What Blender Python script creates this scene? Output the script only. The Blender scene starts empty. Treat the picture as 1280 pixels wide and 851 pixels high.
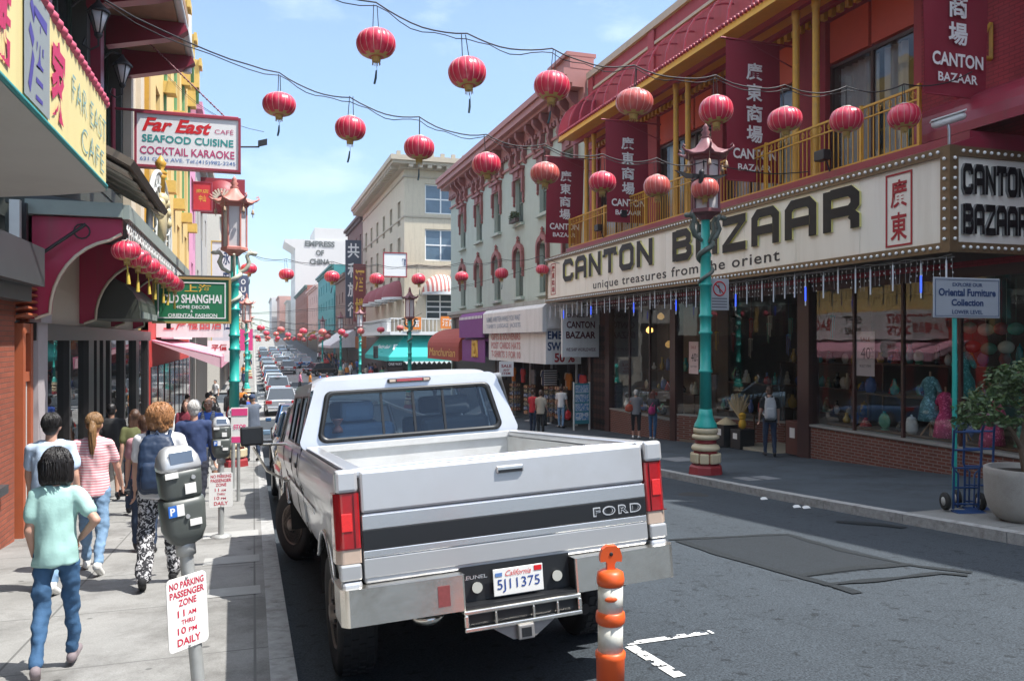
import bpy, bmesh, math, random
from mathutils import Vector, Matrix, noise
R = math.radians
random.seed(7)
SC = bpy.context.scene
COL = SC.collection

# ------------------------------------------------------------------ camera, sky, sun, exposure
YAW = math.atan(.323); CY, SY = math.cos(YAW), math.sin(YAW)
EYE = 1.7
cam_data = bpy.data.cameras.new('camera'); cam = bpy.data.objects.new('camera', cam_data); COL.objects.link(cam)
cam.location = (0, 0, EYE); cam.rotation_euler = (R(90), 0, -YAW)
cam_data.sensor_width = 36; cam_data.lens = 28.125; cam_data.clip_end = 3000; cam_data.clip_start = .05
SC.camera = cam
SUN_EL, SUN_DIR = R(62), Vector((.86, -.51, 0)).normalized()
SUN_AZ = math.atan2(SUN_DIR.x, SUN_DIR.y)
world = bpy.data.worlds.new('World'); SC.world = world; world.use_nodes = True
wn, wl = world.node_tree.nodes, world.node_tree.links
wn.clear()
sky = wn.new('ShaderNodeTexSky'); sky.sky_type = 'NISHITA'; sky.sun_disc = False
sky.sun_elevation = SUN_EL; sky.sun_rotation = SUN_AZ; sky.air_density = 1.0; sky.dust_density = .45; sky.ozone_density = 1.3
tc = wn.new('ShaderNodeTexCoord'); sep = wn.new('ShaderNodeSeparateXYZ'); wl.new(tc.outputs['Generated'], sep.inputs[0])
mp = wn.new('ShaderNodeMapping'); mp.inputs['Scale'].default_value = (1.6, 1.6, 4.0); mp.inputs['Location'].default_value = (.35, .1, .2)
wl.new(tc.outputs['Generated'], mp.inputs[0])
cn = wn.new('ShaderNodeTexNoise'); cn.inputs['Scale'].default_value = 2.3; cn.inputs['Detail'].default_value = 7; cn.inputs['Roughness'].default_value = .55
wl.new(mp.outputs[0], cn.inputs['Vector'])
cr = wn.new('ShaderNodeValToRGB'); cr.color_ramp.elements[0].position = .5; cr.color_ramp.elements[1].position = .86
cr.color_ramp.elements[1].color = (.8, .8, .8, 1); cr.color_ramp.elements[0].color = (.05, .05, .05, 1)
wl.new(cn.outputs['Fac'], cr.inputs[0])
mixc = wn.new('ShaderNodeMixRGB'); mixc.inputs[2].default_value = (6.6, 6.9, 7.3, 1)
wl.new(cr.outputs[0], mixc.inputs[0]); wl.new(sky.outputs[0], mixc.inputs[1])
bg = wn.new('ShaderNodeBackground'); bg.inputs['Strength'].default_value = .15
# white added overhead, out of view, to lift shade; slightly duller band above horizon
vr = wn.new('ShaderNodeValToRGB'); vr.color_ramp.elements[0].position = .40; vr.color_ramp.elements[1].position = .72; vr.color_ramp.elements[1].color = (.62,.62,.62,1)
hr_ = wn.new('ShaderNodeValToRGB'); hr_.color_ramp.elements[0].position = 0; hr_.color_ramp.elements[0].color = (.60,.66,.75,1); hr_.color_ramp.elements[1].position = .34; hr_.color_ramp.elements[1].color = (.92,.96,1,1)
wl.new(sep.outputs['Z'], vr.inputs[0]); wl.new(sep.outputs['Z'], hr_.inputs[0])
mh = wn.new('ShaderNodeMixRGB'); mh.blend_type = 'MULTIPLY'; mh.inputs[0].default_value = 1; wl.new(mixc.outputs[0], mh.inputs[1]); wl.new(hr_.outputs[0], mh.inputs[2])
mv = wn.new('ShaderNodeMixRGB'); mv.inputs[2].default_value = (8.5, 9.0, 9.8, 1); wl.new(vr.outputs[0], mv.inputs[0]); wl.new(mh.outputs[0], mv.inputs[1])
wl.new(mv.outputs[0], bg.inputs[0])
wo = wn.new('ShaderNodeOutputWorld'); wl.new(bg.outputs[0], wo.inputs[0])
sun_data = bpy.data.lights.new('sun', 'SUN'); sun = bpy.data.objects.new('sun', sun_data); COL.objects.link(sun)
sun_data.energy = 4.4; sun_data.angle = R(.53); sun_data.color = (1, .965, .91)
sv = Vector((SUN_DIR.x*math.cos(SUN_EL), SUN_DIR.y*math.cos(SUN_EL), math.sin(SUN_EL)))
sun.rotation_euler = sv.to_track_quat('Z', 'Y').to_euler(); sun.location = (20, -10, 40)
SC.view_settings.view_transform = 'Standard'; SC.view_settings.look = 'None'; SC.view_settings.gamma = 1
SC.view_settings.exposure = .84
SC.render.engine = 'CYCLES'
try:
    SC.cycles.max_bounces = 8; SC.cycles.transparent_max_bounces = 12; SC.cycles.use_denoising = True
    SC.cycles.sample_clamp_indirect = 6; SC.cycles.caustics_reflective = False; SC.cycles.caustics_refractive = False
except Exception: pass

# ------------------------------------------------------------------ the lie of the land, and where a sight line meets a plane of the street
GT = [(-80, 6.2), (-10, .78), (0, 0), (10, -.78), (14.25, -1.06), (21.25, -1.46), (28, -1.8), (36, -2.1), (50, -2.42), (70, -2.55), (100, -2.4), (150, -1.6), (250, 1.5), (400, 7), (800, 9)]
def _g(y):
    for (a, za), (b, zb) in zip(GT, GT[1:]):
        if y <= b: return za + (zb - za)*(y - a)/(b - a)
    return GT[-1][1]
def g(y): return sum(_g(y + k*.8) for k in range(-4, 5))/9 - (sum(_g(k*.8) for k in range(-4, 5))/9)
KERB = .13
def crown(x): return .12*max(0, 1 - ((x - 4.365)/4.105)**2)
def road(y, x=None): return g(y) - KERB + (crown(x) if x is not None else 0)
def ray(px, py):
    u, v = (px - 640)/1000, (425.5 - py)/1000
    return Vector((SY + u*CY, CY - u*SY, v))
def onX(px, py, X): d = ray(px, py); t = X/d.x; return Vector((X, d.y*t, EYE + d.z*t))
def onY(px, py, Y): d = ray(px, py); t = Y/d.y; return Vector((d.x*t, Y, EYE + d.z*t))
def atD(px, py, t): d = ray(px, py); return Vector((d.x*t, d.y*t, EYE + d.z*t))
def onG(px, py, off=0):
    d = ray(px, py); t = 5.
    for _ in range(80):
        z = g(d.y*t) + off; t = .5*t + .5*max(.1, (EYE - z)/max(-d.z, 1e-4))
    return Vector((d.x*t, d.y*t, g(d.y*t) + off))

def onR(px, py):
    d = ray(px, py); t = 5.
    for _ in range(120): t = .5*t + .5*max(.1, (EYE - road(d.y*t, d.x*t))/max(-d.z, 1e-4))
    return Vector((d.x*t, d.y*t, road(d.y*t, d.x*t)))

# ------------------------------------------------------------------ materials
MATS = {}
def _nodes(name):
    m = bpy.data.materials.new(name); m.use_nodes = True
    n, l = m.node_tree.nodes, m.node_tree.links
    return m, n, l, n['Principled BSDF']
def M(name, col=None, rough=.6, metal=0, var=.12, scale=6, bump=0, bscale=60, coat=0, spec=.5, emis=0, trans=0, alpha=1, dirt=0, dirtcol=(.12, .1, .08), streak=False):
    if name in MATS: return MATS[name]
    m, n, l, p = _nodes(name)
    p.inputs['Roughness'].default_value = rough; p.inputs['Metallic'].default_value = metal
    p.inputs['Coat Weight'].default_value = coat; p.inputs['Coat Roughness'].default_value = .08
    p.inputs['Specular IOR Level'].default_value = spec; p.inputs['Transmission Weight'].default_value = trans
    geo = n.new('ShaderNodeNewGeometry')
    tx = n.new('ShaderNodeTexNoise'); tx.inputs['Scale'].default_value = scale; tx.inputs['Detail'].default_value = 5; tx.inputs['Roughness'].default_value = .6
    l.new(geo.outputs['Position'], tx.inputs['Vector'])
    mx = n.new('ShaderNodeMixRGB'); mx.blend_type = 'MIX'
    mx.inputs[1].default_value = (*[c*(1 - var) for c in col], 1); mx.inputs[2].default_value = (*[min(1, c*(1 + var)) for c in col], 1)
    l.new(tx.outputs['Fac'], mx.inputs[0]); out = mx.outputs[0]
    if dirt:
        t2 = n.new('ShaderNodeTexNoise'); t2.inputs['Scale'].default_value = scale*.45; t2.inputs['Detail'].default_value = 8; t2.inputs['Roughness'].default_value = .7
        if streak:
            mpp = n.new('ShaderNodeMapping'); mpp.inputs['Scale'].default_value = (2.6, 2.6, .22); l.new(geo.outputs['Position'], mpp.inputs[0]); l.new(mpp.outputs[0], t2.inputs['Vector'])
        else: l.new(geo.outputs['Position'], t2.inputs['Vector'])
        rp = n.new('ShaderNodeValToRGB'); rp.color_ramp.elements[0].position = .5; rp.color_ramp.elements[1].position = .72
        rp.color_ramp.elements[1].color = (dirt, dirt, dirt, 1)
        l.new(t2.outputs['Fac'], rp.inputs[0])
        m2 = n.new('ShaderNodeMixRGB'); m2.inputs[2].default_value = (*dirtcol, 1)
        l.new(rp.outputs[0], m2.inputs[0]); l.new(out, m2.inputs[1]); out = m2.outputs[0]
    l.new(out, p.inputs['Base Color'])
    if bump:
        tb = n.new('ShaderNodeTexNoise'); tb.inputs['Scale'].default_value = bscale; tb.inputs['Detail'].default_value = 4
        l.new(geo.outputs['Position'], tb.inputs['Vector'])
        b = n.new('ShaderNodeBump'); b.inputs['Strength'].default_value = bump; b.inputs['Distance'].default_value = .01
        l.new(tb.outputs['Fac'], b.inputs['Height']); l.new(b.outputs[0], p.inputs['Normal'])
    if emis:
        p.inputs['Emission Color'].default_value = (*col, 1); p.inputs['Emission Strength'].default_value = emis
    MATS[name] = m
    return m
def brick(name, c1, c2, mortar, axis='x', bw=.22, bh=.07, ms=.012, rough=.8):
    if name in MATS: return MATS[name]
    m, n, l, p = _nodes(name); p.inputs['Roughness'].default_value = rough
    geo = n.new('ShaderNodeNewGeometry'); s = n.new('ShaderNodeSeparateXYZ'); c = n.new('ShaderNodeCombineXYZ')
    l.new(geo.outputs['Position'], s.inputs[0])
    l.new(s.outputs['Y' if axis == 'x' else 'X'], c.inputs[0]); l.new(s.outputs['Z'], c.inputs[1])
    b = n.new('ShaderNodeTexBrick'); b.inputs['Scale'].default_value = 1; b.inputs['Brick Width'].default_value = bw
    b.inputs['Row Height'].default_value = bh; b.inputs['Mortar Size'].default_value = ms; b.inputs['Mortar Smooth'].default_value = .2
    b.inputs['Color1'].default_value = (*c1, 1); b.inputs['Color2'].default_value = (*c2, 1); b.inputs['Mortar'].default_value = (*mortar, 1)
    l.new(c.outputs[0], b.inputs['Vector'])
    tx = n.new('ShaderNodeTexNoise'); tx.inputs['Scale'].default_value = 2.5; tx.inputs['Detail'].default_value = 6; l.new(geo.outputs['Position'], tx.inputs['Vector'])
    hv = n.new('ShaderNodeHueSaturation'); mr = n.new('ShaderNodeMapRange'); mr.inputs['To Min'].default_value = .75; mr.inputs['To Max'].default_value = 1.25
    l.new(tx.outputs['Fac'], mr.inputs[0]); l.new(mr.outputs[0], hv.inputs['Value']); l.new(b.outputs['Color'], hv.inputs['Color'])
    l.new(hv.outputs[0], p.inputs['Base Color'])
    bp = n.new('ShaderNodeBump'); bp.inputs['Strength'].default_value = .5; bp.inputs['Distance'].default_value = .008; bp.invert = True
    l.new(b.outputs['Fac'], bp.inputs['Height']); l.new(bp.outputs[0], p.inputs['Normal'])
    MATS[name] = m
    return m
def glass(name, tint=(.8, .85, .85), ior=1.5, rough=.0):
    if name in MATS: return MATS[name]
    m, n, l, p = _nodes(name); n.remove(p); out = n['Material Output']
    t = n.new('ShaderNodeBsdfTransparent'); t.inputs[0].default_value = (*tint, 1)
    gl = n.new('ShaderNodeBsdfGlossy'); gl.inputs['Roughness'].default_value = rough
    geo = n.new('ShaderNodeNewGeometry'); tx = n.new('ShaderNodeTexNoise'); tx.inputs['Scale'].default_value = 1.3
    bp = n.new('ShaderNodeBump'); bp.inputs['Strength'].default_value = .03; bp.inputs['Distance'].default_value = .05
    l.new(geo.outputs['Position'], tx.inputs['Vector']); l.new(tx.outputs['Fac'], bp.inputs['Height']); l.new(bp.outputs[0], gl.inputs['Normal'])
    def mth(op, a, b):
        q = n.new('ShaderNodeMath'); q.operation = op
        for i, v in enumerate((a, b)):
            if isinstance(v, (int, float)): q.inputs[i].default_value = v
            elif v is not None: l.new(v, q.inputs[i])
        return q.outputs[0]
    dt = n.new('ShaderNodeVectorMath'); dt.operation = 'DOT_PRODUCT'; l.new(geo.outputs['Normal'], dt.inputs[0]); l.new(geo.outputs['Incoming'], dt.inputs[1])
    f0 = ((ior - 1)/(ior + 1))**2*1.8; fr = mth('ADD', mth('MULTIPLY', mth('POWER', mth('SUBTRACT', 1, mth('ABSOLUTE', dt.outputs['Value'], None)), 5), 1 - f0), f0)
    mx = n.new('ShaderNodeMixShader'); l.new(fr, mx.inputs[0]); l.new(t.outputs[0], mx.inputs[1]); l.new(gl.outputs[0], mx.inputs[2])
    l.new(mx.outputs[0], out.inputs['Surface'])
    MATS[name] = m
    return m
def stripes(name, c1, c2, width, axis='Z', rough=.8, frac=.5, obj=True):
    """two-colour bands along one axis of the thing itself (printed or woven stripes)"""
    if name in MATS: return MATS[name]
    m, n, l, p = _nodes(name); p.inputs['Roughness'].default_value = rough
    t = n.new('ShaderNodeTexCoord'); s = n.new('ShaderNodeSeparateXYZ'); l.new(t.outputs['Object'], s.inputs[0])
    d = n.new('ShaderNodeMath'); d.operation = 'DIVIDE'; d.inputs[1].default_value = width; l.new(s.outputs[axis], d.inputs[0])
    fr = n.new('ShaderNodeMath'); fr.operation = 'FRACT'; l.new(d.outputs[0], fr.inputs[0])
    gt = n.new('ShaderNodeMath'); gt.operation = 'GREATER_THAN'; gt.inputs[1].default_value = frac; l.new(fr.outputs[0], gt.inputs[0])
    mx = n.new('ShaderNodeMixRGB'); mx.inputs[1].default_value = (*c1, 1); mx.inputs[2].default_value = (*c2, 1)
    l.new(gt.outputs[0], mx.inputs[0]); l.new(mx.outputs[0], p.inputs['Base Color'])
    MATS[name] = m
    return m
def blotch(name, c1, c2, scale=30, edge=.5, rough=.8):
    if name in MATS: return MATS[name]
    m, n, l, p = _nodes(name); p.inputs['Roughness'].default_value = rough
    t = n.new('ShaderNodeTexCoord'); tx = n.new('ShaderNodeTexNoise'); tx.inputs['Scale'].default_value = scale; tx.inputs['Detail'].default_value = 3; tx.inputs['Distortion'].default_value = 1.5
    l.new(t.outputs['Object'], tx.inputs['Vector'])
    rp = n.new('ShaderNodeValToRGB'); rp.color_ramp.elements[0].position = edge - .03; rp.color_ramp.elements[1].position = edge + .03
    rp.color_ramp.elements[0].color = (*c1, 1); rp.color_ramp.elements[1].color = (*c2, 1)
    l.new(tx.outputs['Fac'], rp.inputs[0]); l.new(rp.outputs[0], p.inputs['Base Color'])
    MATS[name] = m
    return m

# ------------------------------------------------------------------ mesh builder
_textcache = {}
class MB:
    def __init__(s): s.v = []; s.f = []; s.m = []; s.sm = []
    def add(s, vs, fs, m=0, smooth=False):
        o = len(s.v); s.v += [Vector(v) for v in vs]
        for f in fs: s.f.append([i + o for i in f]); s.m.append(m); s.sm.append(smooth)
    def face(s, pts, m=0): s.add(pts, [list(range(len(pts)))], m)
    def box(s, x0, x1, y0, y1, z0, z1, m=0):
        if x0 > x1: x0, x1 = x1, x0
        if y0 > y1: y0, y1 = y1, y0
        if z0 > z1: z0, z1 = z1, z0
        s.add([(x0,y0,z0),(x1,y0,z0),(x1,y1,z0),(x0,y1,z0),(x0,y0,z1),(x1,y0,z1),(x1,y1,z1),(x0,y1,z1)],
              [(0,3,2,1),(4,5,6,7),(0,1,5,4),(1,2,6,5),(2,3,7,6),(3,0,4,7)], m)
    def obox(s, c, ax, ay, az, m=0):
        c, ax, ay, az = map(Vector, (c, ax, ay, az))
        vs = [c + i*ax + j*ay + k*az for k in (-1, 1) for i, j in ((-1,-1),(1,-1),(1,1),(-1,1))]
        s.add(vs, [(0,3,2,1),(4,5,6,7),(0,1,5,4),(1,2,6,5),(2,3,7,6),(3,0,4,7)], m)
    def prism(s, pts, off, m=0, smooth=False):
        """polygon pts (3-D) extruded by vector off"""
        n = len(pts); off = Vector(off); a = [Vector(p) for p in pts]
        nrm = Vector((0,0,0))
        for i in range(n): nrm += a[i].cross(a[(i+1) % n])
        if nrm.dot(off) > 0: a = a[::-1]
        b = [p + off for p in a]
        s.add(a + b, [list(range(n)), list(range(2*n-1, n-1, -1))] , m)
        s.add(a + b, [((i+1) % n, i, n+i, n+(i+1) % n) for i in range(n)], m, smooth)
    def tube(s, path, r, n=8, m=0, caps=True, smooth=True):
        path = [Vector(p) for p in path]; k = len(path)
        rs = r if isinstance(r, (list, tuple)) else [r]*k
        rings = []; ref = None
        for i, p in enumerate(path):
            t = (path[min(i+1, k-1)] - path[max(i-1, 0)])
            t = t.normalized() if t.length > 1e-9 else Vector((0,0,1))
            if ref is None or abs(ref.dot(t)) > .98:
                ref = Vector((0,0,1)) if abs(t.z) < .9 else Vector((1,0,0))
            u = (ref - t*ref.dot(t)).normalized(); w = t.cross(u); ref = u
            rings.append([p + (u*math.cos(2*math.pi*j/n) + w*math.sin(2*math.pi*j/n))*rs[i] for j in range(n)])
        vs = [v for rg in rings for v in rg]
        s.add(vs, [(i*n+j, i*n+(j+1) % n, (i+1)*n+(j+1) % n, (i+1)*n+j) for i in range(k-1) for j in range(n)], m, smooth)
        if caps:
            s.add(rings[0], [list(range(n-1, -1, -1))], m); s.add(rings[-1], [list(range(n))], m)
    def lathe(s, prof, c=(0,0,0), n=16, m=0, axis='z', smooth=True, phase=0, mfun=None, rfun=None):
        c = Vector(c); k = len(prof); vs = []
        for r, z in prof:
            for j in range(n):
                a = 2*math.pi*j/n + phase; rr = r*(rfun(j) if rfun else 1)
                x, y = rr*math.cos(a), rr*math.sin(a)
                vs.append(c + (Vector((x, y, z)) if axis == 'z' else Vector((z, x, y)) if axis == 'x' else Vector((y, z, x))))
        o = len(s.v); s.v += vs
        for i in range(k-1):
            for j in range(n):
                s.f.append([o+i*n+j, o+i*n+(j+1) % n, o+(i+1)*n+(j+1) % n, o+(i+1)*n+j]); s.m.append(mfun(i, j) if mfun else m); s.sm.append(smooth)
        if prof[0][0] > 1e-6: s.f.append([o+j for j in range(n-1, -1, -1)]); s.m.append(m); s.sm.append(False)
        if prof[-1][0] > 1e-6: s.f.append([o+(k-1)*n+j for j in range(n)]); s.m.append(m); s.sm.append(False)
    def ell(s, c, r, n=14, m=0, rot=None, k=None):
        k = k or max(6, n*2//3); c = Vector(c); vs = []
        for i in range(k+1):
            a = math.pi*i/k
            for j in range(n):
                b = 2*math.pi*j/n
                p = Vector((r[0]*math.sin(a)*math.cos(b), r[1]*math.sin(a)*math.sin(b), -r[2]*math.cos(a)))
                if rot is not None: p = rot @ p
                vs.append(c + p)
        s.add(vs, [(i*n+j, i*n+(j+1) % n, (i+1)*n+(j+1) % n, (i+1)*n+j) for i in range(k) for j in range(n)], m, True)
    def cap(s, a, b, ra, rb, n=12, m=0):
        """tapered capsule"""
        a, b = Vector(a), Vector(b); d = b - a; L = d.length; t = d.normalized() if L > 1e-6 else Vector((0,0,1))
        path = []; rs = []
        for i in range(4): q = math.pi/2*(1 - i/3); path.append(a - t*ra*math.sin(q)); rs.append(max(ra*math.cos(q), 1e-4))
        for i in range(4): q = math.pi/2*i/3; path.append(b + t*rb*math.sin(q)); rs.append(max(rb*math.cos(q), 1e-4))
        s.tube(path, rs, n, m)
    def text(s, body, o, right, up, h=None, w=None, m=0, bold=0, shear=0, align='l', depth=0, space=1, font=None):
        """lettering: o = lower left (align l), lower centre (c) or lower right (r) of the words; h = height, w = width"""
        key = (body, bold, shear, space)
        if key not in _textcache:
            cu = bpy.data.curves.new('lettering', 'FONT'); cu.body = body; cu.size = 1; cu.offset = bold; cu.shear = shear; cu.space_character = space
            cu.resolution_u = 3
            ob = bpy.data.objects.new('lettering', cu); COL.objects.link(ob)
            dg = bpy.context.evaluated_depsgraph_get(); me = ob.evaluated_get(dg).to_mesh()
            vs = [(v.co.x, v.co.y) for v in me.vertices]; fs = [list(p.vertices) for p in me.polygons]
            ob.evaluated_get(dg).to_mesh_clear(); bpy.data.objects.remove(ob); bpy.data.curves.remove(cu)
            _textcache[key] = (vs, fs)
        vs, fs = _textcache[key]
        if not vs: return
        x0, x1 = min(v[0] for v in vs), max(v[0] for v in vs); y0, y1 = min(v[1] for v in vs), max(v[1] for v in vs)
        sy = h/(y1 - y0) if h else None; sx = w/(x1 - x0) if w else sy
        if sy is None: sy = sx
        o, right, up = Vector(o), Vector(right).normalized(), Vector(up).normalized(); nrm = right.cross(up)
        ax = {'l': x0, 'c': (x0 + x1)/2, 'r': x1}[align]
        P = [o + right*((x - ax)*sx) + up*((y - y0)*sy) + nrm*depth for x, y in vs]
        s.add(P, fs, m)
        if depth > .006:
            ed = {}
            for f in fs:
                for i in range(len(f)):
                    a, b = f[i], f[(i+1) % len(f)]; ed[(a, b)] = ed.get((a, b), 0) + 1
            bd = [(a, b) for a, b in ed if (b, a) not in ed]
            for a, b in bd: s.add([P[a], P[b], P[b] - nrm*depth, P[a] - nrm*depth], [(0, 3, 2, 1)], m)
    def mesh(s, name, mats, off=None):
        me = bpy.data.meshes.new(name)
        vs = s.v if off is None else [v - off for v in s.v]
        me.from_pydata([tuple(v) for v in vs], [], s.f)
        for mt in (mats if isinstance(mats, (list, tuple)) else [mats]): me.materials.append(mt)
        me.polygons.foreach_set('material_index', s.m); me.polygons.foreach_set('use_smooth', s.sm)
        me.validate(); me.update()
        return me
    def build(s, name, mats, parent=None, bevel=0, world=True, seg=2, label=None, weld=False):
        off = Vector(parent_world(parent)) if (parent is not None and world) else None
        ob = bpy.data.objects.new(name, s.mesh(name, mats, off)); COL.objects.link(ob)
        if parent is not None: ob.parent = parent
        if weld:
            bm = bmesh.new(); bm.from_mesh(ob.data); bmesh.ops.remove_doubles(bm, verts=bm.verts, dist=1e-4); bmesh.ops.recalc_face_normals(bm, faces=bm.faces); bm.to_mesh(ob.data); bm.free()
        if bevel:
            md = ob.modifiers.new('bevel', 'BEVEL'); md.width = bevel; md.segments = seg; md.limit_method = 'ANGLE'; md.angle_limit = R(40)
        if label: ob['label'] = label
        return ob
def parent_world(p):
    v = Vector((0,0,0))
    while p is not None: v += p.location; p = p.parent
    return v
def tag(o, label=None, cat=None, group=None, kind=None):
    if label: o['label'] = label
    if cat: o['category'] = cat
    if group: o['group'] = group
    if kind: o['kind'] = kind
    return o
def thing(name, label, cat, loc=(0,0,0), rz=0, group=None):
    o = bpy.data.objects.new(name, None); o.empty_display_size = .1; COL.objects.link(o); o.location = loc; o.rotation_euler = (0, 0, rz)
    return tag(o, label, cat, group)
def kids(o): return [c for c in COL.objects if c.parent == o]
def dup(o, loc=None, rz=None, label=None, parent=None, table=None):
    c = o.copy(); COL.objects.link(c)
    if parent is not None: c.parent = parent
    if loc is not None: c.location = loc
    if rz is not None: c.rotation_euler = (c.rotation_euler[0], c.rotation_euler[1], rz)
    if label: c['label'] = label
    for ch in list(o.children): dup(ch, parent=c)
    return c
ORD = ['first', 'second', 'third', 'fourth', 'fifth', 'sixth', 'seventh', 'eighth', 'ninth', 'tenth', 'eleventh', 'twelfth', 'thirteenth', 'fourteenth', 'fifteenth', 'sixteenth', 'seventeenth', 'eighteenth', 'nineteenth', 'twentieth']

class Facade:
    """a wall plane: axis x (a = world y) or y (a = world x); n = outward sign; d = depth inward"""
    def __init__(s, axis, c, n): s.axis, s.c, s.n = axis, c, n
    def pos(s, a, z, d=0): return Vector((s.c - s.n*d, a, z)) if s.axis == 'x' else Vector((a, s.c - s.n*d, z))
    def right(s):  # reading direction seen from outside
        return Vector((0, s.n, 0)) if s.axis == 'x' else Vector((-s.n, 0, 0))
    def wall(s, mb, a0, a1, z0, z1, ops=(), rev=.2, m=0, mr=None):
        A = sorted({a0, a1, *[q for o in ops for q in o[:2]]}); Z = sorted({z0, z1, *[q for o in ops for q in o[2:4]]})
        A = [a for a in A if a0 - 1e-6 <= a <= a1 + 1e-6]; Z = [z for z in Z if z0 - 1e-6 <= z <= z1 + 1e-6]
        for i in range(len(A)-1):
            for j in range(len(Z)-1):
                ca, cz = (A[i]+A[i+1])/2, (Z[j]+Z[j+1])/2
                if any(o[0] < ca < o[1] and o[2] < cz < o[3] for o in ops): continue
                mb.face([s.pos(A[i],Z[j]), s.pos(A[i+1],Z[j]), s.pos(A[i+1],Z[j+1]), s.pos(A[i],Z[j+1])], m)
        mr = m if mr is None else mr
        for o in ops:
            q = [(o[0],o[2]),(o[1],o[2]),(o[1],o[3]),(o[0],o[3])]
            for k in range(4):
                (a, z), (b, y) = q[k], q[(k+1) % 4]
                mb.face([s.pos(a,z), s.pos(b,y), s.pos(b,y,rev), s.pos(a,z,rev)], mr)
    def box(s, mb, a0, a1, z0, z1, d0, d1, m=0):
        p, q = s.pos(a0, z0, d0), s.pos(a1, z1, d1)
        mb.box(p.x, q.x, p.y, q.y, p.z, q.z, m)
    def window(s, parent, a0, a1, z0, z1, d, fm, pm, bw=.05, cols=1, rows=(), name='window', pane=True, proud=.05):
        mb = MB()
        for (b0, b1, c0, c1) in ((a0, a0+bw, z0, z1), (a1-bw, a1, z0, z1), (a0+bw, a1-bw, z0, z0+bw), (a0+bw, a1-bw, z1-bw, z1)): s.box(mb, b0, b1, c0, c1, d-proud, d+.02)
        for k in range(1, cols):
            x = a0 + (a1-a0)*k/cols; s.box(mb, x-bw/2, x+bw/2, z0+bw, z1-bw, d-proud*.9, d+.02)
        for r in rows:
            z = z0 + (z1-z0)*r; s.box(mb, a0+bw, a1-bw, z-bw/2, z+bw/2, d-proud*.8, d+.015)
        f = mb.build(name, fm, parent)
        if pane:
            p = MB(); p.face([s.pos(a0+.01,z0+.01,d), s.pos(a1-.01,z0+.01,d), s.pos(a1-.01,z1-.01,d), s.pos(a0+.01,z1-.01,d)])
            p.build('pane', pm, f)
        return f
# ------------------------------------------------------------------ ground, road, pavements
def strip(x0, x1, off, y0, y1, step=2., nx=1, cr=False):
    mb = MB(); n = max(1, int((y1 - y0)/step)); vs = []
    for i in range(n+1):
        y = y0 + (y1 - y0)*i/n
        for k in range(nx+1): xx = x0 + (x1 - x0)*k/nx; vs.append((xx, y, g(y) + off + (crown(xx) if cr else 0)))
    w = nx + 1
    mb.add(vs, [(i*w+k, i*w+k+1, (i+1)*w+k+1, (i+1)*w+k) for i in range(n) for k in range(nx)], 0, True)
    return mb
def structure(mb, name, mats): return tag(mb.build(name, mats), kind='structure')
KL, KR, FL, FR = .26, 8.47, -2.95, 13.0          # kerb lines and building lines
CX0, CX1 = 57.0, 69.0                             # the cross street

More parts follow.
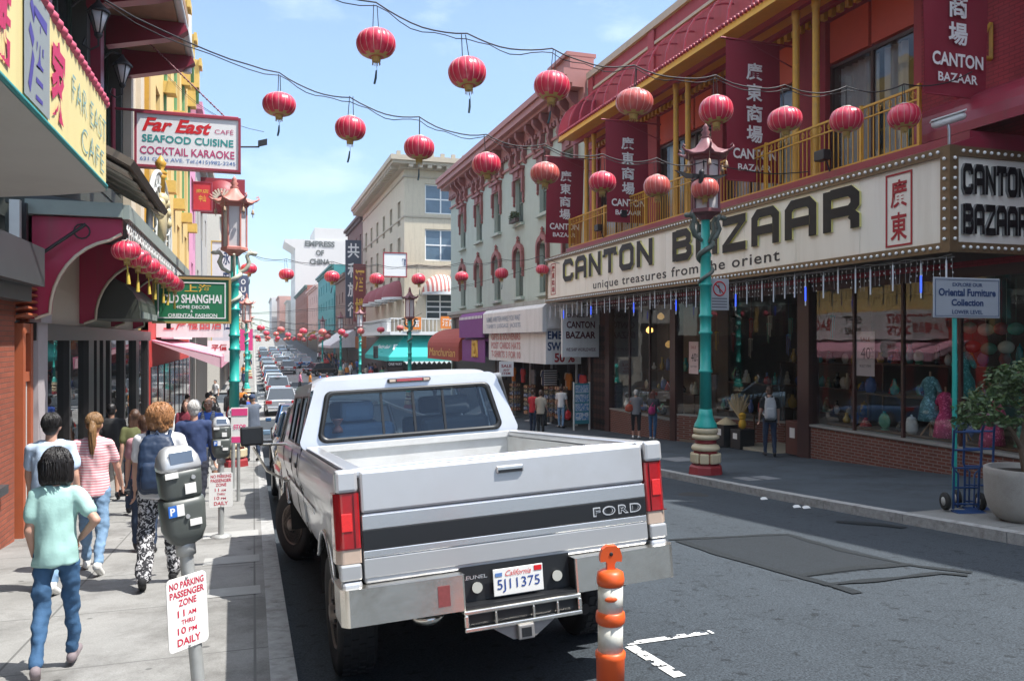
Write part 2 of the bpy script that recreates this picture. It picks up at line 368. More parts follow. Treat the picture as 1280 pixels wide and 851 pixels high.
def asphalt(name, base, lo=.55, hi=1.45, patchy=.5, crack=True):
    m, n, l, p = _nodes(name); p.inputs['Roughness'].default_value = .85; p.inputs['Specular IOR Level'].default_value = .35
    geo = n.new('ShaderNodeNewGeometry')
    a = n.new('ShaderNodeTexNoise'); a.inputs['Scale'].default_value = .55; a.inputs['Detail'].default_value = 8; a.inputs['Roughness'].default_value = .65
    b = n.new('ShaderNodeTexNoise'); b.inputs['Scale'].default_value = 75; b.inputs['Detail'].default_value = 3
    mpn = n.new('ShaderNodeMapping'); mpn.inputs['Scale'].default_value = (1, .25, 1); l.new(geo.outputs['Position'], mpn.inputs[0])
    l.new(mpn.outputs[0], a.inputs['Vector']); l.new(geo.outputs['Position'], b.inputs['Vector'])
    m1 = n.new('ShaderNodeMixRGB'); m1.inputs[1].default_value = (*[c*lo for c in base], 1); m1.inputs[2].default_value = (*[c*hi for c in base], 1); l.new(a.outputs['Fac'], m1.inputs[0])
    r = n.new('ShaderNodeMapRange'); r.inputs['From Min'].default_value = .3; r.inputs['From Max'].default_value = .7; r.inputs['To Min'].default_value = .45; r.inputs['To Max'].default_value = 1.55; l.new(b.outputs['Fac'], r.inputs[0])
    m2 = n.new('ShaderNodeMixRGB'); m2.blend_type = 'MULTIPLY'; m2.inputs[0].default_value = 1; l.new(m1.outputs[0], m2.inputs[1]); l.new(r.outputs[0], m2.inputs[2]); out = m2.outputs[0]
    if crack:
        v = n.new('ShaderNodeTexVoronoi'); v.feature = 'DISTANCE_TO_EDGE'; v.inputs['Scale'].default_value = .55
        w = n.new('ShaderNodeTexNoise'); w.inputs['Scale'].default_value = 2; w.inputs['Detail'].default_value = 5; l.new(geo.outputs['Position'], w.inputs['Vector'])
        ad = n.new('ShaderNodeVectorMath'); ad.operation = 'MULTIPLY_ADD'; ad.inputs[1].default_value = (.8,.8,.8); l.new(w.outputs['Color'], ad.inputs[0]); l.new(geo.outputs['Position'], ad.inputs[2]); l.new(ad.outputs[0], v.inputs['Vector'])
        rr = n.new('ShaderNodeValToRGB'); rr.color_ramp.elements[0].position = .0; rr.color_ramp.elements[1].position = .008; rr.color_ramp.elements[0].color = (.72,.72,.72,1); l.new(v.outputs['Distance'], rr.inputs[0])
        sp = n.new('ShaderNodeTexNoise'); sp.inputs['Scale'].default_value = 9; sp.inputs['Detail'].default_value = 2; l.new(geo.outputs['Position'], sp.inputs['Vector'])
        sr = n.new('ShaderNodeValToRGB'); sr.color_ramp.elements[0].position = .30; sr.color_ramp.elements[1].position = .38; sr.color_ramp.elements[0].color = (.5,.5,.5,1); l.new(sp.outputs['Fac'], sr.inputs[0])
        m3 = n.new('ShaderNodeMixRGB'); m3.blend_type = 'MULTIPLY'; m3.inputs[0].default_value = 1; l.new(out, m3.inputs[1]); l.new(rr.outputs[0], m3.inputs[2])
        m4 = n.new('ShaderNodeMixRGB'); m4.blend_type = 'MULTIPLY'; m4.inputs[0].default_value = 1; l.new(m3.outputs[0], m4.inputs[1]); l.new(sr.outputs[0], m4.inputs[2]); out = m4.outputs[0]
    l.new(out, p.inputs['Base Color'])
    bp = n.new('ShaderNodeBump'); bp.inputs['Strength'].default_value = .6; bp.inputs['Distance'].default_value = .006; l.new(b.outputs['Fac'], bp.inputs['Height']); l.new(bp.outputs[0], p.inputs['Normal'])
    MATS[name] = m
    return m
def paving(name, base, pitch_y=1.55, pitch_x=1.6, x_off=0, joint=.35, stain=.35):
    m, n, l, p = _nodes(name); p.inputs['Roughness'].default_value = .8; p.inputs['Specular IOR Level'].default_value = .3
    geo = n.new('ShaderNodeNewGeometry'); s = n.new('ShaderNodeSeparateXYZ'); l.new(geo.outputs['Position'], s.inputs[0])
    a = n.new('ShaderNodeTexNoise'); a.inputs['Scale'].default_value = 1.1; a.inputs['Detail'].default_value = 9; a.inputs['Roughness'].default_value = .68; l.new(geo.outputs['Position'], a.inputs['Vector'])
    b = n.new('ShaderNodeTexNoise'); b.inputs['Scale'].default_value = 110; l.new(geo.outputs['Position'], b.inputs['Vector'])
    m1 = n.new('ShaderNodeMixRGB'); m1.inputs[1].default_value = (*[c*.5 for c in base], 1); m1.inputs[2].default_value = (*[c*1.42 for c in base], 1); l.new(a.outputs['Fac'], m1.inputs[0])
    r = n.new('ShaderNodeMapRange'); r.inputs['From Min'].default_value = .3; r.inputs['From Max'].default_value = .7; r.inputs['To Min'].default_value = .85; r.inputs['To Max'].default_value = 1.15; l.new(b.outputs['Fac'], r.inputs[0])
    m2 = n.new('ShaderNodeMixRGB'); m2.blend_type = 'MULTIPLY'; m2.inputs[0].default_value = 1; l.new(m1.outputs[0], m2.inputs[1]); l.new(r.outputs[0], m2.inputs[2]); out = m2.outputs[0]
    g_ = n.new('ShaderNodeTexNoise'); g_.inputs['Scale'].default_value = .8; g_.inputs['Detail'].default_value = 10; g_.inputs['Roughness'].default_value = .75; l.new(geo.outputs['Position'], g_.inputs['Vector'])
    gr = n.new('ShaderNodeValToRGB'); gr.color_ramp.elements[0].position = .36; gr.color_ramp.elements[1].position = .52; gr.color_ramp.elements[0].color = (.62,.61,.6,1); l.new(g_.outputs['Fac'], gr.inputs[0])
    m9 = n.new('ShaderNodeMixRGB'); m9.blend_type = 'MULTIPLY'; m9.inputs[0].default_value = 1; l.new(out, m9.inputs[1]); l.new(gr.outputs[0], m9.inputs[2]); out = m9.outputs[0]
    # gum spots and stains
    sp = n.new('ShaderNodeTexVoronoi'); sp.inputs['Scale'].default_value = 3.2; l.new(geo.outputs['Position'], sp.inputs['Vector'])
    sr = n.new('ShaderNodeValToRGB'); sr.color_ramp.elements[0].position = .07; sr.color_ramp.elements[1].position = .1; sr.color_ramp.elements[0].color = (1-stain,)*3 + (1,); l.new(sp.outputs['Distance'], sr.inputs[0])
    m3 = n.new('ShaderNodeMixRGB'); m3.blend_type = 'MULTIPLY'; m3.inputs[0].default_value = 1; l.new(out, m3.inputs[1]); l.new(sr.outputs[0], m3.inputs[2]); out = m3.outputs[0]
    for axis, pitch, o in (('Y', pitch_y, 0.3), ('X', pitch_x, x_off)):
        ad = n.new('ShaderNodeMath'); ad.operation = 'ADD'; ad.inputs[1].default_value = o + 400*pitch; l.new(s.outputs[axis], ad.inputs[0])
        d = n.new('ShaderNodeMath'); d.operation = 'DIVIDE'; d.inputs[1].default_value = pitch; l.new(ad.outputs[0], d.inputs[0])
        fr = n.new('ShaderNodeMath'); fr.operation = 'FRACT'; l.new(d.outputs[0], fr.inputs[0])
        lt = n.new('ShaderNodeMath'); lt.operation = 'LESS_THAN'; lt.inputs[1].default_value = .018/pitch; l.new(fr.outputs[0], lt.inputs[0])
        mm = n.new('ShaderNodeMixRGB'); mm.inputs[2].default_value = (*[c*joint for c in base], 1); l.new(lt.outputs[0], mm.inputs[0]); l.new(out, mm.inputs[1]); out = mm.outputs[0]
    l.new(out, p.inputs['Base Color'])
    bp = n.new('ShaderNodeBump'); bp.inputs['Strength'].default_value = .35; bp.inputs['Distance'].default_value = .004; l.new(b.outputs['Fac'], bp.inputs['Height']); l.new(bp.outputs[0], p.inputs['Normal'])
    MATS[name] = m
    return m

ROADM = asphalt('asphalt', (.041, .051, .061))
PATCHM = asphalt('patch_asphalt', (.018, .023, .028), crack=False)
SEALM = asphalt('crack_seal', (.014, .018, .021), crack=False)
PAVE_L = paving('concrete_paving', (.275, .272, .26), x_off=.0, joint=.5, stain=.5)
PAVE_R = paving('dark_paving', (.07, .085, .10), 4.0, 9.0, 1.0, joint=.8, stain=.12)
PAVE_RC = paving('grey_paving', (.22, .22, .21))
KERBM = M('kerb_stone', (.36, .36, .35), .85, var=.45, scale=14, bump=.8, bscale=70, dirt=.6)
GROUNDM = asphalt('ground_asphalt', (.10, .10, .10), crack=False)
WHITEPAINT = M('road_paint', (.72, .73, .72), .75, var=.12, scale=20, dirt=.75, dirtcol=(.09, .09, .09))

mb = strip(-900, 900, -KERB - .03, -80, 800, 4, 8); structure(mb, 'ground', GROUNDM)
mb = strip(KL, KR, -KERB, -20, 700, 1.2, 14, True); structure(mb, 'road', ROADM)
mb = MB(); xs = [KR, 30, 80, 200]; 
for a, b in ((KR, 160), (-160, KL)): mb.add([(a, CX0, road(CX0)), (b, CX0, road(CX0)), (b, CX1, road(CX1)), (a, CX1, road(CX1))], [(0, 1, 2, 3)])
structure(mb, 'cross_road', ROADM)
def pave(x0, x1, nm, m):
    for i, (a, b) in enumerate(((-20, CX0 - .2), (CX1 + .2, 700))):
        structure(strip(x0, x1, 0, a, b, 1.2, 2), nm, m)
pave(-14, KL - .16, 'pavement_left', PAVE_L)
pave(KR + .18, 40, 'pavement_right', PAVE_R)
def kerb(x0, x1, nm, side):
    for a, b in ((-20, CX0 - .2), (CX1 + .2, 400)):
        mb = MB(); y = a
        while y < b - .1:
            e = min(b, y + 1.6); n = 3
            for k in range(n):
                p, q = y + .006 + (e - y - .012)*k/n, y + .006 + (e - y - .012)*(k+1)/n
                r0 = .012 if side > 0 else 0
                xa, xb = x0, x1
                vs = [(xa, p, g(p) - .3), (xb, p, g(p) - .3), (xb, p, g(p) + .004), (xa, p, g(p) + .004), (xa, q, g(q) - .3), (xb, q, g(q) - .3), (xb, q, g(q) + .004), (xa, q, g(q) + .004)]
                fs = [(2, 3, 7, 6), (1, 2, 6, 5), (3, 0, 4, 7)]
                if k == 0: fs.append((0, 1, 2, 3))
                if k == n-1: fs.append((4, 7, 6, 5))
                mb.add(vs, fs)
            y = e
        structure(mb, nm, KERBM)
kerb(KL - .16, KL, 'kerb_left', 1); kerb(KR, KR + .18, 'kerb_right', -1)
# lighter pavement near the planter, and the pale inset slabs along both kerbs
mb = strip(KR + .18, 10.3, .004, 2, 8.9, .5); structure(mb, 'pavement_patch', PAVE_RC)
mb = MB()
for (px, py), (w, d) in {(936, 601): (.55, .6), (962, 602): (0, 0)}.items():
    if w:
        for k in range(2):
            p = onG(px + 0, py) ; x0 = p.x + k*.42
            mb.add([(x0, p.y, g(p.y)+.005), (x0+.34, p.y, g(p.y)+.005), (x0+.34, p.y+d, g(p.y+d)+.005), (x0, p.y+d, g(p.y+d)+.005)], [(0,1,2,3)])
p = onG(845, 577)
mb.add([(p.x, p.y, g(p.y)+.005), (p.x+.75, p.y, g(p.y)+.005), (p.x+.75, p.y+1.0, g(p.y+1)+.005), (p.x, p.y+1.0, g(p.y+1)+.005)], [(0,1,2,3)])
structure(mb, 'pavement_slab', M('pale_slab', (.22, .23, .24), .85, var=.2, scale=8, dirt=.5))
mb = MB()
for Y0, x0, x1, d in ((9.15, -.52, .06, .42), (10.9, -.62, .06, .5), (7.6, -.4, .06, .35)):
    mb.add([(x0, Y0, g(Y0)+.005), (x1, Y0, g(Y0)+.005), (x1, Y0+d, g(Y0+d)+.005), (x0, Y0+d, g(Y0+d)+.005)], [(0,1,2,3)])
structure(mb, 'pavement_slab', M('pale_slab_left', (.36, .36, .345), .85, var=.15, scale=8))
def road_poly(pts, name, m, off=.004):
    mb = MB(); P = [onR(x, y) for x, y in pts]
    c = sum(P, Vector())/len(P); K = 6; n = len(P); ring_ = []
    for i in range(n):
        for k in range(K): ring_.append(P[i].lerp(P[(i+1) % n], k/K))
    m_ = len(ring_); vs = [(p.x, p.y, road(p.y, p.x) + off) for f in (1, .66, .33) for p in [c.lerp(q, f) for q in ring_]] + [(c.x, c.y, road(c.y, c.x) + off)]
    mb.add(vs, [(r*m_+i, r*m_+(i+1) % m_, (r+1)*m_+(i+1) % m_, (r+1)*m_+i) for r in range(2) for i in range(m_)] + [(2*m_+i, 2*m_+(i+1) % m_, 3*m_) for i in range(m_)])
    return structure(mb, name, m)
def seal_line(pts, w, name, off=.008):
    mb = MB(); P = [onR(x, y) for x, y in pts]; Q = []
    for a, b in zip(P, P[1:]):
        n = max(2, int((b - a).length/.12))
        for k in range(n): Q.append(a.lerp(b, k/n))
    Q.append(P[-1]); L = []
    for i, p in enumerate(Q):
        t = (Q[min(i+1, len(Q)-1)] - Q[max(i-1, 0)]); t.z = 0; t.normalize(); nn = Vector((-t.y, t.x, 0))
        ww = w*(1 + .7*noise.noise(p*3)); c = p + nn*.03*noise.noise(p*2 + Vector((5, 0, 0)))
        for s in (-1, 1): q = c + nn*s*ww; L.append((q.x, q.y, road(q.y, q.x) + off))
    mb.add(L, [(2*i, 2*i+1, 2*i+3, 2*i+2) for i in range(len(Q)-1)]); return structure(mb, name, SEALM)
road_poly([(848, 676), (960, 667), (985, 668), (1140, 706), (1000, 722)], 'road_patch', PATCHM)
seal_line([(836, 675), (900, 672), (985, 668), (1050, 688), (1140, 707), (1215, 716)], .045, 'road_seal')
seal_line([(848, 676), (920, 699), (1000, 721), (1072, 742)], .055, 'road_seal', .009)
seal_line([(1000, 720), (1070, 710), (1140, 706)], .05, 'road_seal', .010)
seal_line([(1030, 732), (1100, 725), (1175, 717), (1210, 720)], .045, 'road_seal', .011)
seal_line([(1045, 652), (1100, 656), (1130, 660)], .12, 'road_seal', .010)
# manhole, and litter by the far kerb
p = onR(867, 619); mb = MB(); mb.lathe([(.01, road(p.y,p.x)+.008), (.26, road(p.y,p.x)+.009)], (p.x, p.y, 0), 20)
structure(mb, 'manhole_cover', M('manhole_iron', (.03, .03, .03), .7))
# worn white parking bracket
def mark(p0, p1, w, name):
    a, b = onR(*p0), onR(*p1); t = (b - a); t.z = 0; L = t.length; t.normalize(); n = Vector((-t.y, t.x, 0)); mb = MB(); rnd = random.Random(3)
    k = int(L/.022); W = 6
    for i in range(k):
        for j in range(W):
            u, v = L*i/k, w*(j/W - .5); c = a + t*u + n*v
            if noise.noise(Vector((c.x*14, c.y*14, 3))) + .35*noise.noise(Vector((c.x*45, c.y*45, 1))) > .28: continue
            q = [a + t*(u + du*L/k) + n*(v + dv*w/W) for du, dv in ((0,0),(1,0),(1,1),(0,1))]
            mb.add([(z.x, z.y, road(z.y, z.x) + .006) for z in q], [(0,1,2,3)])
    return structure(mb, name, WHITEPAINT)
mark((783, 805), (890, 790), .075, 'road_marking'); mark((788, 808), (850, 846), .085, 'road_marking')
# crosswalks at the cross street
mb = MB()
for y in (CX0 - 3.0, CX0 - .8, CX1 + .8, CX1 + 3.0):
    N = 16; xs = [KL+.1 + (KR-KL-.2)*k/N for k in range(N+1)]; mb.add([(x, yy, road(yy, x)+.009) for yy in (y, y+.4) for x in xs], [(k, k+1, N+2+k, N+1+k) for k in range(N)])
structure(mb, 'crosswalk', WHITEPAINT)
mb = strip(KL + .02, 4.1, -KERB + .004, CX0 - 14, CX1 - 4, 1.2, 7, True); structure(mb, 'concrete_lane', paving('lane_concrete', (.30, .30, .29), 4, 30))
mb = strip(KL + .02, KR - .02, -KERB + .005, CX1 + 14, 400, 1.5, 10, True); structure(mb, 'concrete_lane', MATS['lane_concrete'])
# ------------------------------------------------------------------ materials of the right side
REDWALL = M('red_painted_stucco', (.30, .025, .035), .65, var=.18, scale=5, bump=.15, bscale=30, dirt=.45, streak=True, dirtcol=(.10,.02,.02))
REDBRICK = brick('red_painted_brick', (.30,.022,.035), (.24,.018,.028), (.18,.012,.02), 'x', .22, .075, .01)
MAROON = M('maroon_metal', (.24, .022, .045), .38, var=.2, scale=4, dirt=.4, streak=True, dirtcol=(.13,.05,.05))
MAROONTRIM = M('maroon_trim', (.30, .03, .055), .5, var=.1)
ORANGERED = M('orange_red_panel', (.50, .055, .02), .55, var=.1)
GOLDP = M('gold_paint', (.55, .30, .035), .45, var=.12, scale=9, dirt=.25)
SOFFIT = M('yellow_soffit', (.74, .40, .045), .6, var=.1, scale=3, dirt=.15)
CREAM = M('cream_acrylic', (.80, .77, .68), .3, var=.06, scale=1.2, dirt=.42, dirtcol=(.48,.43,.33), streak=True)
BRONZE = M('bronze_trim', (.17, .115, .06), .45, metal=.3, var=.2, scale=20)
BLACKG = M('black_gloss', (.008, .009, .01), .45, spec=.25, var=.1)
YELLOWEDGE = M('yellow_edge', (.62, .58, .22), .4, var=.05)
REDINK = M('red_ink', (.34, .012, .018), .5, var=.1)
BLACKINK = M('black_ink', (.012, .013, .015), .5)
NAVYINK = M('navy_ink', (.02, .05, .14), .5)
WHITEINK = M('white_ink', (.82, .82, .80), .5, var=.04)
BROWNPOST = M('dark_brown_post', (.055, .022, .018), .45, var=.2, scale=4)
SHOPBRICK = brick('red_brown_brick', (.16,.045,.028), (.12,.035,.022), (.20,.15,.13), 'x', .21, .07, .011)
SHOPBRICKY = brick('red_brown_brick_return', (.16,.045,.028), (.12,.035,.022), (.20,.15,.13), 'y', .21, .07, .011)
SHOPGLASS = glass('shop_glass', (.88,.91,.90), 1.5)
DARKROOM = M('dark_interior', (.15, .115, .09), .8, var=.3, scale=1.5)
SHELF = M('shelf_wood', (.10, .055, .03), .6, var=.25, scale=5)
WINDARK = M('window_dark', (.03, .04, .048), .06, var=.4, scale=1.2, spec=.7)
CURTAIN = M('pale_curtain', (.42, .42, .40), .8, var=.2, scale=4)
CHROME = M('chrome', (.75, .75, .76), .12, metal=1, var=.05)
STEEL = M('grey_steel', (.40, .41, .42), .4, metal=.8, var=.12, scale=12, dirt=.2)
BLACKM = M('black_metal', (.018, .018, .02), .5, var=.15)
BULB = M('clear_bulb', (.85, .85, .82), .12, spec=.8)
BANNERM = M('maroon_cloth', (.25, .015, .035), .8, var=.1, scale=2, bump=.1, bscale=9)
WOODD = M('dark_wood', (.06, .035, .025), .6, var=.3, scale=3)

RF = Facade('x', FR, -1)

# block letters with mitred strokes
GLY = {'C': ([[(.9,.66),(.9,.76),(.76,.9),(.24,.9),(.1,.76),(.1,.24),(.24,.1),(.76,.1),(.9,.24),(.9,.34)]], []),
       'A': ([[(.1,0),(.1,.76),(.24,.9),(.76,.9),(.9,.76),(.9,0)], [(.2,.42),(.8,.42)]], []),
       'N': ([[(.1,0),(.1,1)], [(.9,0),(.9,1)]], [[(.2,.96),(.2,.66),(.8,.04),(.8,.34)]]),
       'T': ([[(0,.9),(1,.9)], [(.5,.8),(.5,0)], [(.05,.8),(.05,.68)], [(.95,.8),(.95,.68)]], []),
       'O': ([[(.5,.9),(.24,.9),(.1,.76),(.1,.24),(.24,.1),(.76,.1),(.9,.24),(.9,.76),(.76,.9),(.5,.9)]], []),
       'B': ([[(.1,0),(.1,1)], [(.2,.9),(.72,.9),(.86,.78),(.86,.64),(.74,.53),(.2,.53)], [(.78,.44),(.9,.35),(.9,.22),(.77,.1),(.2,.1)]], []),
       'Z': ([[(0,.9),(1,.9)], [(0,.1),(1,.1)]], [[(.72,.8),(1,.8),(.28,.2),(0,.2)]]),
       'R': ([[(.1,0),(.1,1)], [(.2,.9),(.76,.9),(.9,.77),(.9,.57),(.76,.44),(.2,.44)], [(.78,.36),(.9,.26),(.9,0)]], [])}
def block_word(mb, word, o, right, up, w, h, depth, frac=.80, sw=.25, mf=0, me=1):
    o, right, up = Vector(o), Vector(right).normalized(), Vector(up).normalized(); nrm = right.cross(up); n = len(word); pitch = w/n*(1 + (1-frac)/n); lw = pitch*frac
    for i, ch in enumerate(word):
        st, po = GLY[ch]; base = o + right*(pitch*i); dd = 0
        P = lambda q, d: base + right*(q[0]*lw) + up*(q[1]*h) + nrm*d
        polys = [list(q) for q in po]
        for line in st:
            hw = sw/2; k = len(line); L = []; Rr = []
            for a in range(k):
                p = Vector(line[a]); pr = Vector(line[a-1]) if a else None; nx = Vector(line[a+1]) if a < k-1 else None
                t1 = (p - pr).normalized() if pr is not None else (nx - p).normalized(); t2 = (nx - p).normalized() if nx is not None else t1
                n1 = Vector((-t1.y, t1.x)); n2 = Vector((-t2.y, t2.x)); mm = (n1 + n2).normalized(); sc = hw/max(.5, mm.dot(n1))
                L.append(p + mm*sc); Rr.append(p - mm*sc)
            for a in range(k-1):
                for q in ([L[a], Rr[a], Rr[a+1], L[a+1]],):
                    mb.add([P(v, depth + dd) for v in q], [(0,1,2,3)], mf)
                mb.add([P(L[a], depth+dd), P(L[a+1], depth+dd), P(L[a+1], 0), P(L[a], 0)], [(0,1,2,3)], me)
                mb.add([P(Rr[a+1], depth+dd), P(Rr[a], depth+dd), P(Rr[a], 0), P(Rr[a+1], 0)], [(0,1,2,3)], me)
            for a in (0, k-1): mb.add([P(L[a], depth+dd), P(Rr[a], depth+dd), P(Rr[a], 0), P(L[a], 0)], [(0,1,2,3) if a else (3,2,1,0)], me)
            dd += .002
        for q in polys:
            mb.add([P(v, depth + dd) for v in q], [list(range(len(q)))], mf)
            for a in range(len(q)):
                b = (a+1) % len(q); mb.add([P(q[a], depth+dd), P(q[b], depth+dd), P(q[b], 0), P(q[a], 0)], [(0,1,2,3)], me)

# ------------------------------------------------------------------ the bazaar building
B0, B1 = 8.0, 30.0
baz = thing('bazaar_building', 'red two storey bazaar building with maroon curved roof, yellow soffit and balcony', 'building', (FR, 20, g(20)))
ops = [(13.2,15.9,5.45,9.3), (17.0,20.3,5.45,9.3), (20.9,24.3,5.45,9.3), (25.2,29.2,5.45,9.3)]
mb = MB(); RF.wall(mb, 13.0, B1, 3.1, 12.3, ops, .25, 0); RF.wall(mb, B0, 13.0, 3.1, 12.3, [], .2, 1)
mb.box(13.28, 30, B1 - .3, B1 - .02, -4, 12.29, 0); mb.box(13.28, 30, B0, B0 + .3, -4, 12.29, 0); mb.box(13.3, 30, B0 + .3, B1 - .3, 12.0, 12.25, 0)
mb.build('wall', [REDWALL, REDBRICK], baz)
mb = MB(); RF.box(mb, B0, B1 + .05, 12.3, 12.55, -.12, .35, 0); RF.box(mb, B0, B1, 11.75, 11.85, -.05, -.003, 0)
mb.build('parapet_cap', M('pale_coping', (.42, .34, .26), .7, var=.2), baz)
mb = MB()
for y in (29.75, 24.6, 16.4): RF.box(mb, y-.22, y+.22, 9.4, 12.28, -.07, -.003)
mb.build('pilaster', REDWALL, baz)
# maroon curved roof over the balcony
A0, A1, AX = 9.0, 29.3, 11.4
prof = [(AX + (FR - .02 - AX)*(1 - math.cos(a)), 9.72 + 1.5*math.sin(a)) for a in [math.pi/2*k/7 for k in range(8)]]
mb = MB(); ny = int((A1 - A0)/1.02)
for i in range(ny):
    y0, y1 = A0 + (A1-A0)*i/ny, A0 + (A1-A0)*(i+1)/ny
    mb.add([(x, y, z) for y in (y0, y1) for x, z in prof], [(k, k+1, 9+k-1+0, 8+k) for k in range(7)], 0, True)
for i in range(ny+1):
    y = A0 + (A1-A0)*i/ny
    for k in range(7):
        (x0, z0), (x1, z1) = prof[k], prof[k+1]; d = Vector((x1-x0, 0, z1-z0)); c = Vector(((x0+x1)/2, y, (z0+z1)/2)); nn = Vector((-d.z, 0, d.x)).normalized()
        mb.obox(c + nn*.025, d/2, (0, .016, 0), nn*.022)
mb.prism([(x, A1, z) for x, z in prof] + [(FR-.02, A1, 9.72)], (0, .03, 0))
mb.build('awning_roof', MAROON, baz, weld=False)
mb = MB()
for i in range(int((A1-A0)/.16)):
    y = A0 + .08 + i*.16; mb.lathe([(.03,-.05),(.055,-.03),(.055,.05),(.03,.06)], (AX - .03, y, 9.70), 6)
mb.build('eave_trim', MAROONTRIM, baz)
mb = MB(); mb.box(AX, FR - .003, A0, A1, 9.56, 9.66); mb.box(AX - .02, AX + .10, A0, A1, 9.48, 9.56, 0)
mb.build('soffit', SOFFIT, baz)
mb = MB(); mb.box(12.0, 12.14, A0, A1, 9.40, 9.557); mb.box(12.72, 12.84, A0, A1, 9.44, 9.557)
mb.build('soffit_beam', MAROONTRIM, baz)
mb = MB()
for i in range(70): 
    y = 10 + i*.275; mb.box(12.86, 12.98, y, y + .12, 9.3, 9.5)
mb.build('dentil_moulding', GOLDP, baz)
for (y) in (28.2, 27.5, 21.4, 20.7, 15.8, 15.1):
    mb = MB(); mb.lathe([(.11, 5.2), (.11, 5.35), (.085, 5.4), (.08, 9.2), (.10, 9.25), (.10, 9.42)], (12.1, y, 0), 12)
    mb.build('column', GOLDP, baz)
# upper windows
for (a0, a1, z0, z1) in ops:
    f = RF.window(baz, a0, a1, z0, 8.25, .2, BROWNPOST, SHOPGLASS, .07, cols=2 if a1 - a0 < 3 else 3)
    mb = MB(); k = 2 if a1 - a0 < 3 else 3
    for i in range(k): w = (a1-a0)/k; RF.box(mb, a0 + i*w + .05, a0 + (i+1)*w - .05, 8.3, 9.28, .1, .2)
    mb.build('transom_panel', ORANGERED, baz)
    w = (a1 - a0)/k
    for i in range(k):
        mb = MB(); b0, b1 = a0 + i*w + (.06 if i else w*.42), a0 + (i+1)*w - .08; n = int((b1-b0)/.04); vs = []
        for q in range(n+1):
            for z in (z0 + .02, 8.2): vs.append(RF.pos(b0 + (b1-b0)*q/n, z, .42 + .045*math.sin(q*1.15) + .02*math.sin(q*.37)))
        mb.add(vs, [(2*q, 2*q+1, 2*q+3, 2*q+2) for q in range(n)], 0, True); mb.build('curtain', CURTAIN, baz)
    mb = MB()
    for q in ((a0, a1, z0-.02, z0), (a0, a1, 8.25, 8.28)): RF.box(mb, *q, .24, 1.6)
    RF.box(mb, a0, a1, z0, 8.25, 1.6, 1.65); RF.box(mb, a0-.03, a0-.002, z0, 8.25, .26, 1.6); RF.box(mb, a1+.002, a1+.03, z0, 8.25, .26, 1.6); mb.build('upper_room', DARKROOM, baz)
# balcony
mb = MB(); mb.box(11.75, FR, 10.7, 29.4, 5.12, 5.32); mb.build('balcony_floor', MAROON, baz)
mb = MB()
def rail_run(mb, x, y0, y1, zb, zt, gap):
    mb.box(x-.022, x+.022, y0, y1, zt, zt+.045); mb.box(x-.02, x+.02, y0, y1, zt-.22, zt-.19); mb.box(x-.02, x+.02, y0, y1, zb, zb+.04)
    n = int((y1-y0)/gap)
    for i in range(n+1):
        y = y0 + (y1-y0)*i/n; mb.box(x-.009, x+.009, y-.009, y+.009, zb+.04, zt-.003)
        if i % 2 == 0 and i < n: mb.tube([(x, y + gap + .055*math.cos(q), zt - .095 + .055*math.sin(q)) for q in [2*math.pi*k/8 for k in range(9)]], .008, 4, 0, False)
rail_run(mb, 11.85, 11.9, 29.3, 5.34, 6.42, .145)
for y in (11.9, 13.4, 16.6, 19.7, 22.9, 26, 29.3): mb.box(11.82, 11.88, y-.03, y+.03, 5.32, 6.5)
mb.build('balcony_railing', GOLDP, baz)
# storefront: posts, brick stall risers, glass, shop room behind
mb = MB()
for (y0, y1) in ((10.45,10.65),(16.42,16.85),(22.95,23.3),(28.0,28.35),(29.75,30.0)): RF.box(mb, y0, y1, g(y0)-.6, 3.15, -.06, .25)
for (a, b, n) in ((10.65,16.42,4),(23.3,28.0,3)):
    for k in range(1, n): y = a + (b-a)*k/n; RF.box(mb, y-.03, y+.03, -.95 if a > 20 else -.4, 2.95, .02, .09)
RF.box(mb, 8.0, 30.0, 2.9, 3.16, .03, .22)
mb.build('door_post', BROWNPOST, baz)
for (a, b, z) in ((8, 16.42, -.40), (23.3, 28.0, -.93)):
    mb = MB(); RF.box(mb, a, b, -3.5, z, 0, .3); mb.build('brick_base', SHOPBRICK, baz)
e0, e1 = Vector((13.0, 22.95, 0)), Vector((14.7, 19.7, 0))
mb = MB(); d = (e1-e0).normalized(); nn = Vector((-d.y, d.x, 0))*-1
mb.prism([e0 + Vector((0,0,-3.5)), e1 + Vector((0,0,-3.5)), e1 + Vector((0,0,-.72)), e0 + Vector((0,0,-.72))], nn*-.2)
mb.build('entrance_brick_base', SHOPBRICKY, baz)
mb = MB()
for (a, b, z) in ((8, 16.42, -.40), (23.3, 28.0, -.93)): RF.box(mb, a, b, z, z+.05, -.04, .3)
mb.prism([e0 + Vector((0,0,-.715)), e1 + Vector((0,0,-.715)), e1 + Vector((0,0,-.66)), e0 + Vector((0,0,-.66))], nn*-.25)
mb.build('window_sill', M('stone_sill', (.3,.29,.27), .6), baz)
for (a, b, z) in ((8, 16.42, -.35), (23.3, 28.0, -.88)): mb = MB(); mb.face([RF.pos(a,z,.06), RF.pos(b,z,.06), RF.pos(b,2.9,.06), RF.pos(a,2.9,.06)]); mb.build('shop_window', SHOPGLASS, baz)
mb = MB(); mb.face([e0 + Vector((.02,0,-.66)), e1 + Vector((.02,0,-.66)), e1 + Vector((.02,0,2.9)), e0 + Vector((.02,0,2.9))])
mb.build('shop_window', SHOPGLASS, baz)
mb = MB(); mb.box(17.4, 17.5, 8.3, 29.7, -3, 3.1); mb.box(13.3, 17.4, 29.5, 29.7, -3, 3.1); mb.box(13.25, 17.5, 8.3, 29.7, 2.95, 3.05)
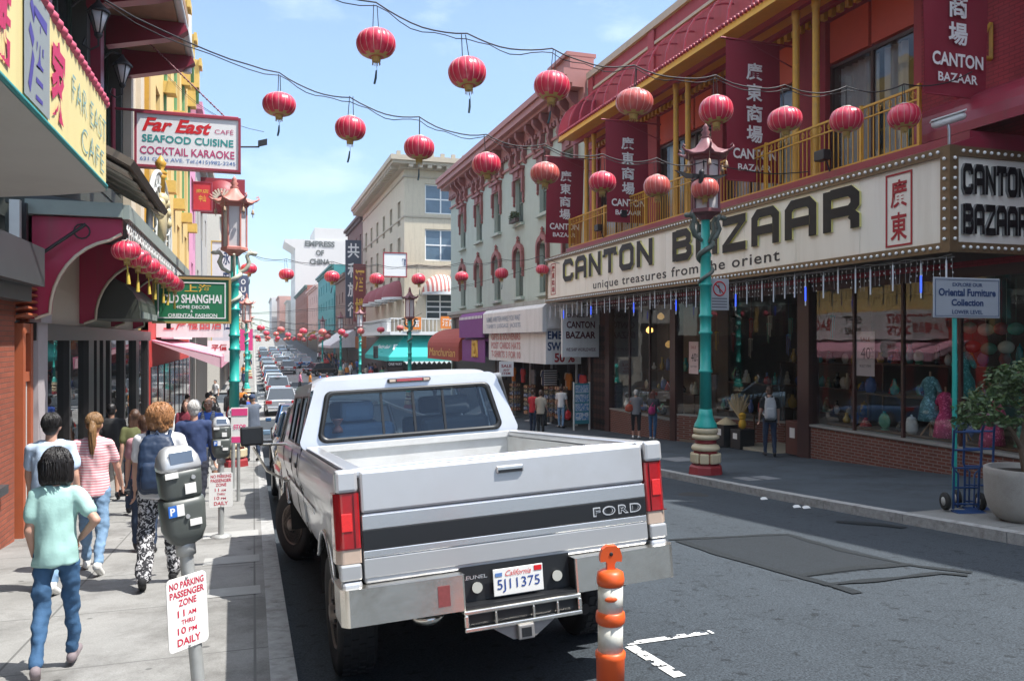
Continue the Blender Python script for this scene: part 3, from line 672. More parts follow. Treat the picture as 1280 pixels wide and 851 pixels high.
mb.box(13.25, 17.4, 8.3, 16.6, -1.1, -.95); mb.box(13.05, 17.4, 16.9, 29.5, -1.62, -1.45); mb.box(14.9, 17.4, 16.5, 16.6, -2, 2.9); mb.box(15, 15.1, 23.1, 28, -2, 2.9)
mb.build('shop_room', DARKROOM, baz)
mb = MB(); RF.box(mb, 28.35, 29.75, -2.9, 2.9, .05, .12)
mb.build('panel_wall', M('brown_panel', (.09, .03, .02), .6, var=.15), baz)
mb = MB()
for i in range(10):
    y = 28.42 + i*.14; RF.box(mb, y, y+.015, -2.0, 2.3, -.03, -.01)
    if i < 9:
        for k in range(12): z = -2.0 + k*.36; p, q = RF.pos(y, z, -.02), RF.pos(y+.15, z+.36, -.02); mb.tube([p, q], .006, 4, 0, False); mb.tube([RF.pos(y+.15, z, -.015), RF.pos(y, z+.36, -.015)], .006, 4, 0, False)
mb.build('folding_gate', BLACKM, baz)
mb = MB(); mb.box(13.02, 14.6, 16.9, 19.9, g(18.4)-.05, g(18.4)+.03); mb.build('entrance_step', M('pale_tile', (.36,.33,.26), .6, var=.2, scale=9), baz)
nb = thing('neighbour_building', 'brick building continuing the right side street front beside the bazaar', 'building', (FR, -2, g(-2)))
mb = MB(); nops = [(y-.6, y+.6, z, z+1.9) for y in (-9.5,-6,-2.5,1,4.5) for z in (4.6, 8.3)]; RF.wall(mb, -12, 7.9, -1, 12.6, nops, .25); mb.box(13.3, 30, -12, 7.9, 12.3, 12.55); mb.face([(13,-12,-1),(30,-12,-1),(30,-12,12.6),(13,-12,12.6)]); mb.face([(13,7.9,11),(30,7.9,11),(30,7.9,12.6),(13,7.9,12.6)]); mb.build('wall', brick('neighbour_brick', (.22,.09,.06), (.18,.07,.05), (.2,.17,.14)), nb)
for o in nops: RF.window(nb, *o, .2, BROWNPOST, WINDARK, .07, 1, (.5,))
mb = MB(); RF.box(mb, -12, 7.9, 3.3, 3.6, -.3, -.003); RF.box(mb, -12, 7.9, 12.2, 12.7, -.4, -.003); mb.build('cornice', BRONZE, nb)
# near end: small maroon awning and yellow bracket on the brick wall
mb = MB()
for k in range(6):
    a0, a1 = math.pi/2*k/6, math.pi/2*(k+1)/6
    mb.add([(13 - 1.0*math.cos(a), y, 5.55 + .75*math.sin(a)) for a in (a0, a1) for y in (8.6, 12.2)], [(0,1,3,2)], 0, True)
mb.prism([(13 - 1.0*math.cos(math.pi/2*k/6), 12.2, 5.55 + .75*math.sin(math.pi/2*k/6)) for k in range(7)] + [(13.0, 12.2, 5.55)], (0, .03, 0))
mb.box(11.98, 12.02, 8.6, 12.2, 5.4, 5.56)
mb.build('side_awning', MAROON, baz)
mb = MB(); w = .04
for a, b in (((12.97, 11.35, 6.9), (12.97, 11.35, 7.55)), ((12.97, 11.35, 6.9), (12.45, 11.35, 6.9)), ((12.97, 11.35, 7.55), (12.45, 11.35, 6.9))): mb.tube([a, b], .045, 4)
mb.build('wall_bracket', GOLDP, baz)

# ------------------------------------------------------------------ the marquee sign
S0, S1, SX, SZ0, SZ1 = 10.6, 30.2, 11.2, 3.2, 5.0
sg = thing('marquee_sign', 'long cream CANTON BAZAAR marquee sign with bulb border along the bazaar front', 'sign', (SX, 20, SZ0))
mb = MB(); mb.box(SX+.05, FR-.01, S0+.05, S1-.02, SZ0+.02, SZ1-.02)
mb.build('sign_box', M('sign_box_brown', (.10,.07,.05), .6), sg)
mb = MB(); n = 10
for i in range(n): 
    a, b = S0 + .2 + (S1 - S0 - .3)*i/n, S0 + .2 + (S1 - S0 - .3)*(i+1)/n - .012
    mb.box(SX+.02, SX+.048, a, b, SZ0+.17, SZ1-.17)
mb.box(SX+.16, FR-.1, S0+.02, S0+.048, SZ0+.17, SZ1-.17)
mb.build('sign_panel', CREAM, sg)
mb = MB()
for z in (SZ0, SZ1-.17): mb.box(SX-.03, SX+.06, S0-.03, S1, z, z+.17); mb.box(SX+.16, FR-.02, S0-.03, S0+.06, z, z+.17)
mb.box(SX-.035, SX+.16, S0-.035, S0+.16, SZ0-.004, SZ1+.004); mb.box(SX-.03, SX+.05, S1-.1, S1+.002, SZ0+.17, SZ1-.17)
mb.build('sign_frame', BRONZE, sg)
mb = MB(); mb.prism([(SX, S0, SZ1), (FR-.02, S0, SZ1), (FR-.02, S0, 5.2), (11.8, S0, 5.2)], (0, S1 - S0, 0)); mb.build('sign_roof', MAROON, sg)
RT = RF.right(); UP = Vector((0,0,1))
for wd, o, w, h in (('CANTON', (SX+.02, 28.3, 3.93), 7.15, .80), ('BAZAAR', (SX+.02, 19.95, 3.90), 7.25, .83)):
    mb = MB(); block_word(mb, wd, o, RT, UP, w, h, .045); mb.build('raised_lettering', [BLACKG, YELLOWEDGE], sg)
for wd, z in (('CANTON', 4.2), ('BAZAAR', 3.52)):
    mb = MB(); block_word(mb, wd, (11.47, S0+.02, z), (1,0,0), UP, 1.46, .5, .05, .86); mb.build('side_lettering', [BLACKG, M('grey_edge', (.2,.2,.2), .5)], sg)
mb = MB(); mb.text('unique treasures from the orient', (SX+.015, 25.56, 3.40), RT, UP, .36, 10.35, 0, .012, depth=.0, space=1.12); mb.build('small_lettering', BLACKINK, sg)
mb = MB()
def seal(mb, y0, y1, z0, z1, txt, bw):
    for (a, b, c, d) in ((y0, y1, z0, z0+bw), (y0, y1, z1-bw, z1), (y0, y0+bw, z0+bw, z1-bw), (y1-bw, y1, z0+bw, z1-bw)): mb.box(SX+.008, SX+.018, a, b, c, d)
    h = (z1 - z0 - 4*bw)/len(txt)
    for i, ch in enumerate(txt): mb.text(ch, (SX+.012, (y0+y1)/2, z1 - 2*bw - (i+1)*h + .06*h), RT, UP, h*.86, (y1-y0)*.62, 0, .02, align='c')
seal(mb, 11.42, 12.05, 3.42, 4.76, '廣東', .035); mb.build('seal_lettering', REDINK, sg); mb = MB(); seal(mb, 29.2, 29.7, 3.5, 4.72, '廣東商場', .03)
mb.build('seal_lettering', REDINK, sg)
bm_ = MB(); bm_.ell((0,0,0), (.032,.032,.032), 6, 0, None, 4); bulb_me = bm_.mesh('bulb', BULB)
pts = []
k = int((S1-S0)/.155)
for i in range(k): y = S0 + .2 + i*.155; pts += [(SX-.05, y, SZ0+.085), (SX-.05, y, SZ1-.085)]
for i in range(9): z = SZ0 + .22 + i*.17; pts += [(SX-.055, S0+.06, z), (SX+.06, S0-.055, z)]
for i in range(11): x = SX + .25 + i*.155; pts += [(x, S0-.05, SZ0+.085), (x, S0-.05, SZ1-.085)]
pts.sort(key=lambda p: (Vector(p) - Vector((0,0,EYE))).length)
for p in pts[:100]:
    o = bpy.data.objects.new('bulb', bulb_me); COL.objects.link(o); o.parent = sg; o.location = Vector(p) - sg.location
mb = MB()
for p in pts[100:]: mb.ell(p, (.032,.032,.032), 5, 0, None, 3)
o = mb.build('bulb_row', BULB, sg); o['kind'] = 'stuff'
# icicle lights under the sign
ic = thing('icicle_lights', 'string of white and blue icicle light tubes hanging below the CANTON BAZAAR marquee', 'string lights', (SX+.1, 20, SZ0))
rnd = random.Random(5)
TUBEW = M('frosted_tube', (.75,.77,.8), .3); TUBEB = M('blue_lit_tube', (.05,.12,.95), .3, emis=.8, var=.05)
t_w = MB(); t_w.tube([(0,0,0),(0,0,-.48)], .016, 6); t_w.tube([(0,0,.06),(0,0,0)], .006, 4); tw = t_w.mesh('light_tube', [TUBEW])
t_b = MB(); t_b.tube([(0,0,-.22),(0,0,-.52)], .018, 6, 1); t_b.tube([(0,0,0),(0,0,-.22)], .015, 6, 0); t_b.tube([(0,0,-.52),(0,0,-.62)], .015, 6, 0); t_b.tube([(0,0,.06),(0,0,0)], .006, 4); tb = t_b.mesh('light_tube', [TUBEW, TUBEB])
y = 10.75; i = 0
while y < 30:
    o = bpy.data.objects.new('light_tube', tb if i % 6 == 1 else tw); COL.objects.link(o); o.parent = ic; o.location = Vector((SX+.08 + rnd.uniform(-.03,.03), y, SZ0 - .07 - rnd.uniform(0,.08))) - ic.location
    y += rnd.uniform(.36, .62); i += 1
mb = MB(); ys = [10.65 + k*.25 for k in range(79)]
for off in (0, .06): mb.tube([(SX+.1+off, yy, SZ0 - .03 - .05*abs(math.sin(k*.8+off*20))) for k, yy in enumerate(ys)], .008, 4, 0, False)
for k in range(150):
    yy = 10.7 + k*.128; L = rnd.choice((.2,.3,.42,.5)); mb.tube([(SX+.16, yy, SZ0-.04), (SX+.16 + rnd.uniform(-.03,.03), yy + rnd.uniform(-.02,.02), SZ0-.04-L)], .004, 3, 0, False)
mb.build('wiring', M('pale_wire', (.4,.4,.4), .6), ic)
mb = MB()
for k in range(150):
    yy = 10.7 + k*.128
    for q in range(rnd.choice((2,3,4))): mb.ell((SX+.16, yy + rnd.uniform(-.02,.02), SZ0 - .12 - q*.11), (.012,.012,.022), 4, 0, None, 3)
o = mb.build('fairy_bulb', BULB, ic); o['kind'] = 'stuff'

# ------------------------------------------------------------------ hanging banners
def banner(Y, x0, x1, z0, z1, label, sway=0, lett=True):
    t = thing('banner', label, 'banner', ((x0+x1)/2, Y, z1), 0, 'maroon banners hanging from the bazaar front')
    mb = MB(); nx, nz = 8, 12; vs = []
    for side in (0, 1):
        for j in range(nz+1):
            for i in range(nx+1):
                q = j/nz; x = x0 + (x1-x0)*i/nx + sway*q; yy = Y + .03*math.sin(i*1.1 + j*.5)*q + .012*side - .002
                vs.append((x, yy, z1 - (z1-z0)*q))
    N = (nx+1)*(nz+1); fs = []
    for j in range(nz):
        for i in range(nx):
            a = j*(nx+1)+i; fs.append((a, a+nx+1, a+nx+2, a+1)); fs.append((N+a, N+a+1, N+a+nx+2, N+a+nx+1))
    mb.add(vs, fs, 0, True); mb.build('cloth', BANNERM, t)
    mb = MB(); mb.tube([(x0 - .15, Y, z1 + .03), (FR, Y, z1 + .03)], .028, 6); mb.tube([(x0 + .5, Y, z1 + .03), (FR, Y, z1 - .5)], .018, 5)
    mb.tube([(x0 + .02 + sway, Y, z0), (x1 + sway, Y, z0)], .018, 5); mb.tube([(x1+sway, Y, z0),(FR, Y, z0)], .014, 5); mb.build('banner_pole', MAROONTRIM, t)
    mb = MB(); W = x1 - x0; H = z1 - z0; cx = (x0+x1)/2
    for i, ch in enumerate('廣東商場'):
        mb.text(ch, (cx + sway*(.2+.16*i) , Y - .05, z1 - H*(.145 + .15*(i+1)) + .02*H), (1,0,0), UP, H*.125, W*.30, 0, .025, align='c')
    mb.text('CANTON', (cx + sway*.85, Y - .05, z0 + H*.155), (1,0,0), UP, H*.075, W*.80, 0, .03, align='c')
    mb.text('BAZAAR', (cx + sway*.92, Y - .05, z0 + H*.07), (1,0,0), UP, H*.05, W*.62, 0, .022, align='c')
    mb.build('lettering', WHITEINK, t)
banner(29.5, 11.0, 12.55, 5.55, 8.9, 'maroon bazaar banner farthest down the front, beside the green building', -.1)
banner(24.0, 10.97, 12.5, 5.6, 8.9, 'maroon bazaar banner above the second N of the CANTON lettering', .05)
banner(17.1, 11.05, 12.6, 5.65, 9.1, 'maroon bazaar banner right beside the pagoda head of the near lamp post', .02)
banner(11.15, 11.2, 12.65, 6.05, 9.3, 'maroon bazaar banner nearest the corner, on the bare red brick wall', .0)
# security camera on the corner of the marquee
cc = thing('security_camera', 'white security camera on the roof corner of the marquee sign', 'camera', (11.35, 10.75, 5.0))
mb = MB(); c = onX(1185, 151, 11.35); d = Vector((-.75, .55, -.25)).normalized(); mb.cap(c - d*.22, c + d*.2, .07, .07, 10); mb.obox(c + Vector((0,0,.075)), d*.28, d.cross(UP).normalized()*.085, (0,0,.012)); mb.build('camera_body', M('off_white_plastic', (.62,.62,.6), .4), cc)
mb = MB(); mb.tube([(11.35,10.75,5.0), (11.35,10.75,5.3), c - Vector((0,0,.06))], .025, 6); mb.build('mount', STEEL, cc)
# spot lights under the balcony railing
for i, (px, py, w) in enumerate(((748,288,'beside the second banner'),(778,271,'between the second banner and the lamp post'),(1028,200,'under the rail near the marquee seal'))):
    t = thing('flood_light', 'small black flood light on the marquee roof ' + w, 'lamp', onX(px, py, 11.62)); p = t.location.copy()
    mb = MB(); mb.box(p.x-.1, p.x+.1, p.y-.16, p.y+.16, p.z-.02, p.z+.2); mb.build('lamp_housing', BLACKM, t, .02)
    mb = MB(); mb.tube([p + Vector((0.1,0,0)), p + Vector((.2,0,-.25))], .02, 5); mb.build('arm', BLACKM, t)
# ------------------------------------------------------------------ mint green building with terracotta trim
MINT = M('mint_stucco', (.41, .475, .41), .8, var=.08, scale=2, bump=.15, bscale=25, dirt=.4, dirtcol=(.25,.27,.23), streak=True)
TERRA = M('terracotta_paint', (.27, .09, .08), .6, var=.15, scale=5, dirt=.2)
TERRAL = M('terracotta_light', (.36, .15, .13), .6, var=.12, scale=4)
GREENSASH = M('green_grey_sash', (.17, .21, .18), .5, var=.15)
WINGREY = M('window_grey_green', (.10, .125, .11), .12, var=.4, scale=1.5, spec=.6)
G0, G1 = 30.2, 54.0
gb = thing('green_building', 'pale mint green three storey building with terracotta cornice and arched windows', 'building', (FR, 42, g(42)))
WC = [50.6, 46.7, 42.9, 39.0, 35.35, 32.0]
ops = [(y-.62, y+.62, 7.7, 9.95) for y in WC] + [(y-.6, y+.6, 3.95, 6.3) for y in WC]
mb = MB(); RF.wall(mb, G0, G1, 3.3, 12.4, ops, .3); mb.box(13.35, 32, G1-.3, G1, -4, 12.4); mb.box(13.35, 32, G0, G1-.3, 12.2, 12.38); mb.box(13.35,13.6,G0,G1,3.3,3.4)
mb.box(13.02, 13.34, G1 - .3, G1 - .002, -4, 12.39)
mb.build('wall', MINT, gb)
for (a0, a1, z0, z1) in ops: RF.window(gb, a0, a1, z0, z1, .24, GREENSASH, WINGREY, .07, 1, (.5,))
for i, y in enumerate(WC):
    for z0, z1, up in ((7.7, 9.95, True), (3.95, 6.3, False)):
        mb = MB(); RF.box(mb, y-.8, y+.8, z0-.16, z0-.02, -.2, .02); mb.build('window_sill', MINT, gb)
        mb = MB()
        if up:   # tall bracketed hood
            RF.box(mb, y-.86, y+.86, z1+.42, z1+.56, -.28, -.003); RF.box(mb, y-.78, y+.78, z1+.02, z1+.42, -.12, -.003); RF.box(mb, y-.25, y+.25, z1+.1, z1+.4, -.19, -.12)
            for s in (-1, 1): RF.box(mb, y+s*.75-.09, y+s*.75+.09, z1-.75, z1+.02, -.16, -.003); RF.box(mb, y+s*.75-.06, y+s*.75+.06, z1-1.1, z1-.75, -.1, -.003); mb.lathe([(.01,-.12),(.07,-.05),(.07,.05),(.01,.1)], RF.pos(y+s*.75, z1-1.2, -.05), 8)
        else:    # pointed arch hood
            K = 14; P = []
            for k in range(K+1):
                a = math.pi*k/K; P.append((y - .78*math.cos(a), z1 - .25 + .62*math.sin(a)**.8 + (.18 if k == K//2 else 0)))
            for (a, b) in zip(P, P[1:]):
                ai = (y + (a[0]-y)*.74, z1 - .25 + (a[1] - z1 + .25)*.62); bi = (y + (b[0]-y)*.74, z1 - .25 + (b[1] - z1 + .25)*.62)
                q = [RF.pos(*a), RF.pos(*b), RF.pos(*bi), RF.pos(*ai)]; mb.prism([v - Vector((.003,0,0)) for v in q], (-.17, 0, 0))
            for s in (-1, 1): RF.box(mb, y+s*.69-.09, y+s*.69+.09, z1-.9, z1-.25, -.17, -.003); RF.box(mb, y+s*.69-.055, y+s*.69+.055, z1-1.35, z1-.9, -.1, -.003)
            mb.lathe([(.01,-.2),(.09,-.1),(.05,.0),(.1,.1),(.01,.22)], RF.pos(y, z1+.55, -.1), 8)
        mb.build('window_hood', TERRA, gb)
# cornice
mb = MB(); E = G1 + .35
for (z0, z1, x) in ((12.05, 12.2, 12.35), (12.2, 12.5, 12.1), (12.5, 12.78, 11.98)): mb.box(x, 13.3, G0+.05, E, z0, z1)
mb.box(12.85, 12.997, G0+.05, G1, 11.55, 12.05); mb.box(12.9, 12.997, G0+.05, G1, 10.75, 10.87)
mb.box(12.25, 13.3, G0 + .04, G0+2.2, 12.79, 13.3); mb.box(12.1, 13.4, G0+.03, G0+2.3, 13.3, 13.45)
mb.build('cornice', TERRAL, gb)
bp = MB()
def bracket_prof(x): return [(13-.003, 12.04), (12.42, 12.04), (12.40, 11.8), (12.55, 11.62), (12.72, 11.5), (12.80, 11.2), (12.74, 10.95), (12.82, 10.75), (12.90, 10.6), (12.997, 10.55)]
k = 0; ys = sorted([y + s*1.05 for y in WC for s in (-1, 1)] + [y + s*.0 for y in WC])
for y in ys:
    mb = MB(); mb.prism([(x, y-.13, z) for x, z in bracket_prof(0)], (0, .26, 0)); mb.lathe([(.1,-.16),(.1,.16)], (12.52, y, 11.86), 10, 0, 'y'); mb.build('cornice_bracket', TERRA, gb)
mb = MB()
for k in range(int((G1-G0)/.42)): y = G0 + .3 + k*.42; mb.box(12.78, 12.996, y, y+.2, 11.32, 11.52)
mb.build('dentil_course', TERRA, gb)
mb = MB(); RF.box(mb, G0, G1+.05, 3.42, 3.62, -.25, .1); RF.box(mb, G0, G1, 3.25, 3.42, -.12, .1); mb.build('belt_course', M('weathered_stone', (.33,.33,.29), .8, var=.2, scale=5, dirt=.4), gb)
# flower box with greenery on one upper sill
fb = thing('flower_box', 'window box of green plants on a green building upper window sill', 'plant', RF.pos(39.0, 7.7, -.2))
mb = MB(); RF.box(mb, 38.45, 39.5, 7.72, 7.92, -.42, -.2); mb.build('box', WOODD, fb)
LEAF = M('leaf_green', (.045, .085, .03), .5, var=.45, scale=9); LEAF2 = M('leaf_light', (.075, .12, .035), .5, var=.4, scale=9)
def leaves(mb, c, r, n, sz, rnd, mi=(0, 1)):
    for _ in range(n):
        d = Vector((rnd.gauss(0,1), rnd.gauss(0,1), rnd.gauss(0,1))).normalized()*(rnd.random()**.45); p = Vector(c) + Vector((d.x*r[0], d.y*r[1], d.z*r[2]))
        u = Vector((rnd.gauss(0,1), rnd.gauss(0,1), rnd.gauss(0,.6))).normalized(); w = u.cross(Vector((rnd.gauss(0,1), rnd.gauss(0,1), rnd.gauss(0,1)))).normalized(); s = sz*rnd.uniform(.6, 1.3)
        mb.add([p - u*s, p + w*s*.42, p + u*s, p - w*s*.42], [(0,1,2,3)], rnd.choice(mi))
mb = MB(); rnd = random.Random(2); leaves(mb, RF.pos(39, 8.05, -.3), (.2,.65,.28), 220, .09, rnd); mb.build('foliage', [LEAF, LEAF2], fb)
# ground floor of the green building: open souvenir shop with a dark room behind
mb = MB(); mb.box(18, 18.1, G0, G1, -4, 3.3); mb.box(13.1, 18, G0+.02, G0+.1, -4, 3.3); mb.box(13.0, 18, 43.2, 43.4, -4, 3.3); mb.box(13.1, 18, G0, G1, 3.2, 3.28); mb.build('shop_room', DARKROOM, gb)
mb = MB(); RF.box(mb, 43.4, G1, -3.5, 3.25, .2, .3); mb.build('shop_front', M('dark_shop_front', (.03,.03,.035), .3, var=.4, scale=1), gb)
for y in (31.6, 34.6, 37.6, 40.4, 43.2):
    mb = MB(); mb.tube([RF.pos(y, g(y)-.2, .1), RF.pos(y, 3.3, .1)], .06, 8); mb.build('post', M('pale_post', (.45,.45,.44), .4), gb)

# awnings along its ground floor
PURPLE = M('purple_canvas', (.20, .055, .22), .8, var=.1, scale=2, bump=.1, bscale=15)
WHITEC = M('white_canvas', (.70, .70, .69), .8, var=.08, scale=2, dirt=.5, dirtcol=(.4,.4,.38), streak=True)
ORANGEC = M('orange_red_canvas', (.36, .06, .04), .8, var=.1, scale=2)
PINKINK = M('faded_red_ink', (.55, .25, .25), .7); GOLDINK = M('gold_ink', (.75, .45, .06), .4)
def awning_box(t, y0, y1, x, z0, zt, zback, m, lip=.0):
    """sloping top, upright front, side cheeks"""
    mb = MB(); mb.prism([(FR-.01, y0, zback), (x+.25, y0, zt), (x, y0, zt-.12), (x, y0, z0), (x+.03, y0, z0), (x+.03, y0, zt-.15), (FR-.01, y0, z0+.1)], (0, y1-y0, 0))
    return mb.build('canvas', m, t)
t = thing('awning', 'white souvenir shop awning with faded red lettering and EMBROIDERED SWEATSHIRTS on its cheek', 'awning', (FR, 35, 2))
awning_box(t, 30.9, 39.2, 11.42, .72, 2.2, 3.2, WHITEC)
mb = MB(); mb.box(11.22, 11.41, 30.7, 39.6, 2.05, 3.05); mb.prism([(11.22,30.7,3.05),(FR-.02,30.7,3.05),(FR-.02,30.7,3.24),(11.4,30.7,3.22)], (0,8.9,0)); mb.box(11.42,12.98,30.71,30.88,2.2,3.04); mb.build('upper_band', WHITEC, t)
mb = MB()
for i, (a, h) in enumerate((('NAMES WRITTEN WHILE YOU WAIT', .26), ('T-SHIRTS  LUGGAGE  JACKETS', .26))): mb.text(a, (11.21, 38.9, 2.6 - i*.36), RT, UP, h, 5.4, 0, .01)
mb.build('band_lettering', M('faded_blue_ink', (.30,.36,.45), .7), t)
mb = MB()
for i, a in enumerate(('GIFTS & SOUVENIRS', 'POST CARDS HATS', 'T-SHIRTS 3 FOR 10')): mb.text(a, (11.405, 38.7, 1.72 - i*.42), RT, UP, .32, 4.6, 0, .02)
mb.build('lettering', PINKINK, t)
mb = MB(); mb.box(11.42, 12.99, 30.84, 30.9, .72, 2.2); mb.build('cheek_board', WHITEC, t)
mb = MB(); mb.text('EMBROIDERED', (11.5, 30.83, 1.75), (1,0,0), UP, .34, 2.4, 0, .03); mb.text('SWEATSHIRTS', (11.5, 30.83, 1.28), (1,0,0), UP, .36, 2.4, 0, .03); mb.build('blue_lettering', NAVYINK, t)
mb = MB(); mb.text('50 %', (11.8, 30.83, .80), (1,0,0), UP, .38, .9, 0, .03); mb.build('red_lettering', REDINK, t)
t = thing('awning', 'purple shop awning with a gold monogram on its front', 'awning', (FR, 42, 2))
awning_box(t, 39.7, 44.4, 11.35, .55, 1.85, 3.2, PURPLE)
mb = MB(); mb.box(11.2, 11.34, 39.65, 44.5, 1.85, 3.0); mb.prism([(11.2,39.65,3.0),(FR-.02,39.65,3.0),(FR-.02,39.65,3.22),(11.4,39.65,3.2)], (0,4.85,0)); mb.build('upper_band', PURPLE, t)
mb = MB()
for k in range(16): mb.box(11.18, 11.195, 39.7+k*.3, 39.85+k*.3, 2.85, 3.0)
mb.build('scallop_trim', WHITEINK, t)
mb = MB(); c = Vector((11.33, 41.6, 1.25))
for o_, r in ((-.3, .26), (.3, .26)): mb.tube([c + Vector((0, o_*.6 + r*.8*math.cos(a), .42*math.sin(a))) for a in [2*math.pi*k/16 for k in range(17)]], .06, 5)
mb.tube([c + Vector((0,.55,-.45)), c + Vector((0,.5,.45)), c + Vector((0,.0,-.3)), c + Vector((0,-.5,.45)), c + Vector((0,-.55,-.45))], .05, 5)
mb.build('monogram', GOLDINK, t)
t = thing('awning', 'orange red barrel awning with gold lettering beside the purple awning', 'awning', (FR, 49, 2))
mb = MB(); P = [(13 - 1.75*math.sin(a), 1.35 + 1.15*math.cos(a)) for a in [math.pi/2*k/8 for k in range(9)]]
mb.prism([(x, 44.9, z) for x, z in P] + [(11.25, 44.9, .5), (11.28, 44.9, .5), (12.99, 44.9, 1.3)], (0, 8.6, 0)); mb.build('canvas', ORANGEC, t)
mb = MB(); mb.text('Manchurian', (11.24, 52.9, .72), RT, UP, .5, 7.2, 0, .0, .2); mb.build('lettering', GOLDINK, t)
# perpendicular bazaar sign and small boards
t = thing('shop_sign', 'white CANTON BAZAAR WE SHIP WORLDWIDE sign hung end on beside the souvenir shop', 'sign', (12.3, 29, 2))
mb = MB(); mb.box(11.42, 13.0, 29.0, 29.12, 1.05, 2.95); mb.build('board', WHITEC, t, .01)
mb = MB(); mb.text('CANTON', (12.2, 28.99, 2.18), (1,0,0), UP, .27, 1.2, 0, .03, align='c'); mb.text('BAZAAR', (12.2, 28.99, 1.78), (1,0,0), UP, .27, 1.25, 0, .03, align='c'); mb.text('CHINESE ART', (12.2, 28.99, 2.6), (1,0,0), UP, .16, 1.2, 0, .01, align='c'); mb.text('WE SHIP WORLDWIDE', (12.2, 28.99, 1.28), (1,0,0), UP, .13, 1.25, 0, .008, align='c'); mb.build('lettering', M('dark_red_ink', (.10,.01,.02), .5), t)
p = onY(633, 461, 32.5); t = thing('hanging_board', 'small white board with red writing hanging below the white awning', 'sign', p)
mb = MB(); mb.box(p.x-.32, p.x+.32, 32.5, 32.53, p.z-.32, p.z+.32); mb.tube([p + Vector((-.2,.015,.32)), p + Vector((-.2,.015,.7))], .008, 4); mb.build('board', WHITEINK, t)
mb = MB(); mb.text('SALE', (p.x, 32.495, p.z+.06), (1,0,0), UP, .13, .45, 0, .02, align='c'); mb.text('ANY', (p.x, 32.495, p.z-.1), (1,0,0), UP, .1, .3, 0, .02, align='c'); mb.text('ITEM', (p.x, 32.495, p.z-.24), (1,0,0), UP, .1, .35, 0, .02, align='c'); mb.build('lettering', REDINK, t)

# ------------------------------------------------------------------ beige corner building across the side street
BEIGE = M('beige_brick', (.54, .47, .35), .8, var=.1, scale=4, bump=.2, bscale=40, dirt=.5, dirtcol=(.3,.25,.18), streak=True)
BEIGED = M('beige_stone', (.44, .38, .29), .8, var=.12, scale=4)
WHITEP = M('white_painted_wood', (.74, .74, .72), .6, var=.06, scale=3)
WINBLUE = M('window_blue_grey', (.10, .15, .20), .08, var=.5, scale=.8, spec=.7)
TURQ = M('turquoise_canvas', (.02, .42, .38), .75, var=.08, scale=2)
BB0, BB1 = 72.0, 101.0; CFY = Facade('y', BB0, -1)
bb = thing('corner_building', 'beige four storey corner building with heavy bracketed cornice and domed awnings', 'building', (FR, 86, g(86)))
sx = [74.8 + k*4.6 for k in range(6)]
opsx = [(y-.75, y+.75, z, z+2.3) for y in sx for z in (5.6, 9.0, 12.4)]
mb = MB(); RF.wall(mb, BB0, BB1, -4, 17.2, opsx, .3)
opsy = [(14.9, 17.9, 13.3, 16.0), (14.9, 17.9, 9.0, 11.9), (15.0, 17.7, 3.6, 6.0)]
CFY.wall(mb, FR, 26, -4, 17.2, opsy, .3); mb.box(13.4, 26, BB0+.4, BB1, 17.0, 17.19); mb.box(25.6, 26, BB0+.4, BB1, -4, 17)
mb.build('wall', BEIGE, bb)
for o in opsx: RF.window(bb, *o, .25, BEIGED, WINDARK, .08, 1, (.5,))
for i, o in enumerate(opsy): CFY.window(bb, *o, .22, WHITEP, WINBLUE if i < 2 else WINDARK, .12, 2, (.5,) if i < 2 else (.3,.5,.7))
mb = MB()
for (z0, z1, d) in ((17.2, 17.5, .5), (17.5, 17.75, 1.25), (17.75, 18.2, 1.45)): mb.box(FR-d, 26, BB0-d, BB1+.2, z0, z1)
for (z0, z1, d) in ((12.9, 13.05, .08), (8.5, 8.65, .08), (16.5, 16.62, .12)): mb.box(FR-d, FR-.003, BB0-d, BB1, z0, z1); mb.box(FR-.002, 26, BB0-d, BB0-.003, z0, z1)
mb.build('cornice', BEIGED, bb)
mb = MB()
for k in range(34): mb.box(FR-1.2, FR-.5, BB0+.2+k*.86, BB0+.6+k*.86, 17.22, 17.49)
for k in range(14): mb.box(FR+.2+k*.86, FR+.6+k*.86, BB0-1.2, BB0-.5, 17.22, 17.49)
mb.build('cornice_block', BEIGED, bb)
mb = MB()
for k in range(13): mb.box(FR-.9+k*1.0, FR-.55+k*1.0, BB0-1.3, BB0-1.0, 18.2, 18.55)
mb.build('parapet_stud', BEIGED, bb)
DOMEM = stripes('red_white_dome', (.70,.64,.58), (.50,.16,.14), .35, 'X'); DOMER = M('dusky_red_canvas', (.27, .07, .085), .8, var=.15)
def dome_awning(parent, F, a, w, z0, m):
    mb = MB(); vs = []; K, N = 6, 14
    for i in range(K+1):
        e = math.pi/2*i/K
        for j in range(N+1):
            q = math.pi*j/N; vs.append(F.pos(a - w*math.cos(q)*math.cos(e), z0 + w*.95*math.sin(e), -w*.95*math.sin(q)*math.cos(e) - .002))
    mb.add(vs, [(i*(N+1)+j, i*(N+1)+j+1, (i+1)*(N+1)+j+1, (i+1)*(N+1)+j) for i in range(K) for j in range(N)], 0, True)
    low = [F.pos(a - w*math.cos(math.pi*j/N), z0 - .25, -w*.95*math.sin(math.pi*j/N) - .002) for j in range(N+1)]
    mb.add(vs[:N+1] + low, [(j, j+1, N+2+j, N+1+j) for j in range(N)], 1, True)
    return mb.build('dome_awning', [m, WHITEC], parent)
dome_awning(bb, CFY, 16.4, 1.75, 6.1, DOMEM)
for y in (74.8, 79.4, 84.0, 88.6): dome_awning(bb, RF, y, 1.7, 5.7, DOMER)
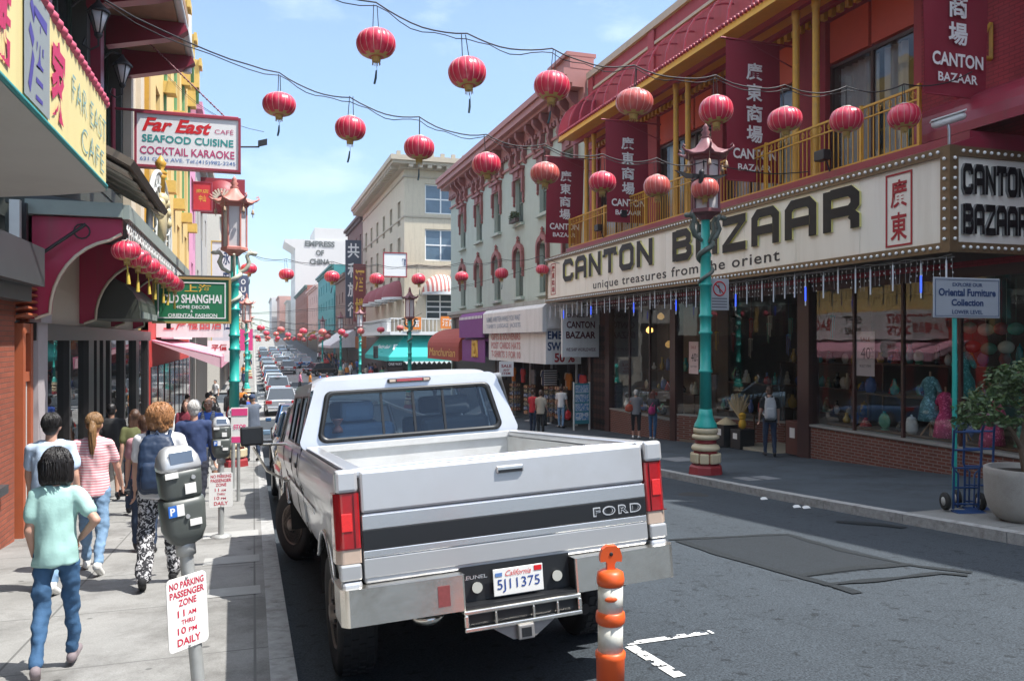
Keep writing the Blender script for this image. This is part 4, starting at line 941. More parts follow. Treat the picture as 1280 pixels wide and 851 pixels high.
# balcony of the corner building
mb = MB(); mb.box(11.5, 22, BB0-1.4, BB0-.01, 2.2, 2.5); mb.box(11.5, FR-.01, BB0, BB0+18, 2.2, 2.5)
def rail_y(mb, x0, x1, y, zb, zt):
    mb.box(x0, x1, y-.05, y+.05, zt-.1, zt); n = int((x1-x0)/.35)
    for i in range(n+1): mb.box(x0+(x1-x0)*i/n-.03, x0+(x1-x0)*i/n+.03, y-.03, y+.03, zb, zt-.1)
rail_y(mb, 11.5, 22, BB0-1.35, 2.5, 3.7)
for k in range(46): mb.box(11.53, 11.6, BB0-1.2+k*.42, BB0-1.14+k*.42, 2.5, 3.6)
mb.box(11.5, 11.62, BB0-1.3, BB0+18, 3.6, 3.7)
mb.build('balcony', WHITEP, bb)
mb = MB(); x0, x1 = 18.2, 20.6
for z in (2.6, 6.2, 9.7, 13.2): mb.box(x0, x1, BB0-1.1, BB0-.01, z, z+.08); [mb.box(x0+(x1-x0)*k/9-.02, x0+(x1-x0)*k/9+.02, BB0-1.12, BB0-1.08, z, z+1.05) for k in range(10)]; mb.box(x0, x1, BB0-1.12, BB0-1.06, z+1.0, z+1.06)
for z in (2.6, 6.2, 9.7): 
    for dy in (-.3, -.8): mb.tube([(x0+.2, BB0+dy, z), (x1-.2, BB0+dy, z+3.5)], .06, 4)
    for k in range(10): mb.box(x0+.2+k*.2, x0+.5+k*.2, BB0-.8, BB0-.3, z+.3+k*.34, z+.34+k*.34)
mb.build('fire_escape', M('pale_iron', (.42,.38,.30), .6), bb)
mb = MB(); mb.ell((15.0, BB0+1.5, 19.6), (1.0,1.0,.7), 14); mb.lathe([(.25,18.2),(.2,19.2)], (15.0, BB0+1.5, 0), 8); mb.build('roof_dish', WHITEP, bb)
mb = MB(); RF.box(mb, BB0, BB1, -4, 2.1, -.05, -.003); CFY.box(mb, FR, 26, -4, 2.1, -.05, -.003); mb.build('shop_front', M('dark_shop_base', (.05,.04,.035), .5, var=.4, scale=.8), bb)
t = thing('awning', 'bright turquoise sushi restaurant awning wrapping the beige corner building', 'awning', (FR, BB0, 1))
mb = MB(); zt, zb = 2.15, .1; y0 = BB0 - 1.9; x0 = FR - 1.7
mb.add([(FR, BB0-.06, zt), (26, BB0-.06, zt), (26, y0, zb+.15), (x0, y0, zb+.15), (x0, BB0+14, zb+.15), (FR-.06, BB0+14, zt), (26, y0, zb-.25), (x0, y0, zb-.25), (x0, BB0+14, zb-.25)],
       [(0,3,2,1), (0,5,4,3), (3,7,6,2), (4,8,7,3)], 0); mb.build('canvas', TURQ, t)
mb = MB(); sl = Vector((0, 1.84, zt-zb-.15)).normalized(); mb.text('Floating Sushi', (11.75, y0+.55, .72), (1,0,0), sl, .85, 5.0, 0, .02, .25, depth=.04); mb.text('Bar & Grill', (13.4, y0+.2, .28), (1,0,0), sl, .4, 2.2, 0, .02, .25, depth=.04)
sl2 = Vector((1.64, 0, zt-zb-.15)).normalized(); mb.text('Floating Sushi', (x0+.55, BB0+10, .8), (0,-1,0), sl2, .6, 8, 0, .02, .2, depth=.05); mb.build('lettering', WHITEINK, t)
mb = MB()
for k in range(32): mb.prism([(x0 + k*.45, y0-.012, zb-.25), (x0+.45+k*.45, y0-.012, zb-.25), (x0+.225+k*.45, y0-.012, zb-.5)], (0,.02,0))
mb.build('scallop_fringe', WHITEINK, t)
p = onX(494, 331, 11.5); t = thing('projecting_sign', 'white sign with a scalloped red border projecting from the beige building corner', 'sign', p)
p = onY(494, 331, BB0 - 1.0); t.location = p
mb = MB(); mb.box(p.x-1.0, p.x+1.0, p.y, p.y+.25, p.z-1.0, p.z+1.0); mb.build('board', WHITEP, t)
mb = MB()
for a in (-1.05, 1.0): mb.box(p.x+a, p.x+a+.06, p.y-.05, p.y+.3, p.z-1.1, p.z+1.1)
for a in (-1.1, 1.03): mb.box(p.x-.99, p.x+.99, p.y-.05, p.y+.3, p.z+a, p.z+a+.07)
mb.build('border', REDINK, t)
mb = MB(); mb.text('麵家', (p.x+.6, p.y-.02, p.z-.1), (1,0,0), UP, .7, .35, 0, .02); mb.build('lettering', NAVYINK, t)
for i, (px, py, s) in enumerate(((561, 403, 'right of the balcony doors'), (516, 404, 'on the balcony rail behind the far lamp head'))):
    p = onY(px, py, BB0 - 1.5); t = thing('banner_sign', 'small orange Chinese sign ' + s, 'sign', p)
    mb = MB(); mb.box(p.x-.75, p.x+.75, p.y, p.y+.05, p.z-.55, p.z+.55); mb.build('board', M('orange_board', (.75,.22,.03), .6), t)
    mb = MB(); mb.text('酒店', (p.x, p.y-.01, p.z-.35), (1,0,0), UP, .7, 1.2, 0, .02, align='c'); mb.build('lettering', WHITEINK, t)

# ------------------------------------------------------------------ the buildings farther down the right side
def block(name, label, y0, y1, x, top, m, floors, wins, wm=WINDARK, face_m=None, corn=None, depth=14, wpart=None, ww=1.3, wh=1.7, z0=3.6):
    t = thing(name, label, 'building', (x, (y0+y1)/2, g((y0+y1)/2)))
    F = Facade('x', x, -1 if x > 5 else 1); s = -F.n
    ops = []
    fl = (top - z0 - 1.0)/floors; wd = (y1-y0)/wins
    for f in range(floors):
        for k in range(wins): c = y0 + wd*(k+.5); ops.append((c-ww/2, c+ww/2, z0 + f*fl + .3, z0 + f*fl + .3 + wh))
    mb = MB(); F.wall(mb, y0, y1, -4, top, ops, .25)
    xb = x + s*depth
    mb.face([(x, y0, -4), (xb, y0, -4), (xb, y0, top), (x, y0, top)]); mb.face([(x, y0, top-.1), (xb, y0, top-.1), (xb, y1, top-.1), (x, y1, top-.1)]); mb.face([(x, y1, -4), (xb, y1, -4), (xb, y1, top), (x, y1, top)])
    mb.build('wall', m, t)
    for o in ops: F.window(t, *o, .2, face_m or WHITEP, wm, .09, 1, (.5,))
    mb = MB(); d = .6; F.box(mb, y0, y1, top-.35, top, -d, -.003); F.box(mb, y0, y1, top-.7, top-.35, -d*.5, -.003); F.box(mb, y0, y1, 3.0, 3.3, -.25, -.003); mb.build('cornice', corn or m, t)
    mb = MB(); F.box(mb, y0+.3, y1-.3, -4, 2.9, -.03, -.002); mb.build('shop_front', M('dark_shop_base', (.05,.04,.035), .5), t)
    return t
BROWNB = brick('brown_brick', (.17,.075,.055), (.13,.055,.045), (.16,.13,.11), 'x', .3, .1, .012)
block('brick_building', 'brown brick block with tall vertical Chinese sign beyond the beige building', 101.3, 118, FR, 17.5, BROWNB, 4, 4, corn=M('dark_cornice', (.10,.06,.05), .7))
block('brown_building', 'lower brown block between the brown brick block and the teal one', 118.3, 136, FR, 11.6, M('umber_stucco', (.20,.12,.09), .8, var=.15, scale=2), 2, 4)
for i, (px, py, w, h, txt, m, im, lab) in enumerate(((446, 349, 1.9, 9.5, '共和旅行', M('dark_blue_board', (.06,.07,.10), .6), WHITEINK, 'tall dark vertical sign with white Chinese characters on the brown brick block'),
        (454, 366, 1.4, 6.6, '酒楼', M('dark_red_board', (.20,.03,.03), .6), GOLDINK, 'dark red vertical sign beside the tall dark sign on the brown brick block'))):
    p = onX(px, py, 12.0); t = thing('vertical_sign', lab, 'sign', p)
    mb = MB(); mb.box(p.x-w/2-.4, p.x+w/2-.4, p.y, p.y+.35, p.z-h/2, p.z+h/2); mb.build('board', m, t)
    mb = MB(); n = len(txt)
    for k, ch in enumerate(txt): mb.text(ch, (p.x-.4, p.y-.02, p.z+h/2 - (k+1)*h/n + .2), (1,0,0), UP, h/n*.75, w*.75, 0, .02, align='c')
    mb.build('lettering', im, t)
block('peach_building', 'peach tower set back behind the lower brown block far down the right', 122, 138, FR+4.5, 18.5, M('peach_stucco', (.62,.36,.29), .8, var=.08, scale=1), 4, 4, depth=9)
block('teal_building', 'teal green block with balconies far down the right side', 137, 171, FR-.2, 14.5, M('teal_stucco', (.05,.27,.28), .7, var=.2, scale=1), 3, 6, corn=M('teal_trim', (.04,.16,.15), .6))
block('pink_red_building', 'pale pink block with a red lower floor far down the right side', 172, 204, FR-.2, 13.5, M('pale_pink_stucco', (.62,.42,.38), .8, var=.08, scale=1), 3, 5)
block('pagoda_building', 'dark block with red balconies in front of the tall white building', 205, 264, FR-.3, 15.5, M('rust_stucco', (.25,.09,.06), .8), 3, 8, corn=M('dark_green_eave', (.05,.12,.10), .6))
t = block('tall_white_building', 'tall white building lettered EMPRESS OF CHINA at the far end of the street', 268, 300, 12.8, 34.5, M('white_concrete', (.60,.59,.56), .8, var=.05, scale=.5), 7, 6, depth=18)
mb = MB(); mb.box(19, 31, 268.5, 292, 34.4, 38.5); mb.prism([(12.8, 267.9, 31.5), (9.5, 267.9, 33.5), (9.5, 267.9, 34.4), (13.5, 267.9, 34.4)], (0, 20, 0)); mb.build('roof_storey', MATS['white_concrete'], t)
mb = MB()
for i, a in enumerate(('EMPRESS', 'OF', 'CHINA')): mb.text(a, (20.6, 267.85, 32.2 - i*2.9), (1,0,0), UP, 1.9, (9.5, 2.6, 6.5)[i], 0, .05, align='c')
mb.build('lettering', M('grey_letters', (.10,.11,.10), .6), t)
for i, (y0, y1, top, c, nm) in enumerate(((304, 330, 13, (.55,.52,.46), 'low cream block at the very end of the right side'), (332, 366, 15, (.45,.26,.22), 'reddish block at the very end of the right side'), (368, 420, 15, (.6,.6,.58), 'white block closing the end of the street'))):
    block('distant_building', nm, y0, y1, FR-1 - 2.2*i, top + g(y0), M('far_stucco_%s' % 'abc'[i], c, .8), 3, 5, depth=30, z0=5+g(y0))
t = thing('awning', 'white peaked canopy over a crowded shop far down the right pavement', 'awning', (FR, 120, 1))
mb = MB(); mb.prism([(13, 108, 3.3), (9.6, 108, 1.0), (9.6, 108, .7), (13, 108, .8)], (0, 20, 0)); mb.build('canvas', WHITEC, t)
t = thing('hanging_sign', 'rust orange cloth sign hanging by the far right lamp posts', 'sign', onX(451, 428, 11)); p = t.location.copy()
mb = MB(); mb.box(p.x-.6, p.x+.6, p.y, p.y+.06, p.z-.65, p.z+.65); mb.build('board', M('rust_board', (.42,.13,.05), .7), t)
# ------------------------------------------------------------------ left side
LF = Facade('x', FL, 1); LT = LF.right()
ORANGEBRICK = brick('orange_brick', (.33,.085,.045), (.26,.065,.035), (.17,.075,.05), 'x', .24, .065, .007)
ORANGEBRICKY = brick('orange_brick_return', (.33,.085,.045), (.26,.065,.035), (.17,.075,.05), 'y', .24, .065, .007)
ORANGEP = M('orange_paint', (.40, .10, .04), .5, var=.12, scale=5, dirt=.15)
PINKRED = M('crimson_panel', (.40, .022, .075), .5, var=.15, scale=3, dirt=.3, streak=True)
DARKGREY = M('dark_grey_metal', (.05, .055, .06), .45, var=.2, scale=4)
BLACKWOOD = M('black_shopfront', (.025, .022, .022), .4, var=.3, scale=3)
GREYGREEN = M('grey_green_metal', (.26, .30, .27), .5, var=.12, scale=4, dirt=.2)
CREAMP = M('cream_plaster', (.62, .54, .42), .7, var=.08, scale=3)
SOFFITG = M('grey_soffit', (.50, .49, .46), .7, var=.06, scale=2, dirt=.12)
YELLOWS = M('pale_yellow_panel', (.78, .66, .30), .5, var=.05, scale=2, dirt=.4, dirtcol=(.52,.42,.2), streak=True)
TEALTRIM = M('teal_trim_paint', (.02, .26, .25), .45)
PINKTILE = M('rose_tiles', (.55, .10, .16), .45, var=.15, scale=6)
TANWOOD = M('tan_wood', (.36, .22, .13), .65, var=.25, scale=4)
LGLASS = glass('shop_glass_left', (.72,.78,.76), 1.6)
WHITEMETAL = M('white_iron', (.62, .63, .60), .5, var=.08)

# near brick building with the cafe fascia
fe = thing('cafe_building', 'orange brick cafe building with dark upper storey at the left edge', 'building', (FL, 8, g(8)))
mb = MB(); LF.wall(mb, -8, 11.85, -3, 2.72, [(2, 11.0, -.05, 2.35)], .3); mb.build('brick_wall', ORANGEBRICK, fe)
mb = MB(); mb.face([(FL, 11.851, -3), (FL-.8, 11.851, -3), (FL-.8, 11.851, 2.7), (FL, 11.851, 2.7)]); mb.build('brick_return', ORANGEBRICKY, fe)
LF.window(fe, 2.05, 10.95, 0, 2.3, .2, BLACKWOOD, WINDARK, .12, 4)
mb = MB(); LF.box(mb, 2, 11.2, -.16, -.055, -.10, .02); LF.box(mb, -8, 11.84, 2.4, 2.9, -.35, -.003); LF.box(mb, -8, 11.84, 2.2, 2.4, -.2, -.003); mb.build('window_header', DARKGREY, fe)
# louvre, orange gate frame, post
mb = MB()
for k in range(9):
    z = 2.02 + k*.088; mb.obox((FL+.03, 12.22, z), (.10, 0, .03), (0, .36, 0), (-.006, 0, .014), 0)
LF.box(mb, 11.86, 11.92, 1.95, 2.82, .0, .1); LF.box(mb, 12.5, 12.58, 1.95, 2.82, .0, .1); mb.build('louvre', ORANGEP, fe)
mb = MB(); LF.box(mb, 12.02, 12.14, -1.2, 1.93, -.06, .1); LF.box(mb, 12.4, 12.52, -1.2, 1.93, -.06, .1); LF.box(mb, 12.14, 12.4, 1.15, 1.28, -.05, .08); LF.box(mb, 12.14, 12.4, 1.8, 1.93, -.05, .08)
for k in range(4): LF.box(mb, 12.17+k*.06, 12.19+k*.06, 1.28, 1.8, 0, .03)
mb.build('gate_frame', ORANGEP, fe)
mb = MB()
for k in range(3): LF.box(mb, 12.2+k*.07, 12.225+k*.07, -1.0, 1.15, -.02, .0)
mb.build('gate_bar', WHITEMETAL, fe)
mb = MB(); LF.box(mb, 11.86, 12.6, -3, 3.4, .3, .5); mb.build('entrance_wall', BLACKWOOD, fe)
for k, (a, m) in enumerate(((12.0, WHITEMETAL), (12.25, BLACKWOOD), (12.45, WHITEMETAL), (12.56, M('green_pipe', (.05,.22,.12), .5)))):
    mb = MB(); LF.box(mb, a, a+.1, 2.83, 3.55, -.02 - .02*k, .1); mb.build('trim_post', m, fe)
mb = MB(); LF.box(mb, 12.62, 13.15, -1.2, 1.95, -.10, .15); LF.box(mb, 12.58, 13.2, 1.95, 2.15, -.14, .15); mb.build('stone_pilaster', M('pale_pilaster', (.42,.38,.39), .6, var=.1), fe)
# dark upper storey with windows, beams and hanging tiled balcony eave
mb = MB(); LF.wall(mb, -8, 25.6, 4.75, 13, [(9.2, 12.4, 5.0, 8.2), (13.2, 16.6, 5.0, 8.4), (17.6, 20.6, 5.0, 8.4)], .35)
LF.box(mb, 12.6, 25.6, 3.6, 4.75, .02, .3); mb.box(-14, FL-.36, 25.3, 25.6, -3, 13); mb.box(-14, FL-.36, -8, 25.3, 12.7, 12.9); mb.build('upper_wall', M('dark_green_stucco', (.06,.065,.055), .6, var=.3, scale=2), fe)
for o in ((9.2, 12.4, 5.0, 8.2), (13.2, 16.6, 5.0, 8.4), (17.6, 20.6, 5.0, 8.4)): LF.window(fe, *o, .3, M('dark_green_frame', (.03,.06,.045), .5), WINDARK, .12, 3, (.6,))
for a, m in ((12.7, MAROON), (16.9, MAROON), (20.9, CREAMP), (22.6, CREAMP), (24.3, GOLDP)):
    mb = MB(); LF.box(mb, a, a+.35, 4.75, 11, -.18, -.003); mb.build('pilaster', m, fe)
mb = MB(); LF.box(mb, 21.3, 25.5, 4.76, 10.4, -.06, -.002); mb.build('cream_panel', CREAMP, fe)
mb = MB(); x1 = -1.55
mb.box(FL-.1, x1, 12.0, 20.9, 8.55, 8.68); mb.box(FL-.1, x1+.05, 12.0, 21.0, 9.3, 9.5)
mb.build('balcony_deck', TANWOOD, fe)
for y in (14.4, 16.5, 18.6, 20.7):
    mb = MB(); mb.prism([(FL, y, 8.54), (x1+.12, y, 8.54), (x1+.2, y, 8.4), (x1+.05, y, 8.28), (x1-.15, y, 8.2), (FL, y, 7.9)], (0, .28, 0)); mb.build('balcony_beam', MAROON, fe)
mb = MB(); mb.tube([(x1+.08, 12, 8.62), (x1+.08, 21, 8.62)], .09, 8); mb.tube([(x1+.02, 20.95, 8.2), (x1+.02, 20.95, 9.6)], .1, 8); mb.build('gutter', WHITEMETAL, fe)
mb = MB()
for k in range(10): mb.box(FL-.05 + .0, -1.75, 9.0 + k*.35, 9.22 + k*.35, 7.35, 7.42)
mb.box(FL-.05, -1.72, 12.3, 12.55, 7.0, 7.36)
mb.build('slat_canopy', TANWOOD, fe)
# wall lanterns
for i, (px, py, lab) in enumerate(((123, 27, 'nearer the slatted canopy'), (153, 92, 'lower down beside the hanging cafe sign'))):
    p = onX(px, py, FL + .42); t = thing('wall_lantern', 'black carriage lantern on the dark upper wall, ' + lab, 'lamp', p)
    mb = MB(); mb.lathe([(.05,-.2),(.16,.14)], p, 6); mb.build('lamp_glass', M('opal_glass', (.7,.7,.68), .25), t)
    mb = MB(); mb.lathe([(.20,.14),(.17,.2),(.05,.32),(.02,.38)], p, 6); mb.lathe([(.03,-.3),(.07,-.24),(.06,-.2)], p, 6)
    for k in range(6): a = math.pi/3*k; mb.tube([p + Vector((.052*math.cos(a), .052*math.sin(a), -.2)), p + Vector((.165*math.cos(a), .165*math.sin(a), .14))], .012, 4)
    mb.tube([p + Vector((0,0,-.28)), p + Vector((0,0,-.42)), p + Vector((-.12,0,-.5)), p + Vector((-.24,0,-.42)), p + Vector((-.2,0,-.3))], .018, 5); mb.tube([p + Vector((0,0,.36)), p + Vector((-.2,0,.42)), p + Vector((-.42,0,.2))], .02, 5)
    mb.build('lamp_cage', BLACKM, t)
# cafe fascia: yellow panel with characters, rose tile top, grey soffit, rounded end
cf = thing('cafe_fascia', 'pale yellow FAR EAST CAFE fascia with red and purple Chinese characters', 'sign', (-1.3, 5, 3.1))
E = [(-1.3, -3), (-1.3, 8.15)] + [(-1.3 - .5*(1-math.cos(a)), 8.15 + .5*math.sin(a)) for a in [math.pi/2*k/6 for k in range(1, 7)]] + [(FL, 8.9)]
E2 = [(-1.3, -3), (-1.3, 8.2), (-1.33, 8.34), (-1.42, 8.42), (-1.9, 8.75), (-2.5, 9.05), (FL, 9.15)]
mb = MB()
for (a, b) in zip(E2, E2[1:]): mb.add([(a[0], a[1], 3.14), (b[0], b[1], 3.14), (b[0], b[1], 3.87), (a[0], a[1], 3.87)], [(0,3,2,1)])
mb.build('fascia_panel', YELLOWS, cf)
mb = MB(); mb.add([(x, y, 3.1) for x, y in E2] + [(FL, -3, 3.1)], [list(range(len(E2)+1))]); mb.build('soffit', SOFFITG, cf)
mb = MB()
for (a, b) in zip(E2, E2[1:]): mb.tube([(a[0], a[1], 3.125), (b[0], b[1], 3.125)], .02, 6)
mb.build('edge_trim', TEALTRIM, cf)
mb = MB()
for (a, b) in zip(E2, E2[1:]):
    n = max(1, int((Vector(a)-Vector(b)).length/.14))
    for k in range(n):
        p = Vector(a).lerp(Vector(b), (k+.5)/n); mb.ell((p.x-.03, p.y, 3.905), (.07, .085, .05), 8, 0, None, 5)
mb.add([(x-.05, y, 3.95) for x, y in E2] + [(FL, -3, 4.3)], [list(range(len(E2)+1))]); mb.build('tile_top', PINKTILE, cf)
mb = MB(); mb.text('FAR EAST', (-1.292, 7.72, 3.52), LT, UP, .23, 1.5, 0, .0, align='c') if False else None
mb.text('FAR EAST', (-1.290, 6.72, 3.50), LT, UP, .2, 1.42, 0, -.012, space=1.1); mb.text('CAFE', (-1.290, 7.06, 3.21), LT, UP, .19, .98, 0, -.012, space=1.1); mb.build('lettering', M('grey_teal_ink', (.20,.36,.36), .5), cf)
mb = MB(); mb.text('家', (-1.290, 6.05, 3.20), LT, UP, .58, .42, 0, .03, .1); mb.text('鮮', (-1.290, 4.78, 3.2), LT, UP, .6, .5, 0, .03, .1); mb.build('red_characters', M('crimson_ink', (.55,.02,.10), .5), cf)
mb = MB(); mb.text('酒', (-1.286, 5.46, 3.2), LT, UP, .6, .46, 0, .03, .1); mb.build('blue_character', M('violet_ink', (.07,.05,.28), .5), cf)

mb = MB(); mb.box(-1.2895, -1.2885, 5.38, 6.0, 3.16, 3.86); mb.build('grey_panel', M('grey_blue_panel', (.27,.30,.30), .5), cf)

# crimson marquee with scroll ironwork and curved brackets
mq = thing('crimson_marquee', 'crimson curved marquee with white scroll ironwork edge over the left shop', 'canopy', (FL, 17, 3.4))
M0, M1, MX = 12.4, 23.5, -1.75
mb = MB(); mb.prism([(FL, M0, 3.42), (MX, M0, 3.42), (MX, M0, 3.58), (FL, M0, 3.72)], (0, M1-M0, 0)); mb.build('roof_deck', DARKGREY, mq)
mb = MB(); mb.box(MX, MX+.09, M0-.05, M1, 3.40, 3.60); mb.box(FL, MX, M0-.07, M0-.005, 3.42, 3.62); mb.build('edge_beam', GREYGREEN, mq)
for y in (12.45, 15.8, 19.1, 22.4):
    pts = [(FL, 3.41), (MX-.02, 3.41), (MX-.02, 3.2)]
    for k in range(1, 10): a = math.pi/2*k/9; pts.append((MX - .02 - (MX - .1 - FL - .2)*math.sin(a)*1.0, 3.12 - 1.05*(1-math.cos(a))))
    pts += [(FL + .1, 2.0), (FL, 2.0)]
    mb = MB(); mb.prism([(x, y, z) for x, z in pts], (0, .12, 0)); mb.build('bracket_panel', PINKRED, mq)
    mb = MB(); mb.tube([(x, y-.01, z) for x, z in pts[2:13]], .025, 5, 0, False); mb.build('bracket_edge', CREAMP, mq)
mb = MB(); LF.box(mb, 12.7, 23.4, 1.95, 3.4, -.02, .12); mb.build('wall_panel', CREAMP, mq)
def scroll(mb, y, z, s=1):
    mb.tube([(MX+.05, y + s*.10*(1-k/14)*math.cos(k*.62), z - .12 + .10*(1-k/14)*math.sin(k*.62)) for k in range(13)], .010, 4, 0, False)
mb = MB(); y = M0 + .1; k = 0
while y < M1 - .1:
    scroll(mb, y, 3.38, 1 if k % 2 else -1); mb.tube([(MX+.05, y+.1, 3.4), (MX+.05, y+.1, 3.14)], .008, 4, 0, False); y += .2; k += 1
mb.tube([(MX+.05, M0, 3.13), (MX+.05, M1, 3.13)], .012, 4); mb.build('scroll_ironwork', WHITEMETAL, mq)
mb = MB(); mb.tube([(-2.9, 12.3, 2.75), (-2.2, 12.3, 3.3)], .025, 5); mb.tube([(-2.25 + .1*math.cos(a), 12.3, 3.2 + .1*math.sin(a)) for a in [2*math.pi*k/12 for k in range(13)]], .012, 4, 0, False); mb.build('stay_rod', BLACKM, mq)
# wrought iron arch with gold medallion above the marquee
ar = thing('iron_arch', 'white wrought iron arch with a gold medallion standing on the crimson marquee', 'ornament', (MX, 17.2, 3.6))
mb = MB(); c = Vector((MX+.0, 17.2, 3.6))
for r, h, w in ((1.9, 1.38, .045), (1.55, 1.12, .03), (.85, .72, .03)):
    mb.tube([c + Vector((0, -r*math.cos(math.pi*k/20), h*math.sin(math.pi*k/20)**.85)) for k in range(21)], w, 6, 0, False)
for k in range(1, 20):
    a = math.pi*k/20; mb.tube([c + Vector((0, -.85*math.cos(a), .72*math.sin(a)**.85)), c + Vector((.03*(-1)**k, -1.2*math.cos(a+.08), .92*math.sin(a)**.85)), c + Vector((0, -1.9*math.cos(a), 1.38*math.sin(a)**.85))], .018, 4, 0, False)
    b = c + Vector((0, -1.72*math.cos(a), 1.25*math.sin(a)**.85)); mb.tube([b + Vector((0, .1*math.cos(q), .1*math.sin(q))) for q in [2*math.pi*j/8 for j in range(9)]], .014, 4, 0, False)
mb.build('ironwork', WHITEMETAL, ar)
mb = MB(); mb.lathe([(.02,-.09),(.42,-.08),(.5,0),(.42,.08),(.02,.09)], c + Vector((0,0,.5)), 20, 0, 'x')
for k in range(7): a = math.pi*(k+.5)/7; mb.ell(c + Vector((.05, -.72*math.cos(a), .4 + .5*math.sin(a))), (.1,.12,.12), 8)
mb.build('medallion', M('cream_gilt', (.62,.52,.30), .4, var=.2, scale=8), ar)
mb = MB(); mb.lathe([(.10,0),(.13,.06),(.05,.11),(.09,.18),(.11,.25),(.06,.32),(.03,.37),(.005,.40)], c + Vector((0,0,1.36)), 10); mb.lathe([(.08,-.5),(.08,-.06),(.12,0)], c + Vector((0,0,1.36)), 8); mb.build('gilt_finial', GOLDP, ar)
# dark slatted canopy behind the arch
t = thing('slatted_canopy', 'dark brown sloping canopy with pale slats above the crimson marquee', 'canopy', (FL, 13, 4.4))
mb = MB(); mb.prism([(FL, 11.6, 4.75), (-1.55, 11.6, 4.0), (-1.5, 11.6, 4.08), (FL, 11.6, 4.86)], (0, 4.4, 0)); mb.build('canopy_roof', M('brown_canopy', (.14,.11,.08), .6, var=.2), t)
mb = MB()
for k in range(5): 
    y = 11.9 + k*.85; mb.prism([(FL, y, 4.72), (-1.62, y, 3.985), (-1.62, y, 3.95), (FL, y, 4.68)], (0, .45, 0))
mb.build('slat', CREAMP, t)
# shopfront below
sh = thing('left_shopfront', 'black shopfront with tall glass windows under the crimson marquee', 'building', (FL, 18, g(18)))
mb = MB()
for (a, b) in ((13.2, 13.35), (14.95, 15.05), (16.6, 17.1), (17.4, 17.7), (18.1, 18.4), (18.9, 19.1), (20.9, 21.1), (22.9, 23.5), (25.3, 25.6)): LF.box(mb, a, b, -3, 1.95, -.03, .15)
LF.box(mb, 12.6, 25.6, 1.7, 1.95, -.08, .15); LF.box(mb, 12.6, 25.6, -3, -.75, -.02, .15); mb.build('shop_frame', BLACKWOOD, sh)
mb = MB(); LF.box(mb, 17.1, 18.9, -3, 1.7, .05, .12); mb.build('black_door', BLACKWOOD, sh)
mb = MB()
for (a, b) in ((13.35,14.95),(15.05,16.6),(19.1,20.9),(21.1,22.9),(23.5,25.3)): mb.face([LF.pos(a,-.75,.06), LF.pos(b,-.75,.06), LF.pos(b,1.7,.06), LF.pos(a,1.7,.06)])
mb.build('shop_window', LGLASS, sh)
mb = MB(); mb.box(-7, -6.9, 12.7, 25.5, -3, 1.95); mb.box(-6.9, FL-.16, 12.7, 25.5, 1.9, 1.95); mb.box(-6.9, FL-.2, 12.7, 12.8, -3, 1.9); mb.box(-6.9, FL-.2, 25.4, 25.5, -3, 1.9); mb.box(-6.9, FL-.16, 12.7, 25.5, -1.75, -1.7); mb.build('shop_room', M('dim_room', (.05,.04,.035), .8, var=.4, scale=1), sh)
t = thing('air_unit_cover', 'dark rounded air vent canopy with grille between the crimson brackets', 'canopy', (FL, 18, 2.2))
mb = MB(); P = [(FL, 2.95)] + [(FL + .95*math.sin(math.pi/2*k/6), 2.25 + .7*math.cos(math.pi/2*k/6)) for k in range(1, 7)] + [(FL+.95, 2.1), (FL, 2.1)]
mb.prism([(x, 16.2, z) for x, z in P], (0, 2.7, 0)); mb.build('cover', M('dark_olive_metal', (.045,.05,.04), .4), t)
mb = MB()
for k in range(9): mb.box(FL+.952, FL+.97, 16.4+k*.28, 16.55+k*.28, 2.12, 2.24)
mb.build('grille', GREYGREEN, t)

# yellow building with green and gold ornament
YEL = M('yellow_stucco', (.70, .50, .20), .75, var=.06, scale=2, streak=True, dirt=.25, dirtcol=(.4,.3,.12)); GRN = M('green_ornament', (.12,.30,.14), .6, var=.2); OCH = M('ochre_ornament', (.60,.42,.11), .6, var=.2)
yb = thing('yellow_building', 'tall yellow building with green and gold ornamented bays beyond the cafe', 'building', (FL, 33, g(33)))
mb = MB(); wy = [28.2, 31.9, 35.6, 39.3]; ops = [(y-.6, y+.6, z, z+2.2) for y in wy for z in (4.2, 7.6, 11)]
LF.wall(mb, 25.7, 41.2, 2.6, 14.6, ops, .25); mb.face([(FL,25.7,2),(-14,25.7,2),(-14,25.7,14.6),(FL,25.7,14.6)]); mb.face([(FL,25.7,14.5),(-14,25.7,14.5),(-14,41.2,14.5),(FL,41.2,14.5)])
LF.box(mb, 25.7, 41.2, -3, 2.59, .5, .7)
mb.build('wall', YEL, yb)
for o in ops: LF.window(yb, *o, .2, OCH, WINDARK, .1, 1, (.5,))
for y in (30.05, 33.75, 37.4, 40.7):
    mb = MB(); LF.box(mb, y-.35, y+.35, 13.6, 14.9, -.5, -.003); LF.box(mb, y-.45, y+.45, 14.6, 14.95, -.62, -.5); LF.box(mb, y-.3, y+.3, 12.7, 13.6, -.35, -.003); LF.box(mb, y-.28, y+.28, 10.2, 10.6, -.4, -.003); LF.box(mb, y-.28, y+.28, 6.8, 7.2, -.4, -.003)
    mb.build('gold_bracket', OCH, yb)
    mb = MB(); LF.box(mb, y-.1, y+.1, 10.62, 12.69, -.10, -.003); LF.box(mb, y-.06, y+.06, 7.22, 10.19, -.08, -.003); mb.prism([LF.pos(y-.2, 13.58, -.36), LF.pos(y+.2, 13.58, -.36), LF.pos(y, 12.9, -.36)], (.12,0,0)); mb.build('green_pilaster', GRN, yb)
mb = MB(); LF.box(mb, 25.7, 41.2, 2.6, 3.0, -.15, -.003); LF.box(mb, 25.7, 41.2, -3, 2.58, .0, .2) ; mb.build('lower_storey', M('bright_red_front', (.48,.035,.03), .55, var=.1), yb)
